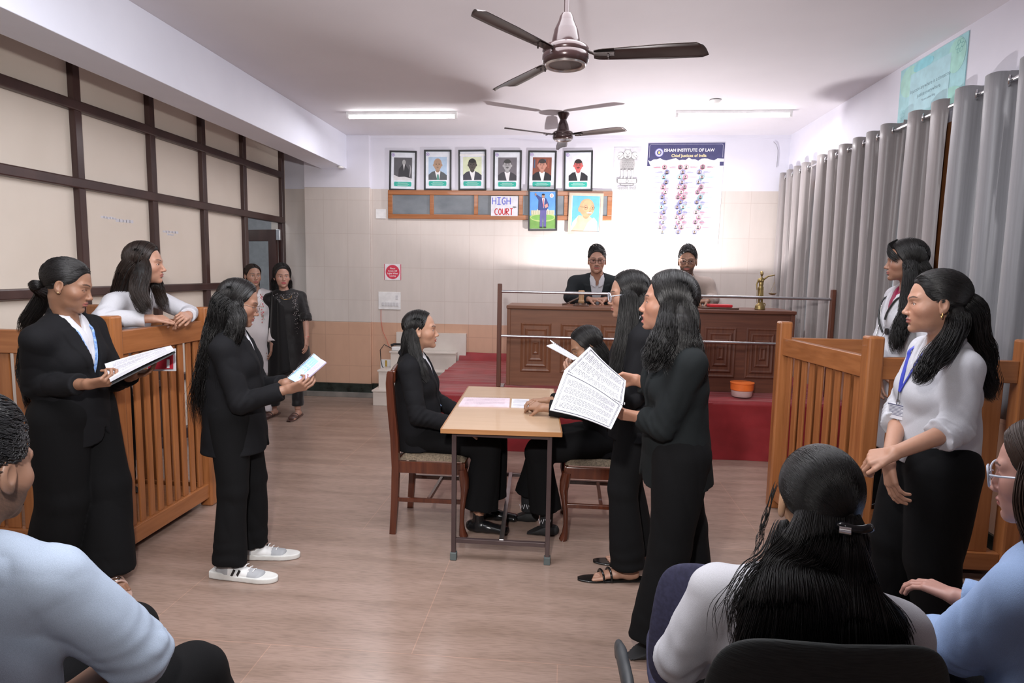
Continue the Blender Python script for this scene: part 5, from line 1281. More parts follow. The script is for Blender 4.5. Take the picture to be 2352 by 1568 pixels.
    # ---- clothes
    def jacket(s, name='jacket', mat=None, hem=-.10, off=.016, flare=(.035, .03), vdepth=.30, vw=.055, lapel=True, belly=0.0, wrinkle=.003, collar=True, stop=None, cuffw=.004, sleeves=(1, -1), round_hem=True, open_w=0.0, placket=False, h=None, skirt=True, fold=.004, vtop=.44):
        RT = s.RT.astype(f32); k = s.k; zt = .45 * s.L
        def fn(Q):
            t = s.tl(Q); x, y, z = t[:, 0], t[:, 1], t[:, 2]
            d = s.trunk(Q, off, (hem / s.L - .02, flare[0], flare[1]) if skirt else None, belly)
            d = d + (.0022 * wob(Q, 22, s.seed) + .0024 * ridge(Q, 20, s.seed + 2)) * (wrinkle / .003) + .0012 * wob(Q, 60, s.seed + 3, stretch=(1, 1, .4))
            d = np.maximum(d, hem - z + (0.0))
            # neck cut
            d = smax(d, -(np.sqrt(x * x + (y + .008) ** 2 + ((z - zt - .025) * .9) ** 2) - .062 * k), .01)
            v0 = zt - vdepth * k; wv = np.clip((z - v0) / (vdepth * k), 0, 1.25) * vw * k + open_w
            if vdepth > 0:
                vd = np.maximum(np.abs(x) - wv, -(y - .02)); vd = np.maximum(vd, v0 - z if not open_w else -vd * 0 - 1)
                if lapel:
                    lw = np.clip((z - v0) / (vdepth * k), 0, 1); band = np.maximum(np.abs(x) - wv - .012 - .050 * k * np.minimum(1, lw * 1.5), -(y - .0)); band = np.maximum(band, v0 - z); band = np.maximum(band, z - zt + .035)
                    ds = s.trunk(Q, off + .006, (hem / s.L, flare[0], flare[1]) if skirt else None, belly); d = smin(d, np.maximum(ds, band), .002)
                d = smax(d, -vd * 1.0, .003)
            if round_hem:   # cut-away front corners
                cy = hem + .07; rr = .07
                cut = np.maximum(np.maximum(-(np.sqrt((np.abs(x) - .075) ** 2 + (z - cy) ** 2) - rr), z - cy), np.abs(x) - .075); cut = np.maximum(cut, -(y - .02)); d = smax(d, -cut, .004)
            for sd in sleeves:
                if sd in s.arms: d = smin(smin(d, s.sleeve(Q, sd, off, cuffw, up=True), .035), s.sleeve(Q, sd, off, cuffw, stop=stop, fold=fold), .008)
            if collar:
                n = unit(s.c - s.nb); hgt = (Q - V(s.nb)) @ V(n); rad = np.sqrt(np.maximum(((Q - V(s.nb)) ** 2).sum(1) - hgt ** 2, 0))
                ring = np.maximum(np.abs(rad - (.064 * k + .010 * (.04 - hgt) / .04 * 1.2)) - .0045, np.maximum(-.03 - hgt, hgt - .030 + .9 * np.maximum(y, -.02))); d = smin(d, np.maximum(ring, y - .035), .004)
            return d
        s.jfn = fn
        pts = [s.T(-.2, -.16, hem / s.L - .03), s.T(.2, .2, hem / s.L - .03), s.T(.2, -.16, .45), s.T(-.2, .18, .45)]
        for sd in sleeves:
            if sd in s.arms: pts += list(s.arms[sd][:3])
        j = s.mesh(fn, pts, .09, h or s.cres, name, mat or SUIT); s.jk = j; s.joff = off; s.jhem = hem
        return j
    def front_point(s, x, z, off=.02, skirt=None):
        "point on the clothed chest at torso x, height z"
        o = s.T(0, 0, 0) + s.RT @ np.array([x, 0, z]); d = s.RT[:, 1]; ts = np.linspace(0, .24, 140); P_ = np.array([o + d * t for t in ts], f32)
        if getattr(s, 'jfn', None) is not None:
            v = np.minimum(s.jfn(P_), s.trunk(P_, .010)) - max(.0025, off - s.joff if off - s.joff < .02 else .004); w_ = np.nonzero(v < 0)[0]; i = w_[-1] if len(w_) else 60
            return o + d * ts[i]
        v = s.trunk(P_, off, skirt); i = np.argmax(v > 0); return o + d * ts[i]
    def shirt(s, mat=WSH, name='shirt', off=.008, hem=.05, collar=True, vdepth=.06, collar_h=.036, open_=.014):
        zt = .45 * s.L; k = s.k
        def fn(Q):
            t = s.tl(Q); x, y, z = t[:, 0], t[:, 1], t[:, 2]; d = s.trunk(Q, off); d = np.maximum(d, hem - z)
            d = smax(d, -(np.sqrt(x * x + (y + .012) ** 2 + ((z - zt - .02) * .9) ** 2) - .057 * k), .006)
            v = np.maximum(np.abs(x) - np.clip((z - zt + vdepth) / max(vdepth, .01), 0, 1.2) * .03 * k, -y); d = smax(d, -v, .004)
            if collar:
                n = unit(s.c - s.nb); hgt = (Q - V(s.nb)) @ V(n); rad = np.sqrt(np.maximum(((Q - V(s.nb)) ** 2).sum(1) - hgt ** 2, 0))
                ring = np.maximum(np.abs(rad - (.056 * k + .35 * (collar_h - hgt))) - .0035, np.maximum(-.012 - hgt - .5 * np.maximum(y, 0), hgt - collar_h)); gap = np.maximum(np.abs(x) - open_ - .6 * np.maximum(0, hgt + .01), -(y - .02))
                d = smin(d, np.maximum(ring, -gap), .003)
            return d
        return s.mesh(fn, [s.T(-.17, -.13, hem / s.L), s.T(.17, .17, .48), s.T(0, 0, .55)], .03, .0042, name, mat)
    def trousers(s, name='trousers', mat=TROU, r=(.088, .066, .066, .085), top=.10, hem=.03, flat=1.0, gap=.012, h=None):
        k = s.k; side = s.RT[:, 0]
        def fn(Q):
            t = s.tl(Q)
            d = ecap(Q, s.T(0, 0, -.03), s.T(0, 0, top / s.L), s.RT[:, 0], (.166 * k * s.w, .118 * k), (.140 * k * s.w, .108 * k)); legs = None; d = np.maximum(d, t[:, 2] - top)
            for sd, (hp_, kn, an, fd) in s.legs.items():
                fw = s.RT[:, 1]; sdv = unit(np.cross(fd, (0, 0, 1)))
                a = ecap(Q, hp_, kn, sdv, (r[0] * k, r[0] * k * 1.08), (r[1] * k, r[1] * k * 1.05)); u = unit(an - kn)
                b = ecap(Q, kn, an + u * .05, sdv, (r[2] * k, r[2] * k * 1.05), (r[3] * k, r[3] * k * 1.15))
                b = np.maximum(b, (Q - V(an + u * hem)) @ V(u))
                l = smin(a, b, .02); l = l + .0030 * wob(Q, 26, 21 + sd, stretch=(1, 1, .3)) + .0045 * ridge(Q, 17, 25 + sd, (1, 1, .45)) + .0035 * np.exp(-((Q - V(an)) ** 2).sum(1) / .012) * np.sin((Q @ V(u)) * 80 + 4 * wob(Q, 16, 4))
                legs = l if legs is None else smin(legs, l, gap)
            d = smin(d, legs, .03)
            return d
        pts = [s.T(-.18, -.14, -.1), s.T(.18, .14, .15)] + [p for l in s.legs.values() for p in l[:3]]
        return s.mesh(fn, pts, .13, h or s.cres * 1.1, name, mat)
    def shoe(s, side, kind='flat', mat=None, L=.25, w=.044):
        h, kn, an, fd = s.legs[side]; k = s.k; heel = np.array([an[0], an[1], 0]) - fd * .045 * k; heel[2] = s.floor
        lat = np.cross(fd, (0, 0, 1.)); toe = heel + fd * L * k * .93
        up = np.array([0, 0, 1.])
        def fn(Q, grow=0.0):
            d = ecap(Q, heel + up * .035, heel + fd * .10 * k + up * .032, lat, (.034 * k, .034), (.037 * k, .032))
            d = smin(d, ecap(Q, heel + fd * .10 * k + up * .032, toe - fd * .03 + up * .024, lat, (.037 * k, .032), (w * k, .024)), .02)
            d = smin(d, cap(Q, heel + fd * .045 * k + up * .03, an + up * .01, .036 * k, .034 * k), .02)
            if kind == 'flat' or kind == 'boot': d = np.maximum(d, (Q[:, 2] - s.floor) - (.062 if kind == 'flat' else .13) + .10 * np.clip(((Q - V(heel)) @ V(fd) - .05) / .2, 0, 1) * (kind == 'flat'))
            d = np.maximum(d, s.floor + .002 - Q[:, 2])
            return d
        pts = [heel, toe, an]; 
        if kind == 'sneaker':
            up_ = s.mesh(lambda Q: np.maximum(fn(Q), Q[:, 2] - s.floor - .085), pts, .06, .004, 'shoe', [plain('white_leather', (.68, .68, .68), rough=.5), plain('grey_suede', (.36, .37, .39), rough=.8)])
            if up_:
                me = up_.data; n = len(me.polygons); cen = np.zeros(n * 3, f32); me.polygons.foreach_get('center', cen); cen = cen.reshape(-1, 3) + np.array(s.root.location, f32)
                a_ = (cen - V(heel)) @ V(fd) / (L * k); z_ = cen[:, 2] - s.floor
                me.polygons.foreach_set('material_index', (((a_ > .62) & (z_ < .062)) | ((a_ < .2) & (z_ < .07))).astype(np.int32))
            def sole(Q):
                t = (Q - V(heel)) @ V(fd); d = ecap(Q, heel + up * .018, toe - fd * .03 + up * .02, lat, (.040 * k, .10), ((w + .005) * k, .10)); return np.maximum(np.maximum(d, s.floor + .001 - Q[:, 2]), Q[:, 2] - s.floor - .030 - .01 * np.clip(1 - t / .08, 0, 1))
            r = surface(sole, *s.bounds(pts, .06), .004); so = mesh_from([r], 'sole', plain('white_rubber', (.66, .66, .64), rough=.5), up_)
            mb = MB()
            for j in range(2):
                o_ = heel + fd * (.085 + .03 * j) * k + lat * side * .0385 * k + up * .045
                mb.obox(o_, unit(fd * .5 + up), lat, unit(fd - up * .5), .018, .003, .006)
            mb.build('side_stripe', MT['black'], up_)
            mb = MB()
            for j in range(4): o_ = heel + fd * (.12 + .022 * j) * k + up * (.084 - .011 * j); mb.tube([o_ - lat * .02, o_ + up * .006, o_ + lat * .02], .0025, 6)
            mb.build('laces', MT['white'], up_, smooth=60)
            return up_
        return s.mesh(fn, pts, .06, .005, 'shoe', mat or plain('black_leather', (.010, .010, .011), rough=.28))
    def foot_surface(s, side):
        h, kn, an, fd = s.legs[side]; k = s.k; heel = np.array([an[0], an[1], s.floor]) - fd * .04 * k; lat = np.cross(fd, (0, 0, 1.)); up = np.array([0, 0, 1.])
        def fn(Q):
            d = ecap(Q, heel + up * .034, heel + fd * .1 * k + up * .036, lat, (.028, .026), (.032, .025)); d = smin(d, ecap(Q, heel + fd * .1 * k + up * .036, heel + fd * .165 * k + up * .026, lat, (.032, .025), (.040, .015)), .015)
            d = smin(d, cap(Q, heel + fd * .03 + up * .03, an + up * .08, .026, .036), .02)
            for j in range(5):
                o = (j - 2) * .0165 * (1 if side > 0 else -1); ln = (.055, .052, .047, .041, .034)[j] if True else .04
                b = heel + fd * .165 * k + lat * o * -1 + up * .022; d = smin(d, cap(Q, b, b + fd * ln + up * -.008, .0105 if j == 0 else .008, .0095 if j == 0 else .0068), .004)
            return np.maximum(d, s.floor + .010 - Q[:, 2])
        return surface(fn, *s.bounds([heel, heel + fd * .26, an + up * .1], .05), .003)
    def sandal(s, side, mat, buckle=None):
        h, kn, an, fd = s.legs[side]; k = s.k; heel = np.array([an[0], an[1], s.floor]) - fd * .05 * k; lat = np.cross(fd, (0, 0, 1.)); up = np.array([0, 0, 1.])
        def sole(Q):
            d = ecap(Q, heel + fd * .02, heel + fd * .215 * k, lat, (.034, .1), (.044, .1)); return np.maximum(np.maximum(d, s.floor + .001 - Q[:, 2]), Q[:, 2] - s.floor - .011)
        o = s.mesh(sole, [heel, heel + fd * .25], .06, .004, 'sandal', mat)
        mb = MB()
        for a_, hh in ((.145, .056), (.185, .046)):
            mb.tube([heel + fd * (a_ + .01 * math.cos(t)) * k + lat * .043 * math.cos(t) + up * (.008 + hh * math.sin(t)) for t in np.linspace(0, math.pi, 9)], .006, 8)
        mb.build('strap', mat, o, smooth=60)
        if buckle:
            mb = MB(); mb.tube([heel + fd * (.165 + .018 * math.cos(t)) + lat * .02 * math.sin(t) + up * .056 for t in np.linspace(0, 2 * math.pi, 13)], .004, 6); mb.build('buckle', buckle, o, smooth=60)
        return o
    # ---- hair
    def hair(s, style='part', mat=HAIR, vol=1.0, N=500, r=.0009, locks=(), expose_ear=False, fringe=0.0, pony=None, wave=0.0, wfreq=3, seed=1, line=0.0, short=False, lockN=260, hx=None, backdrop=True):
        base_i = []; hk = s.hk; RH = s.RH.astype(f32); c = V(s.c); parts = []
        E0 = np.array([0, -.016, .039]); ER = np.array([.0815 * (1 + .5 * (vol - 1)), .101 * (1 + .5 * (vol - 1)), .0885 * vol])
        if style == 'short': ER = np.array([.081, .102, .092 * vol])
        zt = [-.16, -.09, -.05, -.02, .01, .04, .07, .10, .13]
        if style in ('part', 'loose'): yt = [-.03, -.01, .000, .008, .020, .042, .056, .064, .070]
        elif style == 'back': yt = [-.07, -.065, -.05, -.02, .018, .044, .060, .070, .075]
        else: yt = [-.08, -.075, -.060, -.03, .012, .040, .056, .072, .085]
        yt = np.array(yt) + line
        def field(Q):
            q = (Q - c) @ RH / hk; ax = np.abs(q[:, 0])
            d = ell(q, E0, ER)
            yl = np.interp(q[:, 2], zt, yt) - .18 * np.maximum(0, .05 - ax) * (style == 'part') * 0
            if style != 'short' and fringe == 0: yl = yl - .012 * np.clip(ax / .06, 0, 1) * np.clip((q[:, 2] - .03) / .04, 0, 1) + .006
            d = smax(d, (q[:, 1] - yl) * .9, .007)
            if style in ('back', 'short'): d = smax(d, -ell(np.stack([ax, q[:, 1], q[:, 2]], 1), (.086, -.006, -.012), (.030, .026 if style == 'short' else .024, .036)), .016); d = smax(d, -(q[:, 2] + .075 + (0 if style == 'back' else -.004)) , .01)
            if style in ('part', 'loose'): d = d + .0045 * np.exp(-(q[:, 0] / .0035) ** 2) * (q[:, 1] > -.04) * (q[:, 2] > .05); d = smax(d, -(q[:, 2] + .105), .01)
            if style == 'short': d = d - .006 * np.abs(wob(q, 70, s.seed + 2)) * np.clip(q[:, 2] / .05, 0, 1) * vol + .0006 * np.sin(q[:, 0] * 520 + 2.5 * wob(q, 30, 4)) * np.clip((q[:, 2] - .02) / .04, 0, 1)
            elif style == 'back': ang = np.arctan2(q[:, 2] - .0, q[:, 0]); d = d + .0005 * np.sin(ang * 95 + 3 * wob(q, 16, 4))
            else: phi = np.arctan2(-(q[:, 1] - E0[1]), q[:, 2] - E0[2]); d = d + .0004 * np.sin(phi * 80 + 2 * wob(q, 14, 4))
            return d * hk + .0012
        pts = [s.c + s.RH @ np.array(p) * hk for p in ((-.09, -.13, -.12), (.09, .10, .15), (-.09, .10, -.12), (.09, -.13, .15))]
        parts.append(surface(field, *s.bounds(pts, .02), max(.0028, s.hres * 1.15)))
        rs = np.random.RandomState(seed); E0w = E0; path = []
        m = 16; tt = np.linspace(0, 1, m)
        def on_e(d, rr): d = d / np.linalg.norm(d, axis=-1, keepdims=True); return E0 + d * ER * rr
        if style in ('part', 'loose'):
            for i in range(N):
                sd = rs.choice([-1, 1]); u = rs.uniform(0, 1); phi = -.78 + 2.85 * u      # angle back from straight up/forward
                a = np.array([sd * .03, -math.sin(phi) * 1, math.cos(phi)]); a[1] = -math.sin(phi); 
                sw = .25 + .5 * rs.uniform(); b = np.array([sd * (1.0 - .55 * max(0, u - .6)), -.10 - 1.1 * u * .9 + .12 * rs.normal() * .3, -.75 - .3 * rs.uniform()])
                if u < .14: b = np.array([sd, .10 - u, -.55])
                mid = np.array([sd * .8, a[1] * .55 + .0, .55])
                dd = (a[None] * ((1 - tt) ** 2)[:, None] + mid[None] * (2 * tt * (1 - tt))[:, None] + b[None] * (tt ** 2)[:, None])
                path.append(on_e(dd, 1.005 + .03 * rs.uniform() + .012 * np.sin(tt * 3.14)[:, None]))
        elif style == 'back':
            pn = np.array(pony if pony is not None else (0, -.105, .0)); pd = (pn - E0) / ER
            for i in range(N):
                th = rs.uniform(-1, 1) * 2.05; a = np.array([math.sin(th), .70 * math.cos(th * .8) + .03, .78 * math.cos(th) + .12]); 
                if a[2] < -.2: a[2] = -.2 - rs.uniform() * .4; a[1] = -.2
                b = unit(pd) + rs.normal(size=3) * .04
                dd = a[None] * (1 - tt)[:, None] + b[None] * tt[:, None] + np.array([0, 0, .35])[None] * (np.sin(math.pi * tt) * max(0, math.cos(th)))[:, None] * .6
                path.append(on_e(dd, 1.005 + .02 * rs.uniform()))
        else:
            for i in range(N):
                z = rs.uniform(-.5, 1); th = rs.uniform(0, 6.283); dr = np.array([math.sqrt(1 - min(1, z * z)) * math.cos(th), math.sqrt(1 - min(1, z * z)) * math.sin(th), z])
                p0 = E0 + dr * ER
                if p0[1] > np.interp(p0[2], zt, yt) - .004 or (abs(p0[0]) > .06 and -.04 < p0[1] < .03 and p0[2] < .02): continue
                comb = np.array(hx if hx is not None else (.6, -.5, .2)); comb = comb - dr * comb.dot(dr); ln = (.02 + .03 * max(0, z)) * vol
                cur = .006 * np.sin(tt * 6 + th * 3)[:, None] * np.cross(dr, comb)
                path.append(p0 + dr * (.002 + .010 * vol * np.sin(tt * 2.2))[:, None] * max(.3, z) + comb[None] * (tt * ln)[:, None] + cur)
        if style != 'short':      # strands that follow or start at the hairline
            for i in range(N // 2):
                sd = rs.choice([-1, 1]); back = .004 + .030 * rs.uniform() ** 2
                def hl(z, off): 
                    y = np.interp(z, zt, yt) - off; q_ = 1 - ((y - E0[1]) / ER[1]) ** 2 - ((z - E0[2]) / ER[2]) ** 2
                    return np.array([sd * ER[0] * math.sqrt(max(q_, .0)), y, z])
                if style == 'back':
                    z = rs.uniform(-.01, .122); p0 = hl(z, back - .002); a = (p0 - E0) / ER; b = unit((np.array(pony if pony is not None else (0, -.105, .0)) - E0) / ER) + rs.normal(size=3) * .05
                    dd = a[None] * (1 - tt)[:, None] + b[None] * tt[:, None] + np.array([sd * .9, 0, .25])[None] * (np.sin(math.pi * tt))[:, None] * (.25 + .3 * (abs(a[0]) > .5)); path.append(on_e(dd, 1.006 + .018 * rs.uniform()))
                else:
                    z0, z1 = rs.uniform(.09, .125), rs.uniform(-.09, -.02); pp_ = np.array([hl(z0 + (z1 - z0) * t_, back) for t_ in tt]); pp_[:, 0] = np.where(np.abs(pp_[:, 0]) < .004, sd * .004, pp_[:, 0]); low = pp_[:, 2] < 0; pp_[:, 0] = np.where(low, sd * .079, pp_[:, 0])
                    for _ in range(2): pp_[1:-1] = (pp_[:-2] + pp_[1:-1] * 2 + pp_[2:]) / 4
                    dq = (pp_ - E0) / ER; nn_ = np.linalg.norm(dq, axis=1, keepdims=True); pp_ = E0 + dq / np.maximum(nn_, 1.0) * ER; path.append(pp_ + np.array([sd * .0012, .0008, .0008]))
        if path:
            W_ = np.array([s.c + (p @ s.RH.T) * hk for p in path]); parts.append(strands(None, W_, r * (.8 + .5 * rs.uniform(size=len(W_)))))
        for li, lk in enumerate(locks):
            wv = lk.get('wave', wave); lf = lk
            pts = np.array(lk['p']); R_m = max(max(lk['rx']), max(lk['ry']))
            inner = dict(lk); tp_ = [1] * (len(pts) - 2) + [.72, .22]; inner['rx'] = [a * .92 * q_ for a, q_ in zip(lk['rx'], tp_)]; inner['ry'] = [a * .92 * q_ for a, q_ in zip(lk['ry'], tp_)]
            if max(lk['rx'][-1], lk['rx'][-2] * .6) < .06: inner['p'] = list(pts[:-1]) + [pts[-2] * .45 + pts[-1] * .55]
            else: inner['rx'] = [a * .92 for a in lk['rx']]; inner['ry'] = [a * .92 for a in lk['ry']]
            tw = V(unit(lk['s']))
            def lfn(Q, inner=inner, li=li, wv=wv, tw=tw):
                d = lock_field(Q, inner); g = Q @ tw
                return d + .0010 * np.sin(g * 420 + 3.5 * wob(Q, 10, li + 5, stretch=(1, 1, .4))) + .0010 * np.sin((Q[:, 0] * .7 + Q[:, 1] * .7) * 300 + 3 * wob(Q, 10, li, stretch=(1, 1, .5))) + wv * .12 * wob(Q, 30, li + 40, stretch=(1, 1, .5))
            base_i.append(len(parts)); parts.append(surface(lfn, pts.min(0) - R_m - .01, pts.max(0) + R_m + .01, lk.get('h', .0045)))
            st_ = lock_strands(lk, lk.get('N', lockN), seed + li * 7, wave=wv, wfreq=lk.get('wf', wfreq), spread=lk.get('spread', 1.07), tip=lk.get('tip', .25)); parts.append(strands(None, np.array(st_), r * (.8 + .5 * rs.uniform(size=len(st_)))))
        return mesh_from(parts, 'hair', [mat, HBASE], s.root, pm=[1 if (i_ == 0 or i_ in base_i) else 0 for i_ in range(len(parts))])
    def glasses(s, mat=LENS, w=.024, h=.019, r=.0011, lens=True):
        hk = s.hk; g = None; mb = MB(); W_ = lambda x, y, z: s.c + s.RH @ np.array([x, y, z]) * hk
        for sd in (-1, 1):
            mb.tube([W_(sd * (.033 + w * math.copysign(abs(math.cos(t)) ** .8, math.cos(t))), .0975 - .006 * math.cos(t) , .000 + h * math.copysign(abs(math.sin(t)) ** .8, math.sin(t))) for t in np.linspace(0, 2 * math.pi, 25)], r * hk, 6, caps=False)
            mb.tube([W_(sd * .057, .091, .006), W_(sd * .074, .070, .008), W_(sd * .0805, .0, .010), W_(sd * .079, -.02, -.002)], r * hk, 6)
        mb.tube([W_(-.009, .1, .003), W_(0, .103, .006), W_(.009, .1, .003)], r * hk, 6)
        g = mb.build('glasses', mat, s.root, smooth=60)
        if lens:
            for sd in (-1, 1):
                mb = MB(); mb.add([W_(sd * (.033 + w * .97 * math.cos(t)), .0975 - .006 * math.cos(t), .97 * h * math.sin(t)) for t in np.linspace(0, 2 * math.pi, 21)[:-1]], [tuple(range(20))]); mb.build('lens', LENSG, g, solid=.0008)
        return g
    def lanyard(s, mat, pts_z=(.43, .25), width=.009, card=None, x0=.05, off=.025, cardmat=None, zend=None, skirt=None):
        "two straps down the chest meeting at a card"
        g = None; zt = .45 * s.L; mb = MB(); meet = zt - (zend or .26)
        for sd in (-1, 1):
            pts = [s.nb + s.RT @ np.array([sd * .045, -.04, .02]), s.nb + s.RT @ np.array([sd * .062, -.01, .02])]
            for f_ in (0.06, .25, .5, .75, 1.0): pts.append(s.front_point(sd * x0 * (1 - f_), zt - .03 - (zt - .03 - meet) * f_, off))
            C = catmull(pts, 24)
            mb.tube(C, width, 6, flat=.22)
        l = mb.build('lanyard', mat, s.root, smooth=40)
        e = s.front_point(0, meet, off + .004)
        if card is not None:
            cb = e - np.array([0, 0, 1.]) * card[2]; tc = unit((CAMC[0] - e[0], CAMC[1] - e[1], 0)); nf = unit(np.array([s.RT[0, 1], s.RT[1, 1], 0]) + .9 * tc); R = np.stack([np.cross(nf, (0, 0, 1.)), nf, np.array([0, 0, 1.])], 1); mb = MB(); mb.tube([e, cb], .003, 6); mb.tube([cb + np.array([0, 0, .0]) + R[:, 0] * .008 * math.cos(t) + np.array([0, 0, .012 * math.sin(t)]) for t in np.linspace(0, 6.28, 9)], .0015, 5); mb.build('clip', MT['steel'], l, smooth=50)
            cc = cb - np.array([0, 0, card[1] / 2 + .01]); mb = MB(); mb.obox(cc, R[:, 0], R[:, 1], np.array([0, 0, 1.]), card[0] / 2, .0012, card[1] / 2, 0)
            o_ = cc + R[:, 1] * .0014
            for j in range(7): rect(mb, -card[0] * .42, card[1] * (.32 - j * .095), card[0] * (.42 - .2 * (j % 3) * .5), card[1] * (.32 - j * .095) + .0022, o_, -R[:, 0], (0, 0, 1), 1)
            rect(mb, -card[0] * .5, card[1] * .42, card[0] * .5, card[1] * .5, o_, -R[:, 0], (0, 0, 1), 1)
            mb.build('card', [MT['paper'], ink((.12, .12, .2))], l)
        return l
    def buttons(s, zs, mat, off, x=0.0, r=.008, skirt=None):
        for z in zs:
            p = s.front_point(x, z, off, skirt); mb = MB(); mb.tube([p, p + s.RT[:, 1] * .004], r, 12); mb.build('button', mat, s.root, smooth=30)
m, nt, N, L, B = nodes('spectacle_lens'); setp(B, trans=1.0, rough=.0, ior=1.1); B.inputs['Base Color'].default_value = (.97, .97, 1, 1); LENSG = m


def page(mb, A, B_, C_, D0, bend=0.0, th=.001, mi=0, li=1, rows=18, border=False, text=True, seed=0, margin=.1, lw=.0016, nu=8, both=False):
    "printed sheet: A-B top edge, D-C bottom edge"
    A, B_, C_, D0 = [np.array(a, float) for a in (A, B_, C_, D0)]; nrm = unit(np.cross(B_ - A, D0 - A))
    if nrm @ (CAMC - A) < 0: nrm = -nrm
    f = lambda u, v, o=0: (A * (1 - u) + B_ * u) * (1 - v) + (D0 * (1 - u) + C_ * u) * v + nrm * (bend * math.sin(math.pi * u) + o)
    mb.grid(lambda u, v: f(u, v, 0), nu, 4, mi); mb.grid(lambda u, v: f(1 - u, v, -th), nu, 4, mi)
    for e in (0, 1): mb.grid(lambda u, v: f(e, u, -th * v), 4, 1, mi); mb.grid(lambda u, v: f(u, e, -th * v), nu, 1, mi)
    rs = random.Random(seed); H = np.linalg.norm(D0 - A); hv = lw / H
    def strip(u0, u1, v, o=.0004, w=hv):
        k = max(1, int((u1 - u0) * nu + .5)); mb.grid(lambda a, b: f(u0 + (u1 - u0) * a, v + w * b, o), k, 1, li)
        if both: mb.grid(lambda a, b: f(u0 + (u1 - u0) * (1 - a), v + w * b, -th - o), k, 1, li)
    if text:
        for r in range(rows):
            v = margin * 1.4 + (1 - margin * 2.4) * r / rows
            if r % 7 == 6: continue
            u = margin + (.05 if r % 7 == 0 else 0); end = 1 - margin - (rs.uniform(.1, .5) if r % 7 == 5 else 0)
            while u < end:
                l = rs.uniform(.02, .07); strip(u, min(end, u + l), v); u += l + .012
    if border:
        for o_ in (.045, .06):
            W_ = np.linalg.norm(B_ - A); wu = lw * .7 / W_
            strip(o_, 1 - o_, o_ * .8); strip(o_, 1 - o_, 1 - o_ * .8)
            for uu in (o_, 1 - o_): mb.grid(lambda a, b: f(uu + wu * a, o_ * .8 + (1 - 1.6 * o_) * b, .0004), 1, 4, li)
def spiral(mb, A, B_, n, r, out, nrm, mi=0):
    A = np.array(A); B_ = np.array(B_); out = unit(out); nrm = unit(nrm)
    for j in range(n): o = A + (B_ - A) * (j + .5) / n; mb.tube([o + nrm * r * math.cos(t) + out * r * .8 * math.sin(t) for t in np.linspace(0, 6.283, 9)], .0010, 4, mi, caps=False)
def PX(x, y, Y): return np.array(P(x, y, Y))
def fa(x, y, a, dz=0.0):
    'direction as seen from the camera: 0 right, 90 towards it, 180 left, 270 away'
    v = unit((x, y, 0)); r = np.array([v[1], -v[0], 0]); a = R_(a); d = r * math.cos(a) - v * math.sin(a); return (d[0], d[1], dz)
def LK(pts, rx, ry, s, **k): return dict(p=[np.array(a, float) for a in pts], rx=rx, ry=ry, s=s, **k)
def hd(p, x, y, z): return p.c + p.RH @ np.array([x, y, z]) * p.hk
BLUEL = noise_mat('blue_lanyard', (.10, .22, .55), (.35, .5, .75), (60, 60, 90), detail=2, rough=.5)
ROYAL = plain('royal_blue_ribbon', (.03, .05, .42), rough=.45)
GOLDM = plain('small_gold', (.75, .5, .2), metal=1, rough=.25)

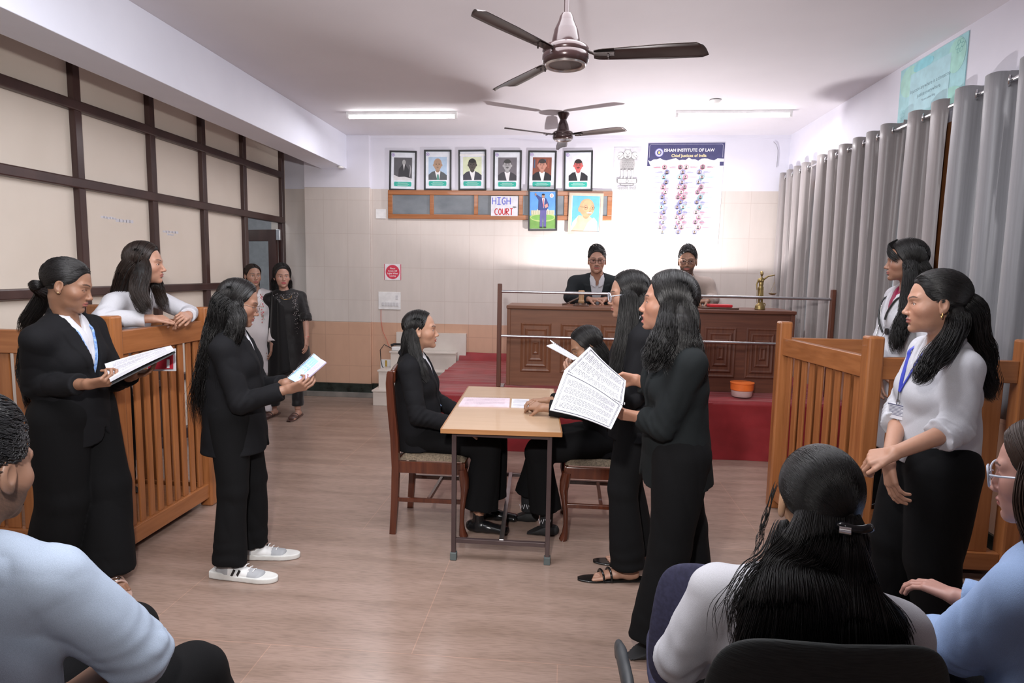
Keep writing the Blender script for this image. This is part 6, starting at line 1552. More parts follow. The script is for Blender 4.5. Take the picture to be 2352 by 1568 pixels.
# ---- standing woman with the wavy hair, reading a spiral booklet
def cast_wavy():
    p = Person('standing woman with long wavy black hair and glasses reading a booklet, wearing grey-white sneakers', (-1.672, 3.1, 1.412), fa(-1.67, 3.1, 6, -.30), (-1.715, 3.1, 1.265), (-1.715, 3.1, .86), fa(-1.7, 3.1, 14), k=.97, root=(-1.68, 3.08, 0),
               skin=(.33, .175, .115), head=dict(ears=0, eyes=.4, gaze=(0, 1, -.5)), hres=.0022, cres=.006, w=.97)
    p.floor = 0
    wr = PX(662, 893, 3.02); wl = PX(655, 880, 3.16)
    p.arm(1, wr, (-.55, -.25, -1), hand=dict(d=(.95, .12, .25), n=(-.1, .75, .6), side=-1, curl=(.55, .7, .8, .85), k=.93, spread=.02, thumb=(.75, .35, .45)), l1=.285, cuff=.035)
    p.arm(-1, wl, (-.3, .5, -1), hand=dict(d=(.95, -.15, .25), n=(0, -.75, .6), side=1, curl=(.5, .6, .7, .75), k=.93, spread=.02, thumb=(.75, .35, .45)), cuff=.03)
    p.leg(1, (-1.70, 2.98, .10), foot=(1, -.06, 0), knee=(-1.685, 3.0, .46)); p.leg(-1, (-1.70, 3.21, .10), foot=(.97, .12, 0), knee=(-1.675, 3.19, .46))
    p.body(); p.jacket(hem=-.215, flare=(.025, .035), belly=.025, vdepth=.30, vw=.04); p.shirt(collar_h=.045)
    p.trousers(r=(.100, .074, .072, .078), hem=.02)
    p.shoe(1, 'sneaker', L=.262); p.shoe(-1, 'sneaker', L=.262)
    k1 = LK([hd(p, 0, -.03, .03), PX(522, 700, 3.08), PX(510, 755, 3.08), PX(498, 810, 3.07), PX(487, 865, 3.07), PX(474, 925, 3.07), PX(462, 985, 3.07)], [.06, .082, .09, .095, .088, .072, .045], [.06, .062, .062, .060, .058, .052, .03], (0, 1, 0), N=800, wave=.012, wf=5, tip=.4, spread=1.22)
    k2 = LK([hd(p, .05, -.02, .04), hd(p, .070, -.005, -.02), PX(545, 740, 3.0), PX(528, 790, 2.985), PX(512, 850, 2.98), PX(500, 905, 2.98)], [.02, .028, .03, .035, .03, .02], [.03, .036, .038, .038, .036, .02], (0, 1, 0), N=260, wave=.010, wf=5, spread=1.2)
    p.hair('part', HAIR, vol=1.05, N=900, locks=[k1, k2])
    p.glasses(LENS)
    b = thing('spiral_booklet', 'open blue and lilac spiral booklet held by the woman with long wavy hair', 'booklet', PX(705, 850, 3.08))
    A, B_, C_, D0 = PX(661, 868, 3.04), PX(722, 812, 3.14), PX(749, 831, 3.12), PX(692, 880, 3.02)
    nrm = unit(np.cross(B_ - A, D0 - A)); m1 = A * .45 + D0 * .55 + nrm * .012; m2 = B_ * .45 + C_ * .55 + nrm * .012
    mb = MB(); page(mb, A, B_, m2, m1, th=.008, text=False); page(mb, A + (B_ - A) * .1, A + (B_ - A) * .9, m2 * .9 + m1 * .1, m1 * .85 + m2 * .15, th=.0, text=False, mi=2)
    mb2 = MB(); page(mb, m1 - nrm * .004, m2 - nrm * .004, C_, D0, th=.008, mi=1, li=3, rows=5)
    mb.build('pages', [ink((.40, .58, .82)), ink((.62, .56, .78)), ink((.24, .42, .74)), ink((.25, .15, .4))], b)
    mb = MB(); spiral(mb, A, B_, 22, .006, A - D0, nrm); mb.build('spiral', MT['white'], b, smooth=60)

# ---- standing woman at left with binder and lanyard
def cast_binder():
    p = Person('standing woman in a black suit with low ponytail and blue lanyard, reading a black binder', (-2.335, 2.78, 1.497), fa(-2.33, 2.78, 18, -.30), (-2.375, 2.80, 1.345), (-2.39, 2.83, .90), fa(-2.38, 2.8, 38), k=1.03, root=(-2.38, 2.84, 0),
               skin=(.30, .155, .095), head=dict(eyes=.35, gaze=(0, 1, -.5)), hres=.0021, cres=.006, w=1.04)
    p.floor = 0
    wr = PX(200, 882, 2.60); wl = PX(305, 862, 2.86)
    p.arm(1, wr, elbow=PX(82, 885, 2.68), hand=dict(d=(.85, .2, .12), n=(.1, .6, .75), side=-1, curl=(.75, .85, .95, 1.0), k=.95, spread=.0, thumb=(.8, .3, .3)), cuff=.05)
    p.arm(-1, wl, (.2, .2, -1), hand=dict(d=(.95, .0, .22), n=(-.1, -.25, 1), side=1, curl=(.30, .42, .5, .5), k=.95, spread=.12, thumb=(.6, .5, .3)), cuff=.05)
    p.leg(1, (-2.50, 2.76, .10), foot=(.75, -.65, 0)); p.leg(-1, (-2.275, 2.86, .10), foot=(.8, -.6, 0))
    fs = p.foot_surface(-1); fs2 = p.foot_surface(1)
    p.body(feet=[fs, fs2]); p.jacket(hem=-.155, flare=(.035, .035), vdepth=.33, vw=.062, belly=.015); p.shirt(collar_h=.03)
    p.trousers(r=(.125, .105, .105, .118), hem=.035, gap=.006)
    pinkl = plain('beige_strap_leather', (.45, .30, .25), rough=.5)
    p.sandal(-1, pinkl, MT['chrome']); p.sandal(1, pinkl)
    pony = [hd(p, .0, -.09, -.02), hd(p, .01, -.120, -.035), PX(100, 672, 2.86), PX(82, 712, 2.88), PX(62, 740, 2.9), PX(50, 770, 2.93)]
    k1 = LK(pony, [.012, .022, .030, .032, .026, .012], [.012, .022, .032, .034, .028, .012], (0, 1, 0), N=420, wave=.004, wf=3, spread=1.15, tip=.5)
    k2 = LK([PX(62, 770, 3.0), PX(50, 850, 3.0), PX(60, 900, 3.0), PX(62, 945, 3.0)], [.02, .02, .016, .005], [.02, .02, .012, .004], (0, 1, 0), N=90, wave=.008, wf=5, spread=1.4)
    p.hair('back', HAIR, N=1100, pony=(.0, -.105, -.025), locks=[k1, k2])
    mb = MB(); e = hd(p, .080, -.004, -.030); mb.lathe([(.0005, -.004), (.004, -.003), (.0045, 0), (.004, .003), (.0005, .004)], tuple(e), 10); mb.build('earring', GOLDM, p.root, smooth=60)
    p.lanyard(BLUEL, width=.0085, x0=.055, zend=.27, off=.012)
    mb = MB(); e = p.front_point(0, .45 * p.L - .27, .02); mb.tube(catmull([e, e + np.array([.0, 0, -.05]), e + np.array([.012, 0, -.10]), e + np.array([.02, 0, -.17])], 10), .010, 6, flat=.2); mb.build('lanyard_tail', ink((.55, .6, .75)), p.root, smooth=40)
    b = thing('binder', 'black binder with white printed pages held open by the woman with the lanyard', 'binder', PX(320, 840, 2.75))
    A, B_, C_, D0 = PX(252, 872, 2.60), PX(398, 800, 2.80), PX(392, 793, 2.98), PX(240, 834, 2.80)
    n_ = unit(np.cross(B_ - A, D0 - A)); 
    if n_[2] < 0: n_ = -n_
    dn = np.array([0, 0, -1.])
    mb = MB(); page(mb, D0 - n_ * .018, C_ - n_ * .018, B_ - n_ * .018, A - n_ * .018, th=.006, text=False)
    mb.add([A - n_ * .02, B_ - n_ * .02, B_ + dn * .028 + np.array([0, -.006, 0]), A + dn * .028 + np.array([0, -.006, 0]), A - n_ * .02 + np.array([0, .004, 0]), B_ - n_ * .02 + np.array([0, .004, 0]), B_ + dn * .028, A + dn * .028], [(0, 3, 2, 1), (4, 5, 6, 7), (0, 1, 5, 4), (1, 2, 6, 5), (2, 3, 7, 6), (3, 0, 4, 7)])
    mb.build('cover', MT['black'], b)
    mb = MB(); page(mb, D0 * .97 + A * .03, C_ * .97 + B_ * .03, B_ * .96 + C_ * .04 + n_ * .0, A * .96 + D0 * .04, th=.014, bend=.004, rows=16, lw=.002); mb.build('pages', [MT['paper'], MT['ink']], b)
    b2 = thing('red_booklet', 'red-covered booklet with a white edge held beneath the black binder', 'booklet', PX(370, 830, 3.0))
    mb = MB(); page(mb, PX(335, 812, 3.0), PX(402, 800, 2.98), PX(403, 852, 2.98), PX(338, 852, 3.0), th=.006, text=False); mb.build('pages', MT['paper'], b2)
    mb = MB(); page(mb, PX(338, 815, 2.985), PX(397, 804, 2.965), PX(397, 847, 2.965), PX(340, 848, 2.985), th=.002, text=False); page(mb, PX(383, 825, 2.96), PX(389, 825, 2.96), PX(389, 845, 2.96), PX(383, 845, 2.96), th=.001, mi=1, text=False); mb.build('cover', [ink((.5, .02, .04)), MT['paper']], b2)

# ---- woman leaning in the left dock
def cast_witness():
    p = Person('woman in a white shirt with loose dark hair leaning on the left dock rail', (-2.462, 3.52, 1.605), fa(-2.46, 3.52, 17, -.03), (-2.535, 3.55, 1.455), (-2.83, 3.60, 1.02), (.95, .05, -.4), k=.99, root=(-2.84, 3.6, .14), skin=(.46, .25, .17), head=dict(ears=0, gaze=(.1, 1, -.1), nose=1.1), hres=.0023, cres=.006)
    p.floor = .14
    p.arm(1, (-2.37, 3.42, 1.295), elbow=(-2.57, 3.28, 1.30), hand=dict(d=(.55, .85, -.02), n=(-.3, .3, -1), side=-1, curl=(.5, .6, .7, .8), k=.93, thumb=(.7, .5, .0)), cuff=.035)
    p.arm(-1, (-2.30, 3.66, 1.300), elbow=(-2.42, 3.86, 1.30), hand=dict(d=(.2, -.95, .0), n=(-.7, 0, -.7), side=1, curl=(.7, .8, .9, 1.0), k=.93, thumb=(.7, .4, .2)), cuff=.035)
    p.leg(1, (-2.84, 3.53, .24)); p.leg(-1, (-2.84, 3.72, .24))
    p.body(); p.jacket('shirt', WSH, hem=-.06, off=.012, vdepth=.10, vw=.035, lapel=False, round_hem=False, collar=False, cuffw=.006, fold=.005, flare=(.02, .02)); p.shirt(collar_h=.03, off=.006)
    p.trousers(r=(.09, .07, .07, .08)); p.shoe(1, 'flat'); p.shoe(-1, 'flat')
    k1 = LK([hd(p, 0, -.03, .03), hd(p, .01, -.075, -.04), PX(285, 670, 3.5), PX(262, 712, 3.5), PX(250, 745, 3.5)], [.06, .075, .07, .055, .02], [.06, .055, .05, .035, .015], (0, 1, 0), N=520, wave=.006, wf=2, spread=1.15, tip=.4)
    k2 = LK([hd(p, .05, -.0, .04), hd(p, .075, .005, -.03), PX(318, 665, 3.38), PX(330, 700, 3.36), PX(345, 716, 3.36)], [.02, .028, .032, .028, .010], [.03, .048, .045, .035, .012], (0, 1, 0), N=360, wave=.006, wf=2, spread=1.15, tip=.5)
    k3 = LK([hd(p, -.05, .0, .04), hd(p, -.072, .015, -.05), PX(362, 660, 3.62), PX(372, 690, 3.58), PX(382, 716, 3.55)], [.02, .028, .028, .024, .010], [.03, .03, .032, .026, .010], (0, 1, 0), N=260, wave=.006, wf=2, spread=1.15, tip=.5)
    p.hair('part', HAIRB, vol=1.1, N=800, locks=[k1, k2, k3])

# ---- two women at the back door
def cast_back():
    p = Person('woman in a white embroidered kurta standing back by the door, half hidden', (-3.30, 6.42, 1.505), fa(-3.3, 6.42, 72), (-3.30, 6.46, 1.35), (-3.28, 6.47, .9), (.4, -.9, 0), k=1.0, skin=(.42, .24, .17), hres=.0032, cres=.009)
    p.floor = 0
    p.arm(1, (-3.46, 6.3, .80), (-.3, .5, -.5), hand=dict(d=(.1, -.1, -1), n=(.5, 0, 0), side=1, curl=.3)); p.arm(-1, (-3.08, 6.36, .80), (.3, .5, -.5), hand=dict(d=(0, -.1, -1), n=(-.5, 0, 0), side=1, curl=.3))
    p.leg(1, (-3.36, 6.43, .09)); p.leg(-1, (-3.18, 6.42, .09))
    p.body(); p.jacket('kurta', WKUR, hem=-.42, off=.016, flare=(.055, .05), vdepth=.10, vw=.03, lapel=False, round_hem=False, collar=False, fold=.003)
    p.trousers(mat=WKUR, r=(.085, .06, .055, .05)); p.shoe(1); p.shoe(-1)
    d = p.jk; rs = random.Random(4); mb = MB(); mb2 = MB()
    for i in range(150):
        x = rs.choice((-1, 1)) * (.045 + abs(rs.gauss(0, .016))); z = rs.uniform(.10, .42); q = p.front_point(x * (1 + .3 * (z - .1)), z, .018); m_ = mb if i % 3 else mb2
        m_.tube([q, q + p.RT[:, 1] * .003], rs.uniform(.003, .0065), 6)
    mb.build('embroidery', ink((.6, .12, .14)), d)['label'] = 'red flower embroidery'; mb2.build('embroidery', ink((.35, .5, .4)), d)['label'] = 'green leaf embroidery'
    mb = MB(); C = catmull([hd(p, .07, -.09, -.16), hd(p, .085, -.02, -.19), hd(p, .03, .055, -.22), hd(p, -.04, .05, -.20), hd(p, -.09, -.03, -.17), hd(p, -.13, -.1, -.3), hd(p, -.15, -.1, -.5)], 26); mb.tube(C, .026, 10, flat=.6); mb.build('scarf', WKUR, p.root, smooth=60)
    k1 = LK([hd(p, 0, -.03, .0), hd(p, 0, -.06, -.08), hd(p, 0, -.08, -.17), hd(p, 0, -.1, -.24)], [.07, .082, .07, .03], [.05, .04, .035, .02], p.RH[:, 0], N=120, h=.006)
    p.hair('part', HAIRB, N=260, r=.0016, locks=[k1])
    p = Person('woman in a black sequinned kurta and shawl standing near the back wall', (-3.02, 6.5, 1.50), fa(-3.02, 6.5, 80), (-3.02, 6.54, 1.345), (-2.99, 6.56, .9), fa(-3, 6.5, 82), k=1.02, root=(-3.0, 6.55, 0), skin=(.47, .27, .20), head=dict(lip=(.4, .06, .08), gaze=(-.1, 1, -.05)), hres=.0032, cres=.008, w=1.1, shw=.145)
    p.floor = 0
    p.arm(-1, PX(704, 775, 6.45), elbow=PX(702, 728, 6.5), hand=dict(d=(.03, -.12, -1), n=(-1, 0, 0), side=1, curl=.28, k=1.0), cuff=.0)
    p.arm(1, (-3.2, 6.42, .82), (-.3, .5, -.5), hand=dict(d=(.1, -.1, -1), n=(1, 0, 0), side=-1, curl=.3))
    p.leg(1, (-3.14, 6.48, .10), foot=(-.1, -1, 0)); p.leg(-1, (-2.865, 6.47, .10), foot=(.05, -1, 0))
    f1, f2 = p.foot_surface(1), p.foot_surface(-1)
    BK = cloth('black_kurta_silk', (.011, .010, .011), .5)
    p.body(bare=(-1,), feet=[f1, f2]); p.jacket('kurta', BK, hem=-.43, off=.018, flare=(.055, .05), vdepth=0, lapel=False, round_hem=False, collar=False, stop=.18, cuffw=.012, belly=.02)
    p.trousers(mat=BK, r=(.09, .07, .062, .060), hem=-.02, h=.008)
    br = plain('brown_shoe_leather', (.07, .035, .03), rough=.4)
    for sd in (1, -1):
        o = p.sandal(sd, br)
        h_, kn, an, fd = p.legs[sd]; heel = np.array([an[0], an[1], 0]) - fd * .05; lat = np.cross(fd, (0, 0, 1.))
        def toe(Q): return np.maximum(np.maximum(ecap(Q, heel + fd * .17 + np.array([0, 0, .026]), heel + fd * .215 + np.array([0, 0, .022]), lat, (.047, .028), (.042, .024)), .004 - Q[:, 2]), -((Q - V(heel)) @ V(fd) - .165))
        r_ = surface(toe, *p.bounds([heel + fd * .14, heel + fd * .25], .05), .004); mesh_from([r_], 'toe_cap', br, o)
    mb = MB(); rs = random.Random(5)
    for i in range(230):
        z = .43 - .30 * abs(rs.gauss(0, .5)) ** 1.0; z = max(-.02, z)
        x = rs.choice((-1, 1)) * (.05 + .055 * rs.random()) if z < .36 else rs.uniform(-.13, .13)
        q = p.front_point(x, z, .021); mb.tube([q, q + p.RT[:, 1] * .002], rs.uniform(.0025, .0055), 5)
    for i in range(16): t = i / 16 * 6.28; e = p.arms[-1][1] + (p.arms[-1][2] - p.arms[-1][1]) * .15; q = e + np.array([math.cos(t), math.sin(t), 0]) * .062; mb.tube([q, q + np.array([0, 0, .008])], .004, 5)
    mb.build('sequins', plain('silver_sequin', (.8, .8, .82), metal=1, rough=.2), p.jk)
    shp = PX(618, 668, 6.38)
    def shawl(s_, t):
        a = PX(622, 668, 6.40); b_ = PX(608, 868, 6.38); e1 = PX(668, 852, 6.36); m_ = PX(650, 700, 6.38)
        L = a * (1 - t) + b_ * t; Rr = np.array(m_) * (1 - t) + e1 * t; q = L * (1 - s_) + Rr * s_; q = q + np.array([0, -.03 * math.sin(math.pi * s_) + .012 * math.sin(s_ * 14 + t), 0]); return tuple(q)
    mb = MB(); mb.grid(shawl, 30, 24); mb.build('shawl', cloth('black_shawl', (.008, .008, .009)), p.root, smooth=70, solid=.006)
    mb = MB(); e = p.arms[-1][2]; mb.tube([e + np.array([.028 * math.cos(t), .022 * math.sin(t), .01]) for t in np.linspace(0, 6.28, 13)], .003, 6); mb.build('bracelet', ink((.45, .05, .05)), p.root, smooth=60)
    mb = MB(); mb.tube([p.front_point(.055 * math.cos(t), .40 + .035 * math.sin(t), .022) for t in np.linspace(math.pi, 2 * math.pi, 11)], .0022, 6); mb.build('necklace', GOLDM, p.root, smooth=60)
    k1 = LK([hd(p, 0, -.03, .0), hd(p, 0, -.05, -.06), hd(p, 0, -.06, -.13), hd(p, 0, -.07, -.19)], [.085, .10, .098, .06], [.07, .06, .05, .03], p.RH[:, 0], N=220, wave=.004, h=.006, spread=1.12)
    p.hair('part', HAIR, vol=1.22, N=300, r=.0015, locks=[k1])

# ---- seated woman left of the table
def cast_seat_left():
    p = Person('seated woman in a black suit with shoulder-length hair on the left wooden chair', (-.893, 3.82, 1.228), fa(-.9, 3.82, 4, .02), (-.945, 3.82, 1.085), (-.905, 3.84, .60), (1, .08, 0), k=1.0, root=(-.905, 3.84, .49), skin=(.45, .25, .165), head=dict(gaze=(0, 1, 0)), hres=.0023, cres=.006)
    p.floor = 0
    p.arm(1, (-.60, 3.70, .655), elbow=(-.86, 3.60, .74), hand=dict(d=(.97, .2, -.05), n=(0, .1, -1), side=-1, curl=.3, k=.93), cuff=.02)
    p.arm(-1, (-.60, 3.92, .655), elbow=(-.86, 4.03, .76), hand=dict(d=(.97, -.2, -.05), n=(0, .1, -1), side=1, curl=.3, k=.93), cuff=.02)
    p.leg(1, (-.51, 3.72, .10), knee=(-.46, 3.72, .535), foot=(1, -.12, 0)); p.leg(-1, (-.47, 3.92, .10), knee=(-.44, 3.93, .535), foot=(1, -.1, 0))
    p.body(); p.jacket(hem=-.10, flare=(.03, .035), vdepth=.36, vw=.05, belly=.015); p.shirt(collar_h=.045, off=.01)
    p.trousers(r=(.092, .074, .082, .105), hem=-.055, gap=.008, h=.006); bt = plain('black_boot_leather', (.008, .008, .009), rough=.25); p.shoe(1, 'boot', bt, L=.265); p.shoe(-1, 'boot', bt, L=.265)
    mb = MB(); mb.tube(catmull([p.nb + p.RT @ np.array([.04, .03, .01]), p.front_point(.028, .38, .016), p.front_point(.012, .30, .018), p.front_point(.0, .2, .02), p.front_point(0, .14, .02)], 14), .009, 6, flat=.25); mb.build('lanyard', ink((.2, .3, .5)), p.root, smooth=50)
    k1 = LK([hd(p, 0, -.03, .03), hd(p, 0, -.06, -.06), hd(p, 0, -.075, -.14), PX(925, 852, 3.82), PX(912, 872, 3.8)], [.06, .078, .072, .06, .03], [.06, .055, .045, .035, .02], (0, 1, 0), N=420, wave=.003, wf=2, spread=1.15, tip=.5)
    k2 = LK([hd(p, .06, -.045, .02), hd(p, .072, -.045, -.06), PX(958, 825, 3.72), PX(968, 850, 3.69), PX(985, 880, 3.68)], [.02, .022, .022, .022, .010], [.03, .034, .034, .030, .012], (0, 1, 0), N=220, wave=.003, wf=2, spread=1.2, tip=.6)
    p.hair('loose', HAIR, vol=1.0, N=800, locks=[k1, k2], line=-.014)

# ---- seated woman right of the table, leaning over papers
def cast_seat_right():
    p = Person('seated woman in black leaning over the table with folded hands, behind the standing readers', (.125, 3.86, 1.145), (-.9, -.2, -.42), (.155, 3.88, 1.0), (.28, 3.88, .60), (-1, -.03, 0), k=1.0, root=(.28, 3.88, .49), skin=(.33, .18, .11), head=dict(eyes=.5, gaze=(0, 1, -.4)), hres=.0026, cres=.007)
    p.floor = 0
    p.arm(-1, (-.125, 3.66, .805), elbow=(.12, 3.62, .80), hand=dict(d=(-.8, .6, .0), n=(.1, .5, -.9), side=1, curl=(.5, .6, .7, .8), k=.95), cuff=.04)
    p.arm(1, (-.11, 3.86, .805), elbow=(.12, 3.98, .80), hand=dict(d=(-.9, -.35, .05), n=(.1, 0, -1), side=-1, curl=(.5, .6, .7, .8), k=.95), cuff=.04)
    p.leg(-1, PX(1228, 1180, 3.72), knee=(-.15, 3.72, .52), foot=(-1, .05, 0)); p.leg(1, (-.22, 3.92, .11), knee=(-.12, 3.98, .53), foot=(-1, .15, 0))
    p.legs[-1] = (p.legs[-1][0], p.legs[-1][1], np.array([-.09, 3.72, .10]), unit((-1, .05, 0)))
    p.body(); p.jacket(hem=-.10, flare=(.03, .04), vdepth=.28, vw=.045, belly=.01); p.shirt(collar_h=.04)
    p.trousers(r=(.095, .078, .075, .095), hem=-.06, gap=.008); sk = plain('black_suede', (.010, .010, .011), rough=.7)
    p.shoe(-1, 'flat', sk, L=.25); p.shoe(1, 'flat', sk, L=.25)
    for sd in (-1, 1):
        h_, kn, an, fd = p.legs[sd]; mb = MB(); mb.tube([an + np.array([0, 0, .07]), an + np.array([0, 0, -.04])], [.041, .038], 16); so = mb.build('sock', plain('black_sock', (.01, .01, .012), rough=.9), p.root, smooth=60)
        mb = MB()
        for j in range(2):
            o = an + np.array([-.03 + .042 * j, -.045, .0])
            mb.tube([o + np.array([x, 0, z]) for x, z in ((-.016, .016), (-.008, -.012), (0, .012), (.008, -.012), (.016, .016))], .003, 6)
        mb.build('white_motif', MT['paper'], so, smooth=60)
    k1 = LK([hd(p, 0, -.03, .02), hd(p, 0, -.06, -.06), hd(p, 0, -.075, -.14), hd(p, 0, -.08, -.22), hd(p, 0, -.08, -.30)], [.065, .08, .075, .06, .03], [.06, .055, .05, .04, .02], (0, 1, 0), N=420, spread=1.12, wave=.003)
    k2 = LK([hd(p, -.055, .0, .03), hd(p, -.075, .0, -.05), hd(p, -.075, .0, -.13), hd(p, -.06, -.01, -.2)], [.02, .026, .03, .014], [.03, .035, .04, .02], (0, 1, 0), N=200)
    p.hair('loose', HAIR, vol=1.05, N=700, locks=[k1, k2])

# ---- standing woman with clear glasses, behind
def cast_glasses():
    p = Person('woman in black with clear glasses and long straight hair, behind the speaking woman', (.315, 3.3, 1.487), fa(.31, 3.3, 176, -.12), (.365, 3.3, 1.34), (.37, 3.3, .90), (-1, -.05, 0), k=1.0, root=(.36, 3.3, 0), skin=(.40, .22, .15), head=dict(ears=0, eyes=.6, gaze=(0, 1, -.3)), hres=.0022, cres=.006)
    p.floor = 0
    p.arm(-1, PX(1345, 872, 3.12), (.5, -.2, -1), hand=dict(d=(-.8, .1, .55), n=(.3, .8, .5), side=1, curl=(.4, .5, .55, .6), k=.93), cuff=.02)
    p.arm(1, PX(1350, 862, 3.35), (.5, .3, -1), hand=dict(d=(-.8, -.1, .5), n=(.3, -.8, .5), side=-1, curl=(.4, .5, .55, .6), k=.93), cuff=.02)
    p.leg(-1, (.35, 3.20, .095), foot=(-1, -.10, 0)); p.leg(1, (.44, 3.38, .095), foot=(-1, .05, 0))
    f1, f2 = p.foot_surface(-1), p.foot_surface(1)
    p.body(feet=[f1, f2]); p.jacket(hem=-.15, flare=(.03, .03), vdepth=.25, vw=.04); p.shirt(collar_h=.045)
    p.trousers(r=(.095, .074, .072, .082), hem=.02)
    pt = plain('black_patent', (.008, .008, .008), rough=.12); p.sandal(-1, pt); p.sandal(1, pt)
    mb = MB(); mb.tube(catmull([p.nb + p.RT @ np.array([-.035, .04, .005]), p.front_point(-.02, .39, .012), p.front_point(-.005, .31, .018)], 10), .009, 6, flat=.25); mb.build('lanyard', ROYAL, p.root, smooth=50)
    k1 = LK([hd(p, 0, -.03, .03), hd(p, 0, -.07, -.05), hd(p, 0, -.085, -.14), PX(1470, 800, 3.3), PX(1465, 860, 3.3), PX(1455, 905, 3.3)], [.06, .08, .085, .08, .07, .03], [.06, .058, .055, .05, .045, .02], (0, 1, 0), N=500, wave=.004, wf=2)
    k2 = LK([hd(p, -.055, .01, .04), hd(p, -.078, .005, -.04), PX(1437, 770, 3.2), PX(1425, 830, 3.19), PX(1412, 880, 3.18), PX(1402, 905, 3.18)], [.02, .028, .030, .03, .026, .01], [.03, .042, .045, .045, .035, .014], (0, 1, 0), N=420, wave=.004, wf=2, spread=1.2)
    p.hair('part', HAIR, vol=1.04, N=900, locks=[k1, k2])
    p.glasses(LENSC, w=.028, h=.022, r=.0020)
    b = thing('spiral_script', 'white spiral-bound script held up in front of the seated woman\'s face', 'booklet', PX(1300, 805, 3.12))
    A, B_ = PX(1273, 788, 3.10), PX(1330, 822, 3.12); nn = unit((-.35, -.5, 1))
    mb = MB(); page(mb, A, B_, PX(1318, 826, 3.0), PX(1256, 793, 2.99), th=.004, rows=12, both=True); page(mb, PX(1264, 780, 3.12), PX(1322, 818, 3.14), B_, A, th=.004, rows=12, seed=3)
    mb.build('pages', [MT['paper'], MT['ink']], b); mb = MB(); spiral(mb, A, B_, 16, .006, (0, -1, 0), nn); mb.build('spiral', MT['black'], b, smooth=60)

# ---- standing woman speaking, front
def cast_speaker():
    p = Person('standing woman in a black suit speaking with open mouth, holding an open script', (.408, 2.63, 1.477), fa(.4, 2.6, 183, .06), (.455, 2.63, 1.335), (.475, 2.66, .885), (-1, -.12, 0), k=1.02, root=(.47, 2.66, 0), skin=(.40, .20, .13), head=dict(ears=0, mouth=.012, gaze=(0, 1, .05), eyes=.8), hres=.002, cres=.0055, w=1.0)
    p.floor = 0
    p.arm(-1, PX(1474, 958, 2.56), elbow=PX(1522, 980, 2.50), hand=dict(d=(-.95, .1, .1), n=(.1, .7, .7), side=1, curl=(.4, .5, .5, .6), k=.95), cuff=.0)
    p.arm(1, PX(1462, 872, 2.86), (.5, .3, -1), hand=dict(d=(-.97, -.05, .12), n=(0, -.75, -.55), side=-1, curl=(.35, .5, .6, .7), k=.93, thumb=(.8, .4, .35), spread=.03), cuff=.03)
    p.leg(-1, (.405, 2.55, .10), foot=(-.93, -.30, 0), knee=(.455, 2.57, .47)); p.leg(1, (.60, 2.78, .10), foot=(-1, .0, 0), knee=(.56, 2.78, .48))
    p.body(); p.jacket(mat=SUIT2, hem=-.155, flare=(.025, .035), vdepth=.28, vw=.045); p.shirt(collar_h=.03)
    p.trousers(r=(.108, .085, .084, .096), hem=.02, h=.006); sk = plain('charcoal_suede', (.018, .018, .02), rough=.8); p.shoe(-1, 'flat', sk, L=.26); p.shoe(1, 'flat', sk, L=.26)
    k1 = LK([hd(p, 0, -.03, .03), hd(p, 0, -.05, -.05), PX(1560, 775, 2.62), PX(1568, 820, 2.60), PX(1580, 865, 2.6), PX(1590, 900, 2.6)], [.06, .085, .10, .105, .085, .03], [.06, .070, .072, .070, .052, .02], (0, 1, 0), N=900, wave=.007, wf=3, spread=1.16, tip=.4)
    k2 = LK([hd(p, -.055, -.01, .05), hd(p, -.080, -.018, -.03), PX(1530, 765, 2.50), PX(1515, 800, 2.47), PX(1498, 830, 2.46), PX(1478, 850, 2.46)], [.02, .028, .03, .028, .02, .006], [.025, .036, .045, .042, .03, .006], (0, 1, 0), N=520, wave=.008, wf=3, spread=1.2, tip=.5)
    k3 = LK([hd(p, -.05, -.05, .04), hd(p, -.075, -.06, -.05), PX(1560, 790, 2.50), PX(1572, 850, 2.49), PX(1568, 915, 2.49)], [.02, .03, .03, .026, .01], [.03, .06, .06, .05, .014], (0, 1, 0), N=420, wave=.009, wf=3, spread=1.2, tip=.5)
    p.hair('part', HAIR, vol=1.14, N=1300, locks=[k1, k2, k3], line=.008)
    b = thing('open_script', 'large white printed script held open by the speaking woman, nearest the camera', 'booklet', PX(1350, 880, 2.55))
    A, B_ = PX(1297, 850, 2.50), PX(1437, 928, 2.50)
    mb = MB(); page(mb, A, PX(1430, 932, 2.48), PX(1404, 985, 2.36), PX(1263, 941, 2.34), th=.004, bend=.014, rows=26, border=True, seed=1, nu=14, lw=.0022)
    page(mb, PX(1355, 796, 2.62), PX(1438, 874, 2.66), PX(1431, 930, 2.50), A, th=.004, bend=-.008, rows=18, border=True, seed=2, nu=10, lw=.0022)
    mb.build('pages', [MT['paper'], plain('script_print', (.04, .04, .06), rough=.7)], b); mb = MB(); spiral(mb, A, B_, 30, .006, (0, 0, 1), (0, -1, 0)); mb.build('spiral', MT['white'], b, smooth=60)

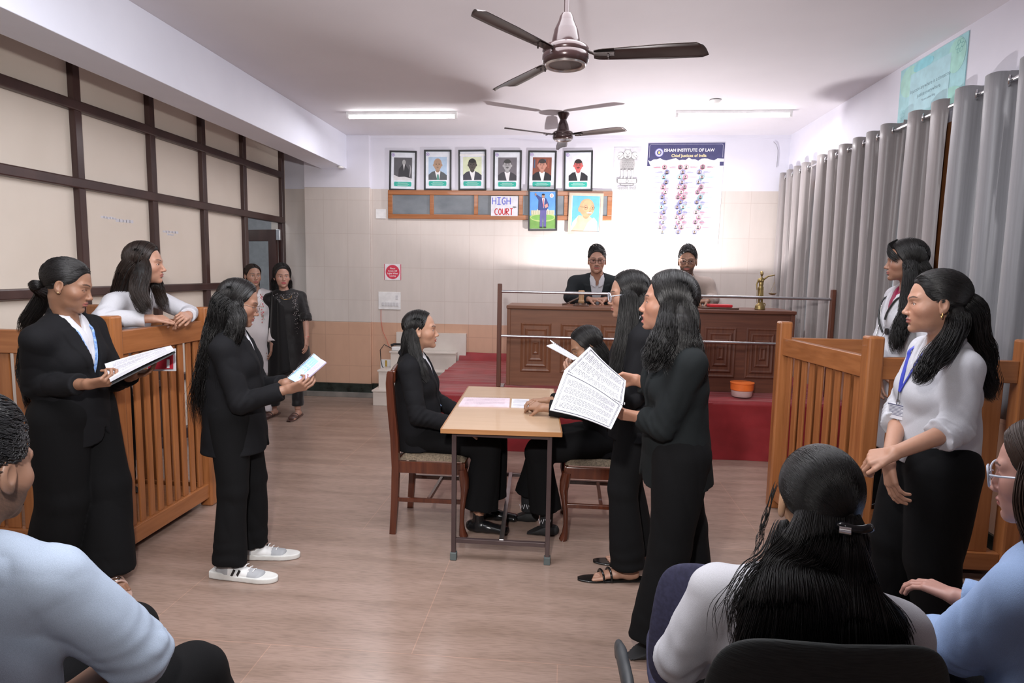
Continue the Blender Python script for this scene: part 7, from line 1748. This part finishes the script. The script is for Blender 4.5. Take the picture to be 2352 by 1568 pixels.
# ---- woman in the white coat in the right dock
def cast_doctor():
    p = Person('woman in a white coat with a stethoscope standing inside the right dock', (1.985, 3.95, 1.695), fa(1.98, 3.95, 170, -.05), (2.035, 3.97, 1.545), (2.06, 3.98, 1.08), fa(2, 3.95, 155), k=1.0, root=(2.06, 3.98, .14), skin=(.34, .18, .12), head=dict(ears=0, gaze=(0, 1, -.1), eyes=.8), hres=.0024, cres=.007)
    p.floor = .14
    p.arm(-1, (1.96, 3.68, .98), (.5, -.5, -.3), hand=dict(d=(-.3, .1, -1), n=(0, .8, .2), side=1, curl=.4), cuff=.02); p.arm(1, (1.84, 3.90, .98), (-.3, .5, -.3), hand=dict(d=(0, -.2, -1), n=(0, -.8, 0), side=-1, curl=.4), cuff=.02)
    p.leg(-1, (2.1, 3.88, .24)); p.leg(1, (2.02, 4.08, .24))
    p.body(); p.jacket('white_coat', WSH, hem=-.50, off=.022, flare=(.06, .06), vdepth=.24, vw=.055, round_hem=False); p.shirt(mat=cloth('maroon_top', (.25, .015, .06)), collar=False, vdepth=.05)
    p.trousers(r=(.085, .065, .065, .07)); p.shoe(1); p.shoe(-1)
    st_ = MB(); pts = [hd(p, .06, -.06, -.16), hd(p, .085, -.0, -.19), p.front_point(.075, .40, .03), p.front_point(.055, .32, .032), p.front_point(.03, .26, .032), p.front_point(.0, .2, .034)]
    st_.tube(catmull(pts, 24), .006, 8); pts2 = [hd(p, -.06, -.06, -.16), hd(p, -.085, -.0, -.19), p.front_point(-.075, .40, .03), p.front_point(-.05, .33, .032), p.front_point(-.045, .28, .032)]
    st_.tube(catmull(pts2, 20), .006, 8); so = st_.build('stethoscope', MT['black'], p.root, smooth=60)
    mb = MB(); mb.tube(catmull([p.front_point(.055, .36, .034), p.front_point(.03, .22, .034), p.front_point(.0, .13, .036), p.front_point(-.02, .2, .036), p.front_point(-.05, .21, .036)], 24), .003, 6); mb.build('metal_tubes', MT['chrome'], so, smooth=60)
    mb = MB(); q = p.front_point(-.055, .21, .034); mb.tube([q, q + p.RT[:, 1] * .012], .02, 16); mb.build('chestpiece', MT['black'], so, smooth=40)
    k1 = LK([hd(p, 0, -.03, .02), hd(p, .0, -.07, -.05), hd(p, 0, -.08, -.13), PX(2110, 720, 3.95)], [.06, .08, .075, .05], [.06, .055, .05, .03], (0, 1, 0), N=360, wave=.005, wf=3)
    k2 = LK([hd(p, -.055, -.01, .02), hd(p, -.078, -.015, -.06), PX(2085, 705, 3.82), PX(2072, 745, 3.80), PX(2060, 785, 3.79), PX(2058, 818, 3.79)], [.02, .028, .03, .032, .03, .012], [.03, .034, .036, .036, .03, .014], (0, 1, 0), N=380, wave=.010, wf=4, spread=1.25)
    fr = LK([hd(p, .02, .03, .115), hd(p, -.01, .085, .085), hd(p, -.05, .08, .045), hd(p, -.078, .04, .0)], [.02, .02, .018, .012], [.008, .008, .010, .010], (0, 0, 1), N=160, spread=1.2)
    p.hair('part', HAIR, vol=1.12, N=700, locks=[k1, k2, fr], line=.006)

# ---- woman in the white shirt with hands clasped
def cast_white():
    p = Person('standing woman in white shirt and blue lanyard, hands clasped, before the right dock', (1.432, 2.60, 1.502), fa(1.43, 2.6, 167, -.06), (1.495, 2.63, 1.355), (1.515, 2.66, .87), fa(1.5, 2.65, 158), k=1.03, root=(1.51, 2.66, 0), skin=(.50, .27, .18), head=dict(gaze=(0, 1, 0), bindi=1, face_w=1.04), hres=.002, cres=.0055, w=1.0)
    p.floor = 0
    p.arm(-1, PX(2055, 1040, 2.36), elbow=PX(2196, 985, 2.43), hand=dict(d=(-.62, .30, -.28), n=(.5, .4, -.9), side=1, curl=(.8, .9, 1.0, 1.05), k=1.0, thumb=(.75, .45, .1), spread=.0), cuff=.0)
    p.arm(1, PX(2040, 1062, 2.46), elbow=PX(2068, 945, 2.78), hand=dict(d=(.12, -.15, -.85), n=(.8, .1, .3), side=-1, curl=(.25, .35, .4, .45), k=1.0, thumb=(.7, .5, .2), spread=.05), cuff=.0)
    p.leg(-1, (1.56, 2.55, .10), foot=(-.8, -.6, 0)); p.leg(1, (1.44, 2.74, .10), foot=(-.85, -.4, 0))
    p.body(bare=(-1, 1)); p.jacket('shirt', WSH, hem=-.005, off=.018, vdepth=.09, vw=.03, lapel=False, round_hem=False, collar=False, stop=.30, cuffw=.010, fold=.008, flare=(.010, .015), belly=.015, wrinkle=.006); p.shirt(collar_h=.028, off=.010)
    mb = MB()
    p.trousers(r=(.128, .098, .092, .090), hem=.02, h=.006, top=.03); p.shoe(1); p.shoe(-1)
    p.lanyard(ROYAL, width=.012, x0=.06, zend=.21, off=.022, card=(.085, .06, .045))
    p.buttons([.08, .15, .22], MT['white'], .02)
    mb = MB(); e = hd(p, -.081, -.004, -.033); mb.tube([e + np.array([.004 * math.cos(t) * .4, .007 * math.cos(t), -.008 + .009 * math.sin(t)]) for t in np.linspace(0, 6.28, 13)], .0018, 6); mb.build('earring', GOLDM, p.root, smooth=60)
    k1 = LK([hd(p, 0, -.09, .01), hd(p, 0, -.12, -.03), PX(2235, 770, 2.66), PX(2255, 815, 2.68), PX(2262, 860, 2.68), PX(2272, 900, 2.68), PX(2285, 922, 2.68)], [.03, .045, .055, .05, .038, .025, .008], [.03, .036, .04, .034, .026, .016, .006], (0, 1, 0), N=420, wave=.010, wf=3, spread=1.35, tip=.6)
    k2 = LK([hd(p, -.05, -.06, -.03), hd(p, -.066, -.055, -.08), PX(2168, 800, 2.46), PX(2138, 830, 2.42), PX(2118, 862, 2.40), PX(2100, 885, 2.40)], [.02, .028, .03, .026, .018, .006], [.03, .034, .036, .03, .02, .006], (0, 1, 0), N=360, wave=.008, wf=3, spread=1.3, tip=.6)
    p.hair('back', HAIR, vol=1.04, N=1300, pony=(0, -.115, .0), locks=[k1, k2])
    mb = MB(); e = hd(p, -.02, -.125, -.005); mb.lathe([(.001, -.018), (.012, -.014), (.016, 0), (.012, .014), (.001, .018)], tuple(e), 16); mb.build('hair_clip', plain('black_gloss', (.006, .006, .008), rough=.08), p.root, smooth=60)

# ---- man at the left edge
def cast_left_man():
    p = Person('seated man in a pale blue-grey shirt with a short beard, at the left edge', PX(-52, 1085, 1.18), fa(-1.2, 1.18, -42, -.10), PX(-95, 1262, 1.12), PX(-95, 1262, 1.12) + np.array([.06, -.12, -.44]), fa(-1.2, 1.15, -50), k=1.07, root=(-1.3, 1.15, .44), skin=(.27, .15, .10), head=dict(beard=.85), hres=.0018, cres=.0055, fem=False, w=1.05, shw=.17)
    p.floor = 0
    p.arm(1, PX(150, 1600, 1.28), elbow=PX(318, 1500, 1.22), hand=dict(d=(-.8, .5, .1), n=(0, 0, -1), side=-1, curl=.5, k=1.05), cuff=.0)
    p.arm(-1, (-1.35, 1.5, .70), (-.6, 0, -.6), hand=dict(d=(.8, .5, .1), n=(0, 0, -1), side=1, curl=.5, k=1.05), cuff=.0)
    p.leg(1, (-.86, 1.56, .10), knee=PX(438, 1556, 1.42), foot=(.5, .85, 0)); p.leg(-1, (-1.25, 1.68, .1), knee=(-1.22, 1.58, .56), foot=(.1, 1, 0))
    p.body(bare=(1, -1)); p.jacket('shirt', BSH, hem=-.10, off=.022, vdepth=0, lapel=False, round_hem=False, collar=True, stop=.06, cuffw=.022, fold=.007, flare=(.03, .03), belly=.03, wrinkle=.007)
    p.trousers(r=(.095, .078, .07, .08)); p.shoe(1); p.shoe(-1)
    p.hair('short', HAIRG, vol=1.12, N=2600, r=.0011, hx=(.5, .6, .3))

# ---- woman seen from behind, nearest
def cast_back_head():
    p = Person('seated woman seen from behind with half-tied long black hair, nearest the camera', PX(1880, 1155, 1.40), fa(.57, 1.4, 255, -.10), PX(1850, 1330, 1.35), PX(1850, 1330, 1.35) + np.array([0, 0, -.44]), fa(.57, 1.4, 268), k=1.0, root=(.56, 1.36, .44), skin=(.50, .30, .18), hres=.0019, cres=.0055, w=1.10, head=dict(noeye=1))
    p.floor = 0
    p.arm(-1, (.50, 1.64, .63), elbow=(.285, 1.44, .69), hand=dict(d=(.5, .8, 0), n=(0, 0, -1), side=1, curl=.4), cuff=.02); p.arm(1, (.62, 1.66, .63), elbow=(.82, 1.44, .70), hand=dict(d=(-.5, .8, 0), n=(0, 0, -1), side=-1, curl=.4), cuff=.02)
    p.leg(-1, (.47, 1.84, .1), knee=(.47, 1.80, .52)); p.leg(1, (.65, 1.84, .1), knee=(.65, 1.80, .52))
    p.body(); p.jacket('shirt', WSH, hem=-.08, off=.016, vdepth=0, lapel=False, round_hem=False, collar=True, fold=.006, flare=(.02, .03), wrinkle=.005)
    p.trousers(r=(.095, .075, .07, .08)); p.shoe(1); p.shoe(-1)
    k0 = LK([hd(p, .0, -.03, .03), hd(p, .0, -.088, -.05), PX(1870, 1310, 1.30), PX(1880, 1370, 1.255), PX(1890, 1450, 1.235), PX(1895, 1530, 1.225), PX(1900, 1600, 1.225)], [.04, .075, .092, .125, .150, .155, .15], [.05, .04, .035, .034, .034, .032, .03], (1, 0, 0), N=3200, spread=1.10, tip=.12, wf=1.5, wave=.003)
    k1 = LK([hd(p, .035, -.10, .0), hd(p, .035, -.125, -.05), PX(1965, 1330, 1.265), PX(1975, 1420, 1.225), PX(1980, 1500, 1.21), PX(1980, 1580, 1.21)], [.010, .020, .036, .05, .055, .05], [.012, .018, .022, .024, .022, .02], (1, 0, 0), N=900, spread=1.15)
    k2 = LK([hd(p, -.075, -.04, -.04), PX(1780, 1290, 1.31), PX(1735, 1350, 1.28), PX(1710, 1420, 1.26), PX(1700, 1490, 1.25)], [.012, .022, .028, .03, .02], [.01, .012, .014, .014, .010], (1, 0, 0), N=150, spread=1.7, tip=.9, wave=.004)
    k3 = LK([hd(p, -.078, .05, .03), PX(1757, 1190, 1.45), PX(1745, 1240, 1.44), PX(1728, 1290, 1.42)], [.002, .003, .003, .002], [.002, .003, .003, .002], (1, 0, 0), N=12, spread=2.2, tip=1.2, wave=.003)
    p.hair('back', HAIR, vol=1.03, N=2600, r=.0007, pony=(.035, -.112, -.008), locks=[k0, k1, k2, k3])
    o = hd(p, .037, -.122, -.012); mb = MB(); mb.tube([o + p.RH @ np.array([.030 * math.cos(t), -.014 * math.sin(t) - .002, .002 * math.sin(3 * t)]) for t in np.linspace(-.3, 3.4, 14)], [.006] * 14, 8, flat=1.4); mb.build('hair_tie', plain('black_gloss_band', (.01, .01, .012), rough=.12), p.root, smooth=60)
    mb = MB(); mb.tube([o + p.RH @ np.array([-.032, -.016, -.006]), o + p.RH @ np.array([-.012, -.022, -.006])], .008, 10, flat=1.2); mb.build('silver_bead', MT['chrome'], p.root, smooth=60)

# ---- woman at the right edge
def cast_right():
    p = Person('woman with clear glasses and brown hair in a sky-blue shirt at the right edge', (1.075, 1.46, 1.165), fa(1.07, 1.46, 190, -.15), (1.125, 1.45, 1.01), (1.14, 1.41, .555), (-.5, .87, 0), k=1.03, root=(1.14, 1.41, .44), skin=(.55, .30, .24), head=dict(ears=0, eyes=.8), hres=.002, cres=.0055, w=1.05)
    p.floor = 0
    p.arm(-1, PX(2150, 1470, 1.62), elbow=PX(2200, 1480, 1.50), hand=dict(d=(-.6, .7, .1), n=(.3, .3, -.8), side=1, curl=.6, k=.95), cuff=.0)
    p.arm(1, (1.15, 1.85, .68), (.6, 0, -.6), hand=dict(d=(-.5, .8, 0), n=(0, 0, -1), side=-1, curl=.4), cuff=.02)
    p.leg(-1, (.90, 1.84, .1), knee=(.86, 1.80, .52)); p.leg(1, (1.1, 1.9, .1), knee=(1.05, 1.86, .52))
    p.body(); p.jacket('shirt', BSH2, hem=-.08, off=.022, vdepth=0, lapel=False, round_hem=False, collar=True, fold=.006, flare=(.03, .03), cuffw=.01, wrinkle=.006)
    p.trousers(r=(.09, .075, .07, .08)); p.shoe(1); p.shoe(-1)
    k1 = LK([hd(p, 0, -.03, .03), hd(p, 0, -.06, -.06), hd(p, -.01, -.07, -.15), hd(p, -.02, -.08, -.28), hd(p, -.02, -.09, -.42)], [.06, .08, .08, .07, .04], [.06, .06, .05, .04, .03], (0, 1, 0), N=500)
    k2 = LK([hd(p, -.055, .0, .04), hd(p, -.080, .0, -.04), hd(p, -.082, -.02, -.12), hd(p, -.08, -.05, -.22), hd(p, -.075, -.05, -.30)], [.02, .028, .03, .03, .014], [.03, .04, .04, .034, .014], (0, 1, 0), N=420, spread=1.25, tip=.6)
    p.hair('part', hair_mat('brown_streaked_hair', (.035, .018, .012)), vol=1.06, N=1200, locks=[k1, k2], line=.006)
    p.glasses(LENSC, w=.027, h=.023, r=.0022)

# ---- the two judges
def cast_judges():
    for (lab, hc_, hf, px, mat, hmat, ho, hvol, skin) in (
        ('seated man in a dark jacket, white shirt and glasses behind the left desk, hands folded', (1371, 599), (-.05, -1, -.04), 1371, GSUIT, HAIR, dict(moustache=.7, face_w=1.08), 1.04, (.42, .23, .16)),
        ('seated bearded man in a tan blazer and glasses behind the right desk', (1579, 601), (-.22, -.97, -.05), 1583, TAN, HAIR, dict(beard=.95, face_w=1.06, gaze=(-.2, 1, 0)), 1.14, (.30, .16, .10))):
        c = PX(hc_[0], hc_[1], 6.50); nb = c + np.array([.01, .075, -.165]); pp = np.array([nb[0] + .0, 6.93, 1.10])
        p = Person(lab, c, hf, nb, pp, (0, -1, 0), k=1.12, root=(pp[0], pp[1], .98), skin=skin, head=ho, hres=.003, cres=.008, fem=False, w=1.12, shw=.18)
        p.floor = .52
        left = mat is GSUIT
        cx = nb[0] + (.0 if left else .06)
        p.arm(1, (cx - .085, 6.40, 1.335), elbow=(nb[0] - .27, 6.56, 1.35), hand=dict(d=(.9, -.25, 0), n=(0, .2, -1), side=-1, curl=(.4, .5, .6, .7), k=1.05), cuff=.01)
        p.arm(-1, (cx + .085 + (0 if left else .04), 6.42, 1.335), elbow=(nb[0] + .27, 6.58, 1.35), hand=dict(d=(-.9, -.3, .02), n=(0, .2, -1), side=1, curl=(.5, .6, .7, .8), k=1.05), cuff=.01)
        p.leg(1, (pp[0] - .12, 6.72, .62), knee=(pp[0] - .12, 6.72, 1.03)); p.leg(-1, (pp[0] + .12, 6.72, .62), knee=(pp[0] + .12, 6.72, 1.03))
        p.body(); p.jacket(mat=mat, hem=-.05, off=.024, flare=(.03, .03), vdepth=.34, vw=.065, belly=.03, round_hem=False); p.shirt(collar_h=.035, off=.014, mat=WSH if left else cloth('cream_shirt', (.55, .5, .45)))
        p.trousers(r=(.095, .07, .065, .07)); p.shoe(1); p.shoe(-1)
        p.hair('short', hmat, vol=hvol + .04, N=900, r=.0016, hx=(.7, .2, .1) if left else (.2, -.3, .6), line=.004 if left else 0)
        p.glasses(LENSD if left else LENS, w=.026, h=.018, r=.0018)
        office = thing('judge_chair', 'dark chair behind the left desk, mostly hidden by the seated judge' if left else 'dark chair behind the right desk, hidden by the judge in tan', 'chair', (pp[0], pp[1], .512), 'chairs behind the judges desks')
        MB().box((pp[0] - .26, 6.72, .93), (pp[0] + .26, 7.16, .985)).build('seat', MT['black'], office, bevel=.02)
        MB().box((pp[0] - .27, 7.15, 1.0), (pp[0] + .27, 7.2, 1.50)).build('backrest', MT['black'], office, bevel=.02)
        for a in (-1, 1):
            for b in (6.76, 7.14): MB().box((pp[0] + a * .22 - .015, b - .015, .512), (pp[0] + a * .22 + .015, b + .015, .94)).build('leg', MT['black'], office)

# ---- brass statue of justice
def cast_statue():
    b = PX(1745, 711, 6.14); x0, y0, z0 = b[0], 6.14, 1.2805
    s = thing('justice_statue', 'brass statue of a blindfolded woman holding scales on the right desk', 'statue', (x0, y0, z0))
    A = lambda x, y, z: np.array([x0 + x, y0 + y, z0 + z])
    def base(Q):
        d = ecap(Q, A(0, 0, .0), A(0, 0, .022), (1, 0, 0), (.05, .042), (.045, .038)); d = smin(d, ecap(Q, A(-.005, 0, .03), A(.005, 0, .05), (1, 0, 0), (.036, .03), (.028, .022)), .008); return np.maximum(d, z0 + .001 - Q[:, 2])
    pr = surface(base, A(-.08, -.08, -.01), A(.08, .08, .1), .003); o = mesh_from([pr], 'base', MT['gold'], s)
    MB().tube([A(.03 + .018 * math.cos(t), 0, .045 + .016 * math.sin(t)) for t in np.linspace(-2, 2.2, 12)], .005, 8).build('snake', MT['gold'], s, smooth=60)
    def fig(Q):
        d = cap(Q, A(-.014, 0, .06), A(-.012, -.004, .13), .010, .013); d = smin(d, cap(Q, A(.016, .004, .06), A(.010, 0, .13), .010, .013), .003)
        d = smin(d, ecap(Q, A(-.002, 0, .12), A(-.002, 0, .20), (1, 0, 0), (.024, .018), (.026, .019)), .012)
        d = smin(d, ecap(Q, A(-.002, 0, .20), A(-.001, 0, .235), (1, 0, 0), (.022, .016), (.018, .014)), .01)
        d = smin(d, ecap(Q, A(-.001, 0, .24), A(0, 0, .285), (1, 0, 0), (.020, .014), (.027, .014)), .012)
        for sx in (-1, 1): d = smin(d, ell(Q, A(sx * .011, -.012, .270), (.010, .009, .010)), .004)
        d = smin(d, cap(Q, A(0, 0, .29), A(0, 0, .315), .008, .007), .006); d = smin(d, ell(Q, A(0, -.002, .335), (.014, .017, .020)), .004); d = smin(d, ell(Q, A(0, .008, .345), (.016, .015, .016)), .004)
        d = smin(d, cap(Q, A(-.026, 0, .282), A(-.040, .004, .235), .009, .007), .006); d = smin(d, cap(Q, A(-.040, .004, .235), A(-.038, -.006, .185), .007, .005), .004)
        d = smin(d, cap(Q, A(.026, 0, .288), A(.055, -.004, .312), .009, .007), .006); d = smin(d, cap(Q, A(.055, -.004, .312), A(.115, -.006, .325), .007, .005), .004)
        for i in range(5): a = -.02 + i * .01; d = smin(d, cap(Q, A(a, -.017, .125), A(a * .8, -.018, .2), .003, .0015), .004)
        return d
    mesh_from([surface(fig, A(-.07, -.05, .03), A(.14, .05, .38), .0024)], 'figure', MT['gold'], s)
    MB().tube([A(-.038, -.008, .21), A(-.036, -.008, .06)], [.003, .002], 8).build('sword', MT['gold'], s, smooth=60)
    mb = MB(); mb.tube([A(.115, -.006, .325), A(.118, -.006, .25)], .0012, 6)
    for a in (0, 2.1, 4.2): mb.tube([A(.117, -.006, .26), A(.105 + .034 * math.cos(a), -.006 + .034 * math.sin(a), .155)], .0009, 5)
    mb.build('scale_chain', MT['gold'], s, smooth=60)
    MB().lathe([(.004, -.016), (.024, -.012), (.036, -.001), (.038, 0), (.034, -.002), (.02, -.009), (.003, -.012)], tuple(A(.105, -.006, .155)), 24).build('scale_pan', MT['gold'], s, smooth=60)

# ---- papers on the table
def cast_papers():
    b = thing('spiral_notebook', 'spiral notebook with pinkish ruled pages lying on the table', 'notebook', (-.43, 3.95, TZ))
    z = TZ + .009
    c = [on_table(1066, 915), on_table(1171, 917), on_table(1170, 936), on_table(1053, 934)]
    mb = MB(); page(mb, *[np.array([*q[:2], z]) for q in c], th=.0085, rows=14, lw=.0022); mb.build('pages', [ink((.70, .58, .64)), ink((.42, .3, .42))], b)
    mb = MB(); spiral(mb, np.array([*c[0][:2], TZ + .006]), np.array([*c[1][:2], TZ + .006]), 28, .0055, (0, 1, 0), (0, 0, 1)); mb.build('spiral', MT['black'], b, smooth=60)
    b = thing('loose_papers', 'thin white printed papers under the folded hands on the table', 'papers', (-.18, 3.95, TZ))
    c = [on_table(1176, 917), on_table(1215, 918), on_table(1222, 938), on_table(1174, 936)]
    mb = MB(); page(mb, *[np.array([*q[:2], TZ + .005]) for q in c], th=.0045, rows=10, lw=.0022); mb.build('sheets', [MT['paper'], MT['ink']], b)
def on_table(x, y):
    r = MW @ np.array([(x - PCX) / F_PX, -(y - PCY) / F_PX, 1.0]); return CAMC + r * ((TZ - CAM_H) / r[2])
CAST = [cast_wavy, cast_binder, cast_witness, cast_back, cast_seat_left, cast_seat_right, cast_glasses, cast_speaker, cast_doctor, cast_white, cast_left_man, cast_back_head, cast_right, cast_judges, cast_statue, cast_papers]
for fn_ in CAST: fn_()
